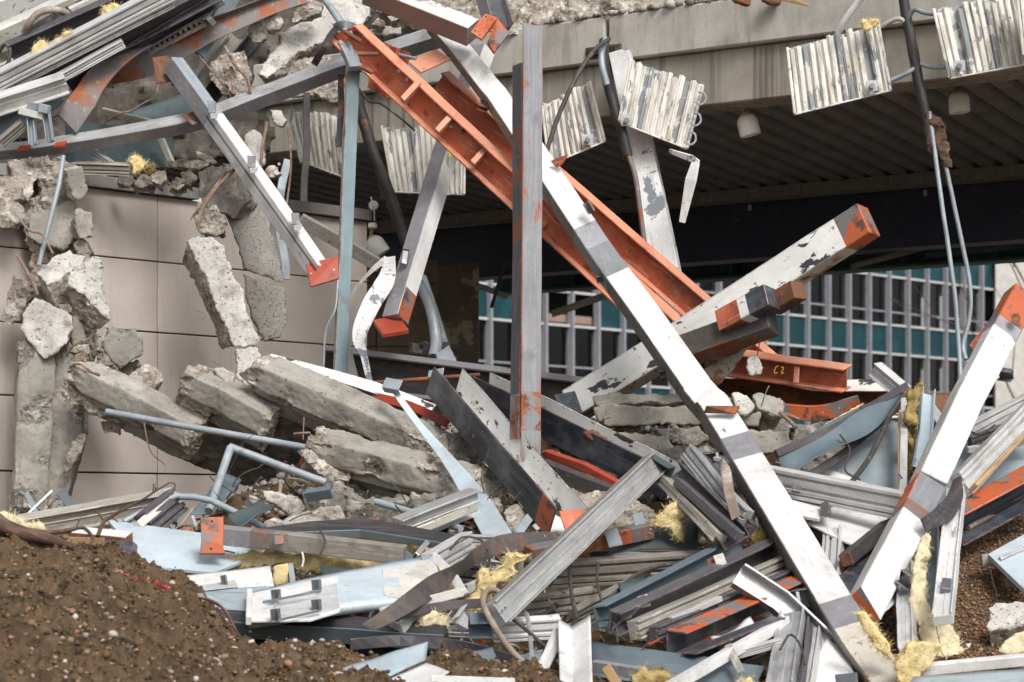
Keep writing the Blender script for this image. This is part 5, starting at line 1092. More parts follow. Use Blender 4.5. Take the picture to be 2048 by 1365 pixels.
CH('concrete_lump', [(1500, 789), (1528, 784), (1560, 796), (1570, 806), (1569, 826), (1558, 831), (1544, 828), (1518, 819)], 15.5, .2, 'broad grey lump beside the white cube', mats=FB, tilt=(0, .6), amp=.014)
CH('concrete_lump', [(1420, 790), (1450, 784), (1470, 800), (1470, 815), (1425, 818)], 15.6, .2, 'rough lump half behind the long white beam', mats=BB)
CH('stacked_slab', [(1518, 838), (1572, 832), (1578, 868), (1520, 866)], 15.6, .2, 'dark slab under the broad grey lump', mats=DK, cat='slab')
CH('stacked_slab', [(1470, 862), (1540, 858), (1580, 862), (1582, 908), (1500, 908)], 15.3, .2, 'lowest grey slab right of the long white beam', mats=GG, cat='slab')
CH('concrete_lump', [(1588, 852), (1640, 842), (1705, 848), (1690, 880), (1640, 900), (1588, 905)], 15.7, .25, 'grey mound of concrete below the orange offcut', mats=DK)
hc = CH('dangling_lump', [(1496, 714), (1510, 708), (1520, 718), (1527, 736), (1521, 751), (1500, 753), (1491, 736)], 15.5, .09, 'pebble-like lump dangling on a wire in front of the short orange beam', mats=BR, vox=.01, amp=.008)
tube('wire', [(1522, 672, 15.45), (1514, 712, 15.45)], .004, 'wire', parent=hc, sides=5, smooth=0)
# heap at the top
CH('roof_slab_piece', [(550, 68), (588, 48), (622, 21), (667, -12), (752, -12), (748, 29), (734, 48), (700, 62), (667, 70), (627, 96), (590, 110), (560, 140), (533, 156), (510, 150), (528, 118), (556, 84)], 17.75, .25, 'big pale broken slab behind the slanted pipe', mats=BR, tilt=(.2, .6), amp=.025, vox=.02, cat='slab')
CH('concrete_lump', [(560, 132), (600, 118), (660, 110), (690, 128), (686, 160), (640, 192), (566, 196)], 17.7, .2, 'pale lump hidden behind the curved grey beam', mats=BB)
CH('concrete_lump', [(618, 182), (694, 158), (698, 208), (660, 206), (640, 196)], 17.6, .2, 'rough lump between the two black straps', mats=BB)
CH('concrete_lump', [(418, 130), (440, 112), (488, 98), (502, 150), (482, 192), (446, 192), (420, 160)], 17.5, .25, 'brown lump with bent bars under the twisted beam', mats=BB, amp=.03)
CH('concrete_lump', [(440, 165), (480, 160), (540, 175), (540, 200), (470, 198)], 17.45, .2, 'low brown lump just above the curved beam', mats=BB)
CH('stone', [(581, 46), (590, 12), (618, -2), (652, 4), (642, 26), (606, 42)], 17.5, .16, 'rust-stained stone on the pale broken slab', mats=BB, cat='stone')
CH('stone', [(522, 32), (548, 22), (568, 38), (562, 58), (532, 64)], 17.5, .16, 'pale stone left of the rust-stained one', mats=BB, cat='stone')
CH('stone', [(500, 42), (522, 40), (530, 66), (540, 78), (505, 88), (492, 70)], 17.55, .14, 'brown fibrous stone left of the pale slab', mats=BB, cat='stone')
CH('broken_tile', [(732, 60), (765, 50), (802, 54), (802, 68), (740, 72)], 17.6, .18, 'flat tile behind the head of the orange beams', mats=GG, cat='tile', vox=.012, tilt=(0, .6))
CH('stone', [(738, 52), (752, 34), (770, 40), (772, 54)], 17.5, .1, 'small stone on the flat tile', mats=BB, cat='stone', vox=.012)
CH('stone', [(770, 32), (800, 20), (812, 38), (782, 46)], 17.7, .12, 'dark stone under the taupe beam', mats=BB, cat='stone', vox=.012)
CH('stone', [(748, 6), (775, 2), (790, 22), (762, 30), (750, 22)], 17.8, .14, 'grey stone above the taupe beam side', mats=BB, cat='stone', vox=.012)
CH('roof_rubble', [(740, -60), (1010, -60), (1020, 20), (1010, 62), (960, 70), (900, 60), (840, 40), (790, 30), (745, 10)], 18.3, .4, 'pale rubble piled on the canopy behind the orange bracket', mats=BB, vox=.022, amp=.06, cat='rubble', tilt=(0, .5))
CH('roof_rubble', [(1000, -60), (1240, -60), (1245, 18), (1200, 34), (1140, 44), (1080, 56), (1010, 70), (1002, 20)], 18.0, .4, 'low rubble on the canopy edge behind the upright column', mats=BB, vox=.02, amp=.05, cat='rubble', tilt=(0, .6))
CH('roof_rubble', [(1225, -60), (1520, -60), (1530, -6), (1440, 4), (1340, 16), (1250, 28), (1222, 10)], 17.7, .4, 'rubble along the top frame edge right of the canopy joint', mats=BB, vox=.02, amp=.05, cat='rubble', tilt=(0, .6))
rng = random.Random(11); pts = []; sz = []
for _ in range(700):
    q = fas(rng.uniform(-3.0, 1.2), -rng.random() ** 2 * .3, 5.285); r = .008 + .035 * rng.random() ** 3
    pts.append((q.x, q.y, q.z + r * .3)); sz.append(r)
scatter('roof_crumbs', pts, sz, 'crumbs', kind='stuff', label='mortar crumbs along the top of the canopy edge', cat='rubble')
for poly, lb in (([(20, 395), (120, 390), (150, 440), (140, 500), (90, 530), (50, 480)], 'shaded filler rubble behind the grey block'), ([(60, 500), (150, 500), (190, 560), (170, 640), (100, 660), (60, 600)], 'shaded filler rubble behind the light brick'),
                 ([(90, 620), (190, 640), (200, 700), (150, 760), (100, 740)], 'shaded filler rubble above the hanging pier'), ([(60, 320), (150, 320), (160, 400), (90, 420)], 'shaded filler rubble at the top of the hanging column'),
                 ([(180, 650), (250, 700), (300, 770), (240, 800), (190, 740)], 'shaded filler rubble between pier and hanging blocks')):
    CH('filler_rubble', poly, 16.8, .15, lb, mats=BB, amp=.045, vox=.016, cat='rubble')
for k in range(2):
    x = 1460 + k * 60
    CH('brick', [(x, -14), (x + 44, -8), (x + 42, 12), (x + 2, 2)], 16.6, .09, ('red brick on the canopy edge, left of two', 'red brick on the canopy edge, right of two')[k], mats=('rust', 'rust'), vox=.012, amp=.006, cat='brick')
sweep('wood_lath', ('box', .05, .02), [(1540, -12, 16.4), (1618, 12, 16.3)], 'wood', 'splintered wooden lath sticking over the canopy edge', 'lath', scale=[1, .3])
# reinforcement bars and wires in the rubble
for pts, r, lb in (([(449, 93, 17.2), (470, 130, 17.15), (494, 158, 17.1), (500, 186, 17.1)], .012, 'kinked reinforcement bar above the curved beam'), ([(462, 135, 17.2), (468, 190, 17.15)], .014, 'short straight bar left of the kinked one'),
                   ([(398, 112, 17.4), (450, 175, 17.3), (466, 205, 17.3)], .006, 'thin wire left of the reinforcement bars'), ([(534, 245, 16.9), (524, 300, 16.85), (520, 340, 16.85), (508, 365, 16.8)], .012, 'bent bar beside the tongue of concrete'),
                   ([(478, 330, 16.75), (430, 380, 16.65), (400, 430, 16.6), (396, 460, 16.6)], .012, 'bent bar draped over the brown tangled lump'), ([(452, 345, 16.8), (410, 400, 16.7), (380, 440, 16.7)], .008, 'thin bar beside the draped one'),
                   ([(35, 512, 16.4), (60, 555, 16.35), (75, 590, 16.35)], .013, 'dark bar poking out left of the light brick'), ([(40, 440, 16.4), (60, 462, 16.35), (84, 470, 16.35), (106, 508, 16.3)], .008, 'pale curved wire below the edge lumps'),
                   ([(135, 706, 16.15), (150, 690, 16.1), (182, 676, 16.1)], .008, 'bent wire at the top of the pier'), ([(140, 734, 16.05), (158, 728, 16.0), (180, 742, 15.98), (200, 750, 15.98)], .009, 'rusty bar at the end of the first rib'),
                   ([(285, 830, 15.95), (300, 900, 15.9), (330, 930, 15.9)], .005, 'thin wire under the first rib'), ([(608, 835, 15.7), (606, 880, 15.6)], .004, 'thin wire above the fourth rib'), ([(588, 868, 15.5), (620, 866, 15.45)], .008, 'rusty bar end at the fourth rib'),
                   ([(425, 720, 16.3), (450, 740, 16.25)], .005, 'short wire beside the lower bright lump'), ([(390, 620, 16.4), (412, 630, 16.38), (404, 642, 16.38)], .004, 'small wire hook on the bright strip'),
                   ([(1522, 815, 15.3), (1530, 790, 15.28), (1538, 772, 15.28)], .004, 'thin wire standing on the broad grey lump'), ([(1560, 825, 15.3), (1592, 855, 15.2)], .014, 'thick grey bar sticking out under the broad lump'), ([(1568, 828, 15.35), (1600, 840, 15.3)], .012, 'second grey bar under the broad lump'),
                   ([(1205, 850, 15.5), (1208, 838, 15.45), (1220, 834, 15.45)], .01, 'hooked bar in the front of the thick slab'), ([(575, 250, 17.0), (582, 330, 16.95), (570, 430, 16.9), (560, 480, 16.9)], .008, 'yellowish cable along the edge of the grey slab')):
    tube('reinforcement_bar', pts, r, 'rebar', lb, 'bar', sides=7)
tube('steel_rod', [(127, 312, 16.5), (118, 370, 16.45), (84, 505, 16.4), (78, 530, 16.4)], .016, 'galv', 'long bright steel rod across the hanging rubble', 'rod', smooth=0)
sweep('blue_edge_strip', ('box', .06, .02), [(576, 320, 17.2), (562, 380, 17.1), (558, 450, 17.1), (570, 520, 17.05), (572, 560, 17.05)], 'galv', 'curved blue-grey metal strip behind the grey slab', 'strip', smooth=4)

# ---------------------------------------------------------------- mullions and sheets at the upper left
def mull(pts, w_, h_, mt, label, name='mullion', kind_='M', roll=20, cat='mullion', **kw):
    return sweep(name, (kind_, w_, h_), pts, mt, label, cat, roll=roll, bevw=.002, wob=.004, sub=5, **kw)
mull([(-30, 175, 16.75), (350, -22, 16.85)], .12, .09, 'alu_light', 'broad pale mullion at the front of the slanting bundle')
mull([(-30, 196, 16.8), (345, 4, 16.9)], .07, .06, 'white', 'narrow white mullion next to the broad pale one')
mull([(-30, 222, 17.0), (430, -16, 17.1)], .13, .08, 'alu_dark', 'long dark channel under the white mullion', kind_='C', roll=30)
mull([(118, 156, 16.85), (246, 86, 16.9)], .06, .07, 'alu_light', 'short pale mullion lying on the dark channels')
mull([(138, 172, 17.1), (440, -8, 17.2)], .11, .08, 'alu_dark', 'second dark channel running up to the top edge', kind_='C', roll=25)
mull([(-30, 218, 16.6), (132, 166, 16.7)], .135, .10, 'alu_light', 'thick white mullion end at the left edge', kind_='N', roll=28)
mull([(20, 106, 17.0), (270, -6, 17.1)], .14, .09, 'alu_dark', 'purple-black channel with yellow wool on it', kind_='C', roll=22)
mull([(-40, 95, 17.5), (150, 8, 17.6)], .16, .12, 'dirty_white', 'weathered cream bar in the upper left corner', kind_='box', roll=25)
mull([(-60, 40, 17.7), (160, -30, 17.8)], .17, .14, 'white_peel', 'cream beam with big black peeled patches in the upper left corner', kind_='box', roll=20)
mull([(-30, 150, 17.2), (60, 112, 17.2)], .05, .05, 'dirty_white', 'thin dirty bar below the purple-black channel', kind_='box')
mull([(128, 30, 17.4), (215, -12, 17.5)], .06, .05, 'dirty_white', 'thin pale bar above the purple-black channel', kind_='box')
mull([(2, 286, 16.75), (48, 246, 16.7)], .07, .07, 'alu_beige', 'stubby grooved mullion end above the left end of the curved beam')
mull([(150, 336, 17.05), (262, 340, 17.0)], .085, .09, 'alu_beige', 'short beige mullion lying on the wall coping', roll=10)
mull([(186, 306, 17.1), (220, 330, 17.0)], .06, .06, 'alu', 'small grey mullion stub under the curved beam')
mull([(-20, 262, 17.4), (120, 190, 17.4)], .2, .1, 'slate_sheet', 'dark sheet channel under the thick white mullion', kind_='C', roll=10)
for pts, mt, lb in (([(40, 222, 16.65), (88, 234, 16.6)], 'dirty_white', 'short white bar across the grey brackets'),):
    sweep('short_bar', ('box', .05, .05), pts, mt, lb, 'bar')
sweep('bracket', ('C', .05, .05, .006), [(62, 236, 16.65), (66, 290, 16.62)], 'galv', 'left upright grey bracket on the curved beam', 'bracket', roll=20)
sweep('bracket', ('C', .05, .05, .006), [(92, 222, 16.6), (101, 284, 16.58)], 'galv', 'right upright grey bracket on the curved beam', 'bracket', roll=20)
sweep('small_bracket', ('box', .06, .05), [(80, 216, 16.58), (98, 220, 16.56)], 'galv', 'small grey box on the right upright bracket', 'bracket')
sweep('small_bracket', ('box', .05, .05), [(58, 212, 16.66), (74, 214, 16.64)], 'galv', 'small grey box on the left upright bracket', 'bracket')
sheet('backing_sheet', [(130, 238, 17.9), (345, 268, 17.9), (350, 335, 17.7), (130, 335, 17.7)], 'teal_sheet', 'dark blue-grey panel behind the curved beam', 'panel', nz=.015)  # darkest sheet colour stands in for shade on both panels
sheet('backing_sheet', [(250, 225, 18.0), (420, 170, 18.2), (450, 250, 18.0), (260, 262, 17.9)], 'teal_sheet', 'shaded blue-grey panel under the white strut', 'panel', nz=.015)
sweep('panel_edge', ('box', .05, .03), [(205, 222, 17.8), (310, 248, 17.75)], 'alu_beige', 'dark beige edge bar above the blue-grey panel', 'bar', roll=20)
sweep('panel_edge', ('box', .05, .03), [(316, 265, 17.65), (345, 330, 17.6)], 'alu_beige', 'short beige edge bar beside the blue-grey panel', 'bar', roll=20)
gt = empty('louvre_tray', 'beige louvred tray between the mullions and the twisted beam', 'tray', P(340, 70, 17.4))
for k in range(12):
    s = k / 11; x, y = 280 + 118 * s, 96 - 62 * s
    sweep('louvre', ('box', .025, .06), [(x - 6, y - 14, 17.35), (x + 8, y + 14, 17.3)], 'alu_beige', parent=gt)
for dx, dy in ((-6, -15), (9, 15), (2, 0)):
    sweep('tray_edge', ('box', .03, .06), [(272 + dx, 102 + dy, 17.33), (404 + dx, 33 + dy, 17.33)], 'alu_beige', parent=gt)
sweep('tray_end', ('box', .04, .1), [(400, 18, 17.3), (424, 44, 17.25)], 'alu_light', parent=gt)
mull([(396, 110, 17.45), (470, -10, 17.6)], .09, .05, 'slate_sheet', 'blue-grey strip rising beside the louvred tray', kind_='box')
mull([(385, 180, 17.6), (470, 70, 17.7)], .12, .08, 'alu_beige', 'brown-grey channel leaning behind the white strut', kind_='C')
mull([(415, 195, 17.7), (520, 60, 17.8)], .14, .08, 'alu_dark', 'dark channel leaning behind the white strut', kind_='C')
mull([(428, -5, 17.3), (450, 3, 17.3)], .05, .05, 'dirty_white', 'small pale block at the top edge right of the mullions', kind_='box')
tube('hose_loop', [(48, 66, 17.0), (58, 48, 16.95), (75, 28, 16.95), (103, 20, 17.0), (128, 24, 17.05), (142, 34, 17.1)], .024, 'hose', 'grey-brown hose looping over the purple-black channel', 'hose')
for k in range(2):
    pts = [(60 + 30 * k, 70 - 8 * k, 17.25), (90 + 24 * k, 50 - 6 * k, 17.2), (125 + 14 * k, 32 - 6 * k, 17.25)]
    dk = tube('ribbed_duct', pts, .045, 'blacktube', ('black ribbed duct under the hose, left one', 'black ribbed duct under the hose, right one')[k], 'duct')
    for j in range(9):
        s = j / 8; x = pts[0][0] + (pts[2][0] - pts[0][0]) * s; y = pts[0][1] + (pts[2][1] - pts[0][1]) * s
        tube('ring', [(x - 2, y + 1, 17.22), (x + 2, y - 1, 17.22)], .052, 'blacktube', parent=dk, smooth=0)
tube('tangled_cable', [(-10, 120, 17.0), (8, 90, 16.95), (20, 100, 16.95), (14, 130, 16.95), (-10, 140, 17.0)], .014, 'wire', 'black cable loop at the left edge below the cream beams', 'cable')
tube('tangled_cable', [(210, 245, 17.4), (240, 228, 17.3), (262, 222, 17.3), (290, 205, 17.3), (310, 195, 17.35), (318, 165, 17.4)], .008, 'hose', 'thin yellowish cable hanging from the white strut', 'cable')
def fluff(poly, d, th, label, mt='insul', parent=None, **kw):
    kw.setdefault('amp', .02)
    o = chunk('insulation', poly, d, th, label, mats=(mt, mt), cat='insulation', vox=kw.pop('vox', .011), fluffy=.45, parent=parent, fs=8, **kw)
    fibres(o, min(2600, 300 + len(o.data.vertices) // 3), .045)
    return o
fluff([(64, 94), (72, 82), (88, 80), (100, 86), (124, 66), (136, 58), (148, 64), (138, 74), (104, 96), (80, 108), (62, 108)], 16.75, .07, 'strip of yellow wool lying on the slanting mullions')
fluff([(198, 24), (205, 10), (222, 6), (240, 10), (238, 20), (214, 34), (200, 34)], 16.85, .08, 'tuft of yellow wool at the top of the slanting mullions')
fluff([(252, 322), (262, 308), (276, 312), (288, 330), (282, 344), (266, 348), (262, 330)], 16.95, .08, 'tuft of yellow wool on the wall coping')
fluff([(294, 338), (306, 330), (314, 342), (300, 352)], 17.0, .05, 'small tuft of yellow wool right of the larger one on the coping', mt='insul_dirty')
fluff([(1722, 42), (1738, 48), (1748, 36), (1762, 42), (1756, 54), (1740, 62), (1728, 62)], 15.9, .06, 'rusty yellow wool stuck on the ribbed panel corner', mt='insul')
# ---------------------------------------------------------------- lower heap: railings, panels, mullions, wool (third value < 5: metres in front of the heap)
tube('railing_pipe', [(213, 824, 15.8), (400, 858, 15.6), (615, 896, 15.4)], .022, 'galv', 'long blue-grey pipe lying across the precast ribs', 'pipe', smooth=0)
rl_ = tube('bent_railing', [(418, 1022, 14.6), (461, 896, 15.0)], .026, 'galv', 'blue-grey railing bent to a corner below the precast ribs', 'railing', smooth=0)
tube('top_rail', [(459, 894, 15.0), (560, 932, 14.95), (652, 966, 14.9)], .025, 'galv', parent=rl_, smooth=0)
sweep('rail_flange', ('L', .07, .05, .008), [(612, 992, 14.85), (665, 984, 14.8)], 'slate_sheet', parent=rl_, roll=30)
tube('bent_railing', [(248, 1044, 14.2), (342, 996, 14.3), (364, 994, 14.3), (424, 1002, 14.25), (528, 1056, 14.1)], .02, 'galv', 'low blue-grey railing arched behind the pale trapezoid sheet', 'railing', smooth=2)
tube('railing_pipe', [(752, 1004, 14.6), (840, 1030, 14.4), (922, 1058, 14.1)], .021, 'galv', 'short pipe crossing the grooved mullion near the blue strap', 'pipe', smooth=0)
sheet('leaning_sheet', [(380, 1030, 14.7), (448, 945, 15.3), (484, 960, 15.3), (424, 1030, 14.7)], 'slate_sheet', 'blue-grey sheet leaning on the wall behind the railing', 'sheet')
sweep('wall_brace', ('box', .06, .02), [(122, 985, 15.8), (160, 1035, 15.3)], 'slate_sheet', 'short grey flat bar leaning at the wall foot', 'bar')
sweep('bundle', ('M', .16, .1), [(292, 1052, .3), (352, 1002, .35)], 'alu_dark', 'bundle of grey slats beside the arched railing', 'slats', roll=10)
sweep('bundle', ('box', .05, .04), [(276, 1052, .4), (336, 1002, .42)], 'dirty_white', 'white bar beside the bundle of grey slats', 'bar')
mull([(40, 1056, .25), (350, 1000, .25)], .13, .09, 'alu_beige', 'long cream and grey mullion along the foot of the wall', kind_='N', roll=25)
sweep('bottom_board', ('box', .10, .12), [(150, 1076, .5), (258, 1086, .5)], {'d': 'rust', '+u': 'white'}, 'rust-edged board with white top behind the soil crest', 'board', roll=20)
sweep('bottom_board', ('box', .08, .12), [(196, 1098, .6), (270, 1100, .6)], {'d': 'navy', '-u': 'white'}, 'dark blue board beside the pale trapezoid sheet', 'board', roll=-10)
sweep('wood_lath', ('box', .04, .05), [(120, 1082, 12.1), (205, 1084, 12.0)], 'wood', 'tan wooden lath at the crest of the soil bank', 'lath')
fluff([(-14, 1026), (12, 1026), (48, 1044), (86, 1050), (84, 1064), (40, 1062), (-14, 1048)], 12.6, .1, 'yellow wool at the left edge behind the branch', mt='insul_pale')
# branches on the bank
br = tube('fallen_branch', [(-20, 1032, 11.75), (16, 1058, 11.7), (52, 1070, 11.65), (100, 1080, 11.6), (150, 1096, 11.5)], .034, 'bark', 'thick bare branch lying on the crest of the soil bank', 'branch', taper=[1.2, 1, .8, .45], wob=.006, sub=3)
tube('side_branch', [(10, 1044, 11.75), (50, 1060, 11.7), (100, 1066, 11.7), (138, 1062, 11.75), (166, 1056, 11.8), (184, 1074, 11.8), (180, 1092, 11.7)], .014, 'bark', parent=br, taper=[1, .8, .7, .5], wob=.006, sub=2)
tube('side_branch', [(196, 1072, 11.85), (206, 1046, 11.9), (224, 1032, 11.9), (252, 1016, 11.9), (284, 1000, 11.9), (306, 986, 11.9), (340, 966, 11.9)], .011, 'bark', parent=br, taper=[1, .8, .6, .35], wob=.006, sub=2)
for q in ([(208, 1044), (196, 1026), (186, 1024)], [(340, 966), (350, 970), (344, 990)], [(306, 986), (308, 968)], [(222, 1034), (236, 1044)], [(150, 1060), (158, 1042), (152, 1038)]):
    tube('twig', [(x, y, 11.9) for x, y in q], .004, 'bark', parent=br, sides=5)
tube('fallen_branch', [(383, 1196, 11.75), (420, 1202, 11.7), (450, 1220, 11.65), (466, 1250, 11.6), (482, 1276, 11.5)], .008, 'bark', 'thin root hanging over the white box panel edge', 'root', taper=[.6, 1, .8, .5], wob=.006, sub=2)
tube('fallen_branch', [(168, 1238, 10.8), (176, 1256, 10.75), (190, 1264, 10.7), (216, 1273, 10.65)], .012, 'bark', 'short pinkish root lying in the middle of the soil', 'root', taper=[.6, 1, .6], wob=.004, sub=2)
for q, lb in (([(224, 1142), (238, 1148), (258, 1152)], 'left scrap of red tape on the soil slope'), ([(270, 1160), (284, 1162), (300, 1170)], 'middle scrap of red tape on the soil slope'), ([(312, 1160), (318, 1172), (340, 1176)], 'right scrap of red tape at the soil edge')):
    sweep('red_tape', ('box', .014, .002), [(x, y, 11.55) for x, y in q], 'redtape', lb, 'tape', smooth=4, twist=[0, 60, -20])
for poly, lb, mt in (([(170, 1274), (178, 1274), (206, 1294), (208, 1300), (178, 1288)], 'long white plastic flake on the soil', 'white_sheet'), ([(26, 1250), (32, 1250), (46, 1264), (40, 1266)], 'white flake at the left of the soil', 'white_sheet'),
                     ([(186, 1312), (196, 1309), (198, 1316), (188, 1319)], 'small white chip in the soil', 'white_sheet'), ([(124, 1318), (134, 1316), (136, 1324), (128, 1326)], 'small blue chip in the soil', 'blue_sheet')):
    plate('flake', [(x, y, 10.55 - (y - 1250) * .012) for x, y in poly], mt, lb, 'flake', th=.006)
CH('stone', [(372, 1330), (384, 1314), (412, 1308), (440, 1318), (448, 1334), (400, 1342)], 10.45, .09, 'tan stone half buried at the bottom of the soil bank', mats=BB, amp=.01, vox=.01, cat='stone')
CH('stone', [(379, 1186), (400, 1186), (416, 1196), (412, 1222), (398, 1216), (384, 1200)], 11.75, .09, 'tan stone at the soil crest next to the white box panel', mats=BB, amp=.01, vox=.01, cat='stone')
CH('stone', [(160, 1332), (186, 1340), (200, 1350), (178, 1352)], 10.2, .05, 'pink flat stone near the bottom left', mats=('bgpink', 'bgpink'), amp=.006, vox=.008, cat='stone')
# pale trapezoid, orange plate, tube
plate('trapezoid_sheet', [(216, 1040, 14.05), (404, 1066, 14.0), (540, 1100, 13.85), (428, 1145, 13.35), (291, 1131, 13.4)], 'pale_sheet', 'pale blue trapezoid sheet with soil crumbs at the edge of the bank', 'sheet', th=.02)
tube_ = sweep('square_tube', ('box', .10, .09), [(440, 1070, 13.55), (620, 1088, 13.5), (810, 1110, 13.4)], {'d': 'grime', '+v': 'grime'}, 'grey-brown square tube running right from the orange plate', 'tube', roll=12, segs=[(0, .17, 'greysteel'), (.17, .3, 'rustgrey')])
op = plate('plate', [(401, 1034, 13.5), (447, 1034, 13.52), (448, 1072, 13.48), (446, 1090, 13.45), (450, 1107, 13.4), (399, 1107, 13.4), (403, 1080, 13.44)], 'orange_chip', parent=tube_, th=.02)
op.name = 'orange_end_plate'
for c in ((424, 1043), (422, 1098)): bolt(c, 13.36, .008, tube_, 'blacktube', 'bolt_hole', .004)
plate('tag', [(548, 1072, 13.42), (566, 1070, 13.42), (568, 1088, 13.4), (550, 1090, 13.4)], 'orange_chip', parent=tube_, th=.01)
sweep('folded_sheet', ('box', .05, .14), [(505, 1068, .55), (620, 1060, .55), (726, 1056, .55), (812, 1070, .55), (906, 1086, .55)], {'d': 'blue_sheet', '+u': 'darkpaint', '+v': 'slate_sheet'}, 'folded slate-blue sheet edge with a kink above the yellow wool', 'sheet', roll=28, scale=[.5, .9, 1.1, 1, .9])
fluff([(616, 1072), (734, 1067), (820, 1078), (900, 1091), (868, 1116), (788, 1106), (734, 1094), (680, 1084)], D(1090) - .3, .15, 'yellow wool hanging out under the folded slate-blue sheet')
fluff([(432, 1122), (494, 1104), (534, 1099), (620, 1104), (800, 1122), (770, 1152), (640, 1152), (590, 1142), (556, 1128), (476, 1138)], D(1125) - .25, .18, 'long brown-yellow wool batt under the square tube')
tube('string', [(604, 1104, 13.2), (607, 1120, 13.2), (604, 1134, 13.2)], .006, 'whitetube', 'short white string dangling from the square tube', 'string')
sheet('leaning_sheet', [(766, 1132, .5), (804, 1092, .5), (832, 1114, .5), (800, 1145, .5)], 'slate_sheet', 'small teal sheet standing behind the big white panel', 'sheet')
sweep('thin_angle', ('L', .03, .03, .005), [(832, 1112, .55), (854, 1086, .55)], 'alu', 'thin grey angle next to the small teal sheet', 'angle')
# left white panel
lp = empty('sandwich_board', 'white insulated panel with exposed yellow filling next to the soil', 'panel', P(450, 1170, .4))
sheet('top_skin', [(325, 1158, .45), (540, 1132, .5), (548, 1171, .6), (400, 1181, .6)], 'white_sheet', parent=lp, nz=.004, th=.006)
chunk('filling', [(542, 1133), (576, 1126), (582, 1168), (549, 1172)], D(1150) - .5, .05, mats=('insul', 'insul'), parent=lp, vox=.012, amp=.006)
plate('end_strip', [(575, 1128, .52), (586, 1126, .52), (592, 1168, .62), (581, 1170, .62)], 'blue_sheet', parent=lp, th=.04)
sheet('front_skin', [(400, 1181, .6), (550, 1171, .6), (500, 1190, .65), (498, 1222, .6)], 'blue_sheet', parent=lp, nz=.003)
sheet('front_skin', [(402, 1182, .59), (505, 1186, .62), (498, 1222, .6), (414, 1226, .58)], 'blue_sheet', parent=lp, nz=.003)
plate('patch', [(372, 1176, .6), (470, 1160, .6), (476, 1174, .62), (398, 1182, .63)], 'sealant', parent=lp, th=.004)
for x, y in ((448, 1152), (390, 1170)): clipc('clip', (x, y + 8), 80, .03, .02, D(1165) - .65, 'clip', lp, ln=.05)
# big white / blue panel
bp = empty('cladding_box', 'large white and pale blue box panel with four clips', 'panel', P(690, 1180, .6))
sheet('main_skin', [(499, 1186, .62), (868, 1112, .62), (894, 1196, .75), (496, 1242, .75)], 'pale_sheet', parent=bp, th=.05, nz=.006, bulge=(.02, .01))
plate('white_skin', [(500, 1187, .70), (676, 1152, .72), (680, 1222, .84), (620, 1240, .84), (500, 1242, .80)], 'white_sheet', parent=bp, th=.012)
plate('sealant_patch', [(548, 1200, .77), (674, 1168, .76), (679, 1212, .86), (626, 1230, .86), (550, 1238, .84)], 'sealant', parent=bp, th=.02)
plate('worn_patch', [(764, 1140, .74), (868, 1116, .72), (880, 1150, .76), (800, 1196, .82), (768, 1190, .82)], 'dirty_white', parent=bp, th=.03)
sweep('end_trim', ('box', .03, .05), [(499, 1186, .75), (497, 1242, .85)], 'white', parent=bp)
sweep('corner_trim', ('box', .05, .03), [(866, 1112, .72), (906, 1152, .8), (926, 1186, .88)], 'white', parent=bp)
sweep('lower_trim', ('box', .05, .02), [(926, 1184, .88), (880, 1196, .86), (760, 1226, .82)], 'dirty_white', parent=bp)
chunk('filling', [(872, 1128), (905, 1160), (918, 1180), (890, 1190), (880, 1160)], D(1165) - .6, .05, mats=('insul', 'insul'), parent=bp, vox=.012, amp=.006)
for x, y in ((552, 1190), (633, 1170), (551, 1229), (633, 1210)):
    clipc('clip', (x, y), 85, .045, .03, D(y) - .92, 'clip', bp, ln=.055)
for a, b_ in (((526, 1205), (642, 1182)), ((556, 1241), (642, 1221))):
    tube('clip_rod', [(a[0], a[1], .9), (b_[0], b_[1], .92)], .006, 'clip', parent=bp, smooth=0, sides=6)
sweep('black_channel', ('box', .10, .12), [(425, 1246, .45), (650, 1258, .45), (892, 1274, .45)], {'d': 'teal_sheet', '+u': 'darkpaint', '+v': 'slate_sheet'}, 'long black and slate trim channel below the big box panel', 'channel', roll=35, wob=.006, sub=4)
sweep('black_channel', ('C', .12, .1, .01), [(480, 1275, .25), (870, 1300, .2)], 'darkpaint', 'dark channel in shadow under the long trim channel', 'channel', roll=10)
sweep('white_offcut', ('box', .06, .03), [(800, 1258, .6), (842, 1222, .65)], 'alu_light', 'short white offcut between the box panel and the wool', 'offcut', roll=20)
sweep('white_offcut', ('box', .04, .03), [(770, 1240, .6), (800, 1256, .6)], 'alu_beige', 'short grey offcut beside the white one', 'offcut', roll=20)
fluff([(832, 1240), (852, 1232), (868, 1226), (892, 1230), (894, 1262), (880, 1270), (840, 1264)], D(1250) - .6, .1, 'pale yellow wool block under the end of the box panel', mt='insul_pale')
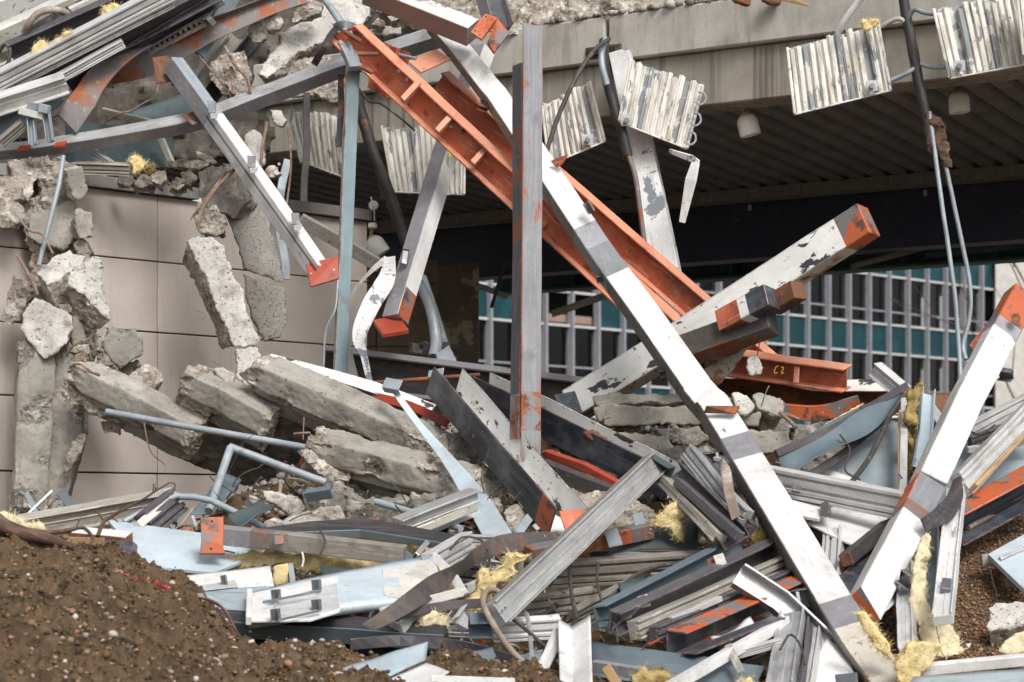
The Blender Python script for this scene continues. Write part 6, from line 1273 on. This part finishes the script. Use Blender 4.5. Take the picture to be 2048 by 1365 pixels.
# grooved mullions near the middle
mull([(798, 1062, .35), (952, 1002, .4)], .15, .1, 'alu', 'broad grey mullion ending under the blue strap', kind_='N', roll=25)
sweep('beige_lining', ('box', .05, .06), [(812, 1072, .38), (948, 1016, .42)], 'alu_beige', 'brown timber lining under the broad grey mullion', 'bar')
mull([(858, 1130, .6), (938, 1084, .6)], .12, .08, 'alu_light', 'short pale mullion behind the corner of the box panel', roll=20)
mull([(900, 1082, .35), (985, 1084, .35)], .07, .06, 'alu', 'small grey mullion at the foot of the blue strap', roll=10)
mull([(1036, 1070, .4), (1058, 1036, .4)], .05, .02, 'blue_sheet', 'small blue strip beside the orange channel end', kind_='box')
sweep('twisted_strip', ('box', .11, .006), [(736, 1256, .95), (800, 1218, .98), (866, 1172, 1.0), (914, 1142, .95), (960, 1108, .85), (1020, 1086, .75), (1120, 1080, .6)], {'d': 'purple_strip', '+v': 'darksteel'}, 'dark brown strip twisting up past the box panel', 'strip', smooth=5, twist=[-40, -20, 10, 50, 20, -30, -20], scale=[.7, .9, 1, .7, .8, 1.1, .9])
sweep('dark_strip', ('box', .05, .006), [(742, 1250, .85), (800, 1230, .85), (880, 1214, .8), (968, 1206, .8)], 'purple_strip', 'thin dark strip curving under the box panel', 'strip', smooth=4)
wl = fluff([(931, 1203), (950, 1174), (952, 1158), (968, 1144), (992, 1139), (1006, 1115), (1030, 1107), (1064, 1107), (1051, 1126), (1027, 1134), (1027, 1155), (1000, 1174), (982, 1184), (960, 1203), (963, 1235), (947, 1241), (936, 1225)], D(1170) - .7, .14, 'torn yellow wool bursting out beside the big grey mullion', amp=.03)
bm_ = mull([(1310, 928, 1.15), (992, 1230, 1.05)], .135, .09, {'d': 'alu', '-u': 'grime'}, 'big grey aluminium mullion leaning diagonally across the lower middle', kind_='N', roll=-12)
for c in ((1010, 1216), (1004, 1222), (1285, 952), (1290, 945)): bolt(c, D(c[1]) - 1.16, .006, bm_, 'darksteel', 'screw', .008)
sweep('mullion_end', ('C', .11, .08, .01), [(1296, 926, 1.15), (1338, 952, 1.05)], 'teal_sheet', 'dark green end clip at the head of the big grey mullion', 'clip', roll=20)
tube('rubber_hose', [(1003, 1188, 1.05), (987, 1180, 1.12), (972, 1184, 1.15), (966, 1203, 1.15), (974, 1228, 1.12), (998, 1268, 1.0), (1024, 1303, .9), (1052, 1330, .75)], .016, 'hose', 'grey-brown rubber strip looping down from the big grey mullion', 'hose', smooth=6)
tube('rubber_hose', [(906, 1298, .5), (940, 1308, .5), (962, 1322, .5), (966, 1345, .55), (948, 1368, .6)], .014, 'hose', 'pale rubber strip curling on the soil at the bottom', 'hose')
tube('black_cable', [(1018, 1232, .95), (1055, 1262, .85), (1080, 1285, .75), (1102, 1304, .7)], .01, 'wire', 'dark cable running down from the big grey mullion', 'cable')
tube('black_cable', [(1138, 1126, .6), (1141, 1170, .6), (1146, 1205, .6), (1154, 1238, .65)], .011, 'wire', 'left thin black cable hanging in the gap', 'cable')
tube('black_cable', [(1196, 1126, .5), (1194, 1160, .5), (1200, 1190, .5), (1206, 1208, .5)], .008, 'wire', 'right thin black cable hanging in the gap', 'cable')
tube('corrugated_hose', [(1070, 1238, .2), (1095, 1226, .2), (1112, 1210, .2), (1120, 1190, .2)], .016, 'blacktube', 'black corrugated hose deep in the gap', 'hose')
sweep('gutter', ('C', .1, .09, .008), [(938, 1252, .8), (985, 1250, .8)], 'slate_sheet', 'end of a teal gutter profile below the yellow wool', 'gutter', roll=40)
sweep('gutter', ('C', .09, .05, .006), [(920, 1250, .75), (938, 1225, .8)], 'alu_light', 'small pale profile beside the gutter end', 'profile', roll=20)
mull([(985, 1262, .55), (1120, 1254, .55)], .11, .07, 'white', 'short white mullion lying level below the big grey one')
mull([(880, 1255, .4), (1000, 1262, .4)], .09, .06, 'alu', 'grey mullion half hidden under the gutter end')
sweep('folded_strip', ('box', .022, .012), [(1036, 1210, .85), (1054, 1230, .85), (1060, 1262, .8), (1064, 1324, .75)], 'alu', 'narrow folded metal strip hanging to the soil', 'strip')
sweep('slotted_lath', ('box', .062, .02), [(1082, 1342, .7), (1100, 1306, .72), (1118, 1262, .75)], 'alu_light', 'white slotted lath leaning beside the white angle', 'lath')
sheet('white_angle', [(1117, 1232, .95), (1180, 1229, .95), (1184, 1372, .95), (1121, 1372, .95)], 'white_sheet', 'upright white angle sheet with a dented edge at the bottom', 'sheet', crease=(.42, -.06), n=(12, 12), nz=.008, th=.006)
sweep('purple_strip', ('box', .075, .01), [(950, 1300, .5), (1030, 1326, .5), (1080, 1345, .55), (1140, 1372, .6)], 'purple_strip', 'dark purple strip on the soil at the bottom', 'strip', twist=[20, 10, 0])
sweep('rubber_hose', ('box', .05, .008), [(902, 1285, .6), (906, 1300, .6), (912, 1320, .6), (922, 1332, .6)], 'purple_strip', 'short dark strip end hanging over the soil', 'strip', twist=[20, 10, 0], smooth=3)
# angle sheet in front
an = sheet('bent_angle', [(684, 1334, 10.95), (856, 1288, 11.15), (852, 1326, 11.1), (690, 1400, 10.7)], 'blue_sheet', 'bent galvanised angle sheet lying on the soil at the bottom', 'sheet', nz=.02, n=(16, 8))
sheet('flat_leg', [(690, 1400, 10.7), (852, 1326, 11.1), (899, 1343, 10.85), (800, 1410, 10.5)], 'white_sheet', parent=an, nz=.006)
sweep('white_offcut', ('box', .05, .01), [(860, 1362, 10.75), (1030, 1368, 10.75)], 'white', 'white strip end at the bottom edge', 'strip')
# background of the gap
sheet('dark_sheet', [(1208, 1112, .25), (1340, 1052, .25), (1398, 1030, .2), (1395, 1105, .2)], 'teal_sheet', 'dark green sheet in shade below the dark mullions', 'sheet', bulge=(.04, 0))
mull([(1090, 1150, .1), (1420, 1128, .1)], .15, .08, 'grime', 'grimy grey mullion lying level at the back of the gap')  # mullions in the gap are coloured darker to carry its shade
mull([(1180, 1108, .2), (1440, 1106, .2)], .05, .05, 'darkpaint', 'thin black bar above the grimy level mullion', kind_='box')
mull([(1010, 1222, .2), (1190, 1196, .2)], .12, .07, 'grime', 'punched grey profile low in the gap')
mull([(1150, 1240, .1), (1300, 1160, .1)], .12, .07, 'grime', 'brown-grey mullion rising out of the gap')
tube('black_cable', [(1130, 1245, .45), (1215, 1200, .45), (1265, 1155, .4), (1310, 1135, .35), (1350, 1128, .3)], .012, 'wire', 'long dark cable arching through the gap', 'cable')
mull([(840, 1140, .15), (1060, 1160, .15)], .14, .08, 'alu_dark', 'dark grey mullion behind the torn wool')
mull([(930, 1180, .3), (1010, 1150, .3)], .05, .04, 'alu_light', 'thin white profile crossing the torn wool', kind_='box')
mull([(985, 1150, .8), (1040, 1130, .75)], .06, .05, 'greysteel', 'small grey steel end beside the torn wool', kind_='box')
# rusty steel
ru = sweep('rusty_bar', ('box', .09, .08), [(1056, 1110, .6), (1180, 1088, .55), (1300, 1058, .5)], 'rustgrey', 'rusty flat steel with grey plates behind the big grey mullion', 'steel bar', roll=25, wob=.01, sub=4, segs=[(.35, .5, 'rust'), (.62, .8, 'orange_chip')])
for q in ([(1208, 1062), (1234, 1056), (1246, 1090), (1218, 1096)], [(1264, 1030), (1284, 1024), (1292, 1048), (1270, 1052)], [(1062, 1078), (1090, 1070), (1100, 1096), (1078, 1112)]):
    plate('grey_plate', [(x, y, D(1070) - .72) for x, y in q], 'galv', parent=ru, th=.01)
# dark mullions left of the long beam
mull([(1338, 946, 1.0), (1470, 1078, .9)], .17, .08, 'alu_dark', 'widest dark mullion of the bunch left of the long beam', kind_='C', roll=-15)
mull([(1356, 964, 1.12), (1480, 1074, 1.0)], .05, .05, 'alu_dark', 'ridge profile inside the widest dark mullion', kind_='box')
mull([(1322, 956, .95), (1440, 1078, .85)], .06, .08, 'alu_beige', 'thin grey-brown edge profile of the dark bunch', kind_='box')
mull([(1379, 906, 1.0), (1440, 985, .95), (1492, 1036, .85)], .10, .07, 'alu', 'grey mullion behind the widest dark one')
mull([(1408, 925, .75), (1500, 1060, .7)], .08, .06, 'alu_dark', 'dark mullion nearest to the long white beam')
sweep('brown_strip', ('box', .06, .008), [(1440, 925, 1.25), (1452, 945, 1.3), (1458, 985, 1.25), (1472, 1036, 1.15)], 'hose', 'brown twisted strip hanging from the upper bracket', 'strip', smooth=4, twist=[40, -20, 10, 20])
fluff([(1291, 1071), (1310, 1034), (1334, 1012), (1352, 996), (1376, 1022), (1358, 1042), (1371, 1076), (1366, 1086), (1342, 1060), (1310, 1054)], D(1040) - .7, .09, 'yellow wool rag hanging left of the dark mullions')
fluff([(1496, 1062), (1520, 1055), (1530, 1075), (1512, 1092), (1498, 1085)], D(1070) - .5, .07, 'dirty wool stuck behind the long white beam', mt='insul_dirty')
# diagonal bundle
tc_ = mull([(1203, 1234, .75), (1492, 1084, .45)], .12, .08, 'slate_sheet', 'slate-blue channel on top of the diagonal bundle', kind_='C', roll=18)
for x, y in ((1272, 1208), (1424, 1126)):
    plate('rust_clip', [(x - 12, y - 6, D(y) - .82), (x + 4, y - 14, D(y) - .82), (x + 10, y + 6, D(y) - .85), (x - 6, y + 12, D(y) - .85)], 'rust', parent=tc_, th=.03)
    plate('white_clip', [(x + 2, y - 14, D(y) - .86), (x + 22, y - 20, D(y) - .86), (x + 30, y + 2, D(y) - .88), (x + 10, y + 8, D(y) - .88)], 'dirty_white', parent=tc_, th=.02)
mull([(1228, 1248, .85), (1420, 1160, .7), (1566, 1090, .3)], .13, .07, 'alu_dark', 'purple-black channel second in the diagonal bundle', kind_='C', roll=35)
chunk('curled_end', [(1222, 1222), (1260, 1212), (1290, 1210), (1270, 1232), (1236, 1246)], D(1230) - .88, .03, 'curled torn end of the purple-black channel', mats=('alu_dark', 'alu_dark'), vox=.01, amp=.008, cat='scrap')
mull([(1268, 1262, .7), (1572, 1128, .3)], .10, .07, 'alu_beige', 'rust-streaked beige mullion in the diagonal bundle', roll=15)
mull([(1310, 1272, .65), (1580, 1156, .3)], .09, .07, 'alu_dark', 'plain dark grey mullion in the diagonal bundle', roll=15)
mull([(1340, 1240, .7), (1440, 1198, .7)], .03, .03, 'alu_light', 'thin bright rod on the diagonal bundle', kind_='box')
sweep('navy_angle', ('C', .15, .12, .012), [(1352, 1292, .6), (1600, 1182, .25)], {'d': 'navy', 1: 'orange_chip', 2: 'orange_chip', '+u': 'orange_chip'}, 'navy channel with a bright orange edge at the bottom of the bundle', 'steel channel', roll=28)
sweep('navy_angle', ('C', .15, .1, .012), [(1380, 1335, .4), (1560, 1262, .4)], 'navy', 'navy channel in shadow below the orange-edged one', 'steel channel', roll=20)
tube('red_bar', [(1296, 1290, .6), (1345, 1268, .6)], .008, 'redplate', 'thin red bar end left of the orange-edged channel', 'bar', smooth=0)
mull([(1340, 1375, .85), (1572, 1243, .5)], .055, .05, 'white', 'slim white bar running down to the bottom edge', kind_='box', roll=20)
mull([(1470, 1310, .6), (1560, 1285, .6)], .04, .04, 'alu_light', 'short pale rail under the slim white bar', kind_='M')
sweep('cross_lath', ('box', .04, .02), [(1456, 1292, .75), (1482, 1345, .7)], 'alu_beige', 'short brown lath crossing the slim white bar', 'lath')
gm = mull([(1474, 1150, .95), (1560, 1206, .55), (1650, 1290, .1)], .13, .08, 'alu', 'grey channel mullion pointing up left in front of the bundle', kind_='C', roll=-20)
sheet('blue_tray', [(1184, 1284, .5), (1530, 1330, .5), (1500, 1400, .5), (1186, 1352, .55)], 'slate_sheet', 'blue sheet tray lying flat at the bottom middle', 'sheet', nz=.01, fl={0: .05})
mull([(1186, 1335, .6), (1300, 1352, .6), (1420, 1400, .6)], .07, .04, 'greysteel', 'grey flat bar along the foot of the blue tray', kind_='box')
sweep('wood_lath', ('box', .05, .02), [(1212, 1336, .75), (1240, 1378, .7)], 'wood', 'short broken wooden stick in front of the blue tray', 'lath')
fluff([(1262, 1350), (1290, 1336), (1310, 1345), (1345, 1352), (1352, 1380), (1262, 1380)], D(1355) - .7, .08, 'dirty wool scrap in front of the blue tray', mt='insul_dirty')
fluff([(1476, 1362), (1500, 1355), (1515, 1380), (1470, 1385)], D(1365) - .8, .06, 'small wool tuft at the bottom edge', mt='insul')
mull([(1586, 1232, .4), (1560, 1380, .7)], .13, .08, 'alu', 'wide grey mullion standing at the bottom, left of three', kind_='N')
mull([(1610, 1240, .3), (1594, 1380, .6)], .07, .07, 'alu_dark', 'dark grey mullion standing at the bottom, middle of three', kind_='C')
mull([(1630, 1262, .2), (1612, 1380, .5)], .07, .07, 'alu_light', 'pale mullion standing at the bottom, right of three')
plate('white_wedge', [(1602, 1385, .4), (1654, 1276, .2), (1694, 1306, .1), (1722, 1385, .3)], 'white_sheet', 'white triangular sheet under the end of the long beam', 'sheet', th=.008)
sweep('tube_stub', ('box', .06, .05), [(1672, 1362, 1.0), (1715, 1358, 1.05)], 'clip', 'small dark bracket at the bottom beside the long beam', 'bracket')
# ---------------------------------------------------------------- right side
cs_ = sheet('curved_sheet', [(1556, 908, .75), (1812, 776, .7), (1712, 880, .85), (1572, 958, .85)], 'slate_sheet', 'curved slate-green cladding sheet below the orange offcut', 'sheet', bulge=(.03, -.06), nz=.006)
sweep('dark_edge', ('box', .05, .03), [(1552, 908, .78), (1650, 866, .78), (1730, 820, .76), (1814, 772, .72)], 'purple_strip', parent=cs_, smooth=3)
chunk('wool_edge', [(1632, 862), (1680, 830), (1726, 804), (1732, 808), (1690, 838), (1640, 868)], D(835) - .72, .03, mats=('insul', 'insul'), parent=cs_, vox=.01, amp=.006)
sheet('blue_cladding', [(1640, 945, .2), (1778, 838, .3), (1806, 848, .3), (1802, 992, .2)], 'blue_sheet', 'pale blue cladding sheet behind the drooping cable', 'sheet', nz=.01)
plate('peeled_sheet', [(1622, 962, .3), (1654, 936, .32), (1720, 962, .3), (1790, 986, .28), (1800, 1004, .27), (1690, 990, .3)], 'white_peel', 'white sheet with grey peeled stripes under the blue cladding', 'sheet', th=.01)
tube('drooping_cable', [(1814, 783, .75), (1782, 828, .75), (1760, 876, .75), (1734, 924, .7), (1699, 970, .65)], .016, 'wire', 'dark cable drooping over the pale blue cladding', 'cable')
sweep('black_gasket', ('box', .05, .02), [(1620, 952, .6), (1690, 905, .6), (1760, 845, .55), (1800, 810, .5)], 'purple_strip', 'black gasket strip between the curved and the blue sheets', 'strip', smooth=3)
fluff([(1809, 770), (1825, 774), (1849, 756), (1846, 775), (1838, 812), (1835, 839), (1832, 871), (1833, 903), (1827, 945), (1817, 945), (1817, 898), (1795, 876), (1815, 860), (1815, 812)], D(850) - .85, .07, 'tall ragged strip of dirty wool standing right of the cable', mt='insul_dirty', amp=.025)
sweep('pale_stud', ('box', .045, .05), [(1809, 802, .75), (1806, 990, .6)], 'alu_light', 'narrow pale stud standing beside the ragged wool', 'stud')
sweep('pale_stud', ('box', .02, .04), [(1799, 830, .7), (1799, 985, .6)], 'wood', 'thin timber edge left of the pale stud', 'lath')
sweep('blue_channel', ('C', .085, .06, .008), [(1856, 782, .7), (1850, 870, .75), (1840, 930, .7)], 'pale_sheet', 'light blue channel standing right of the ragged wool', 'channel', roll=-15)
mull([(1750, 738, .6), (1810, 788, .55)], .10, .08, 'alu_light', 'white mullion stub pointing at the far windows', kind_='N', roll=30)
sheet('rusty_sheet', [(1850, 786, .35), (1904, 786, .3), (1892, 870, .3), (1868, 838, .35)], 'rust', 'rusty brown sheet left of the leaning white beam', 'sheet')
sweep('white_brace', ('box', .06, .03), [(1862, 815, .45), (1892, 858, .4)], 'alu_light', 'short white brace against the rusty sheet', 'brace')
sheet('blue_cladding', [(1870, 880, .1), (2080, 880, .1), (2080, 985, .1), (1860, 1010, .1)], 'blue_sheet', 'pale blue cladding sheet right of the leaning white beam', 'sheet', nz=.012)
mull([(1935, 868, .5), (2075, 794, .5)], .11, .07, 'alu_light', 'upper pale mullion at the right edge')
mull([(1940, 886, .45), (2075, 836, .45)], .08, .05, 'alu_dark', 'dark mullion below the upper pale one at the right edge')
mull([(1960, 852, .4), (1985, 870, .4)], .05, .03, 'rust', 'small rusty tab left of the pale mullion', kind_='box')
mull([(1935, 900, .42), (2070, 882, .42)], .04, .03, 'dirty_white', 'thin pale bar above the blue cladding at the right edge', kind_='box')
mull([(2070, 818, .8), (1922, 972, .95)], .15, .08, 'alu_light', 'white grooved mullion with a yellow edge running to the right edge', roll=-15)
sweep('yellow_edge', ('box', .025, .05), [(2070, 850, .85), (1948, 975, .98)], 'wood', 'yellow timber edge under the white grooved mullion', 'lath')
wm = mull([(1912, 985, 1.0), (1900, 1100, .95), (1886, 1238, .9)], .10, .07, 'white', 'upright white mullion beside the gravel', kind_='N', roll=15)
plate('tab', [(1908, 1054, D(1060) - 1.08), (1916, 1052, D(1060) - 1.08), (1910, 1078, D(1070) - 1.08), (1904, 1078, D(1070) - 1.08)], 'alu', parent=wm, th=.01)
sweep('foot', ('box', .05, .05), [(1893, 1165, .98), (1891, 1186, .98)], 'clip', parent=wm)
nb = sweep('navy_beam', ('C', .20, .16, .014), [(1905, 1056, .5), (2080, 962, .6)], {'d': 'navy', 1: 'orange_chip', 2: 'orange'}, 'navy channel with an orange edge above the gravel', 'steel channel', roll=35)
sweep('black_flap', ('box', .11, .01), [(1846, 1052, 1.15), (1886, 1028, 1.2), (1908, 996, 1.2), (1914, 956, 1.2)], 'darkpaint', 'black rubber flap tucked under the leaning white beam', 'flap', smooth=4, twist=[10, -10, -30, -40], scale=[.7, 1, .9, .5])
tube('grey_hose', [(1936, 1056, .35), (1958, 1044, .35), (1990, 1034, .3), (2070, 1030, .25)], .016, 'hose', 'grey hose along the upper edge of the gravel', 'hose')
mull([(1432, 938, .7), (1806, 1012, .95)], .155, .08, 'alu_light', 'long white double mullion passing behind the long beam', roll=15)
sweep('tab', ('box', .05, .02), [(1592, 984, 1.0), (1594, 974, 1.0)], 'clip', 'small rounded grey tab on the long double mullion', 'tab')
plate('white_board', [(1582, 998, .62), (1662, 1010, .62), (1638, 1038, .66), (1596, 1030, .66)], 'white_sheet', 'small white board under the long double mullion', 'board', th=.02)
sweep('clip', ('L', .05, .04, .006), [(1650, 1010, .72), (1654, 1034, .72)], 'clip', 'grey clip at the edge of the small white board', 'clip', roll=20)
plate('white_board', [(1596, 1036, .5), (1672, 1012, .45), (1786, 1026, .4), (1720, 1096, .55), (1656, 1068, .55)], 'white_sheet', 'large white sheet between the two white beams', 'sheet', th=.012)
mull([(1668, 1066, .45), (1664, 1150, .35), (1662, 1180, .3)], .11, .08, 'alu_light', 'cut grooved mullion standing between the two white beams', kind_='M')
sweep('black_tube', ('box', .075, .07), [(1692, 1120, .65), (1776, 1052, .5)], {'d': 'darkpaint', 'cap': 'rust'}, 'square black tube with a rusty end between the white beams', 'tube', roll=20)
sheet('navy_sheet', [(1660, 1165, .5), (1752, 1092, .4), (1760, 1130, .4), (1690, 1200, .5)], 'navy', 'dark navy sheet below the square black tube', 'sheet')
mull([(1812, 1130, .45), (1812, 1215, .45), (1816, 1300, .45)], .085, .06, 'alu_light', 'pale mullion standing in front of the dark gravel', kind_='N')
sheet('white_scrap', [(1764, 1190, .35), (1798, 1150, .35), (1802, 1195, .35), (1762, 1232, .35)], 'white_sheet', 'white scrap sheet behind the lower white beam', 'sheet')
sweep('blue_jamb', ('C', .07, .05, .008), [(1866, 1040, .4), (1864, 1130, .4), (1858, 1220, .4)], 'blue_sheet', 'blue-grey jamb strip behind the pale wool', 'jamb', roll=10)
fluff([(1849, 1059), (1858, 1053), (1860, 1102), (1840, 1126), (1852, 1150), (1858, 1203), (1873, 1227), (1905, 1254), (1940, 1310), (1875, 1318), (1835, 1267), (1821, 1214), (1822, 1160), (1826, 1107)], D(1190) - .62, .1, 'long pale wool batt hanging down beside the white mullion', mt='insul_pale', tilt=(0, .8))
fluff([(1785, 1334), (1827, 1281), (1886, 1289), (1881, 1307), (1846, 1350), (1833, 1378), (1800, 1380)], D(1325) - .8, .12, 'thick yellow wool block at the end of the long beam', mt='insul', amp=.012)
fluff([(1710, 1222), (1726, 1220), (1760, 1262), (1782, 1297), (1784, 1326), (1768, 1309), (1739, 1280), (1728, 1257)], D(1270) - .95, .06, 'narrow yellow wool slab leaning on the end of the long beam', mt='insul', amp=.01)
plate('cladding_corner', [(1976, 1108, .4), (2075, 1054, .3), (2075, 1200, .45), (2040, 1170, .45)], 'pale_sheet', 'pale blue panel corner lying on the gravel at the right edge', 'panel', th=.03)
plate('panel_strip', [(1998, 1112, .46), (2075, 1078, .38), (2075, 1086, .4), (2002, 1118, .46)], 'alu_light', 'narrow strip stuck on the pale blue panel corner', 'strip', th=.01)
sweep('panel_support', ('box', .07, .04), [(1962, 1122, .2), (2010, 1118, .2)], 'alu_beige', 'grey-brown batten under the pale blue panel corner', 'batten')
CH('concrete_block', [(1974, 1216), (1986, 1208), (2075, 1194), (2075, 1246), (1975, 1264)], D(1230) - .35, .2, 'beige concrete block lying on the gravel', mats=BR, tilt=(0, .5), sk=(.03, -.1), amp=.01)
CH('concrete_block', [(1994, 1304), (2030, 1262), (2075, 1254), (2075, 1308), (2010, 1312)], D(1290) - .35, .12, 'wedge of pale wool-covered block under the beige one', mats=('insul_pale', 'insul_pale'), amp=.014, cat='block')
CH('stone', [(2005, 1160), (2030, 1150), (2050, 1172), (2040, 1182), (2010, 1178)], D(1170) - .1, .08, 'beige stone under the pale blue panel corner', mats=BB, cat='stone', vox=.012)
sweep('white_edge', ('box', .055, .05), [(1842, 1340, .6), (2090, 1316, .55)], 'white', 'white trim bar along the bottom right corner', 'trim', roll=20)
sheet('blue_tray', [(1826, 1356, .65), (2090, 1334, .6), (2090, 1420, .75), (1790, 1420, .75)], 'blue_sheet', 'blue sheet tray in the bottom right corner', 'sheet', nz=.008)
plate('flake', [(1931, 1288, D(1290) - .05), (1942, 1286, D(1290) - .05), (1938, 1296, D(1290) - .08)], 'white_sheet', 'tiny white shell-like flake on the gravel', 'flake', th=.004)

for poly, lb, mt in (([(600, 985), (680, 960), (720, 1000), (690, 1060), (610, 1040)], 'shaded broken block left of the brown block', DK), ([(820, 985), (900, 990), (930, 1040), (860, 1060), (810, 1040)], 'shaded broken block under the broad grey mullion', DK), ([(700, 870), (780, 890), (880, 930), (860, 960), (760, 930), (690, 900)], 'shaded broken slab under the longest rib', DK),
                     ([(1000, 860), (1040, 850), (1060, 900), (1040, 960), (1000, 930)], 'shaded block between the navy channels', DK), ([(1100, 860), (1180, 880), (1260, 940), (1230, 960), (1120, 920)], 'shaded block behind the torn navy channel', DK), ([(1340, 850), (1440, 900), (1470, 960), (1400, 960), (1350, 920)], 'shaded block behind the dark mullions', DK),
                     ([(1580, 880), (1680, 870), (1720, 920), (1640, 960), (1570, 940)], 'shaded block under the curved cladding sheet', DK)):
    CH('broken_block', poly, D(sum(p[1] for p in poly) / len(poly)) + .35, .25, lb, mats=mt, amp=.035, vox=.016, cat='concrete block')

sweep('dark_strip', ('box', .06, .006), [(700, 1290, .75), (800, 1282, .75), (900, 1290, .75), (960, 1300, .7)], 'purple_strip', 'dark rubber strip along the lower side of the trim channel', 'strip', smooth=4, twist=[20, -20, 30])
sheet('crumpled_sheet', [(905, 1310, .85), (985, 1296, .85), (1010, 1330, .9), (930, 1345, .95)], 'slate_sheet', 'crumpled slate sheet scrap lying on the soil at the bottom', 'sheet', nz=.05, n=(14, 12))
sheet('crumpled_sheet', [(1030, 1290, .7), (1085, 1276, .7), (1078, 1310, .75), (1026, 1318, .75)], 'galv', 'small crumpled grey sheet left of the slotted lath', 'sheet', nz=.05, n=(14, 12))
sheet('crumpled_sheet', [(560, 1050, .55), (600, 1030, .5), (660, 1048, .5), (610, 1064, .55)], 'alu_beige', 'crumpled beige sheet scrap in front of the pale stones', 'sheet', nz=.05, n=(14, 12))
sheet('crumpled_sheet', [(455, 1035, .55), (520, 1018, .5), (545, 1040, .5), (480, 1056, .55)], 'teal_sheet', 'crumpled dark green sheet beside the arched railing', 'sheet', nz=.06, n=(14, 12))
sheet('crumpled_sheet', [(640, 1130, .45), (720, 1126, .45), (730, 1150, .5), (650, 1156, .5)], 'teal_sheet', 'crumpled dark sheet behind the big cladding box', 'sheet', nz=.06, n=(14, 12))
sheet('crumpled_sheet', [(1380, 1010, .6), (1430, 990, .6), (1450, 1050, .6), (1400, 1070, .6)], 'alu_dark', 'crumpled dark sheet between the dark mullions', 'sheet', nz=.06, n=(14, 12))
sheet('crumpled_sheet', [(1500, 960, .5), (1580, 930, .5), (1600, 975, .5), (1520, 990, .5)], 'slate_sheet', 'crumpled slate sheet right of the long white beam', 'sheet', nz=.06, n=(14, 12))
sheet('crumpled_sheet', [(1420, 1270, .5), (1500, 1240, .45), (1540, 1280, .45), (1450, 1310, .5)], 'white_sheet', 'crumpled white scrap under the grey channel mullion', 'sheet', nz=.06, n=(14, 12))
sheet('crumpled_sheet', [(1235, 1180, .45), (1300, 1150, .45), (1320, 1180, .5), (1250, 1210, .5)], 'teal_sheet', 'crumpled dark scrap in the gap behind the slate-blue channel', 'sheet', nz=.06, n=(14, 12))
for k, (q, lb) in enumerate((([(1215, 1215), (1240, 1240), (1225, 1262), (1250, 1280)], 'curly wire at the lower end of the diagonal bundle'), ([(1180, 1270), (1200, 1240), (1230, 1250), (1235, 1285)], 'looped wire left of the diagonal bundle'), ([(1360, 880), (1372, 900), (1366, 930), (1390, 950)], 'thin wire sprouting over the dark mullions'),
                           ([(900, 1100), (925, 1075), (960, 1080), (975, 1100)], 'thin wire above the torn wool'), ([(1100, 1120), (1110, 1150), (1095, 1190), (1110, 1220)], 'wavy wire in the dark gap'), ([(640, 1060), (650, 1085), (640, 1110)], 'short wire over the folded sheet'),
                           ([(1680, 870), (1700, 900), (1690, 940), (1720, 960)], 'thin wire on the pale blue cladding'), ([(1900, 880), (1930, 860), (1960, 870), (1990, 850)], 'thin wire right of the leaning beam'), ([(1560, 1300), (1580, 1270), (1600, 1290), (1610, 1330)], 'thin wire among the standing mullions'))):
    tube('loose_wire', [(x, y, .85) for x, y in q], .006, 'wire', lb, 'wire', sides=6)
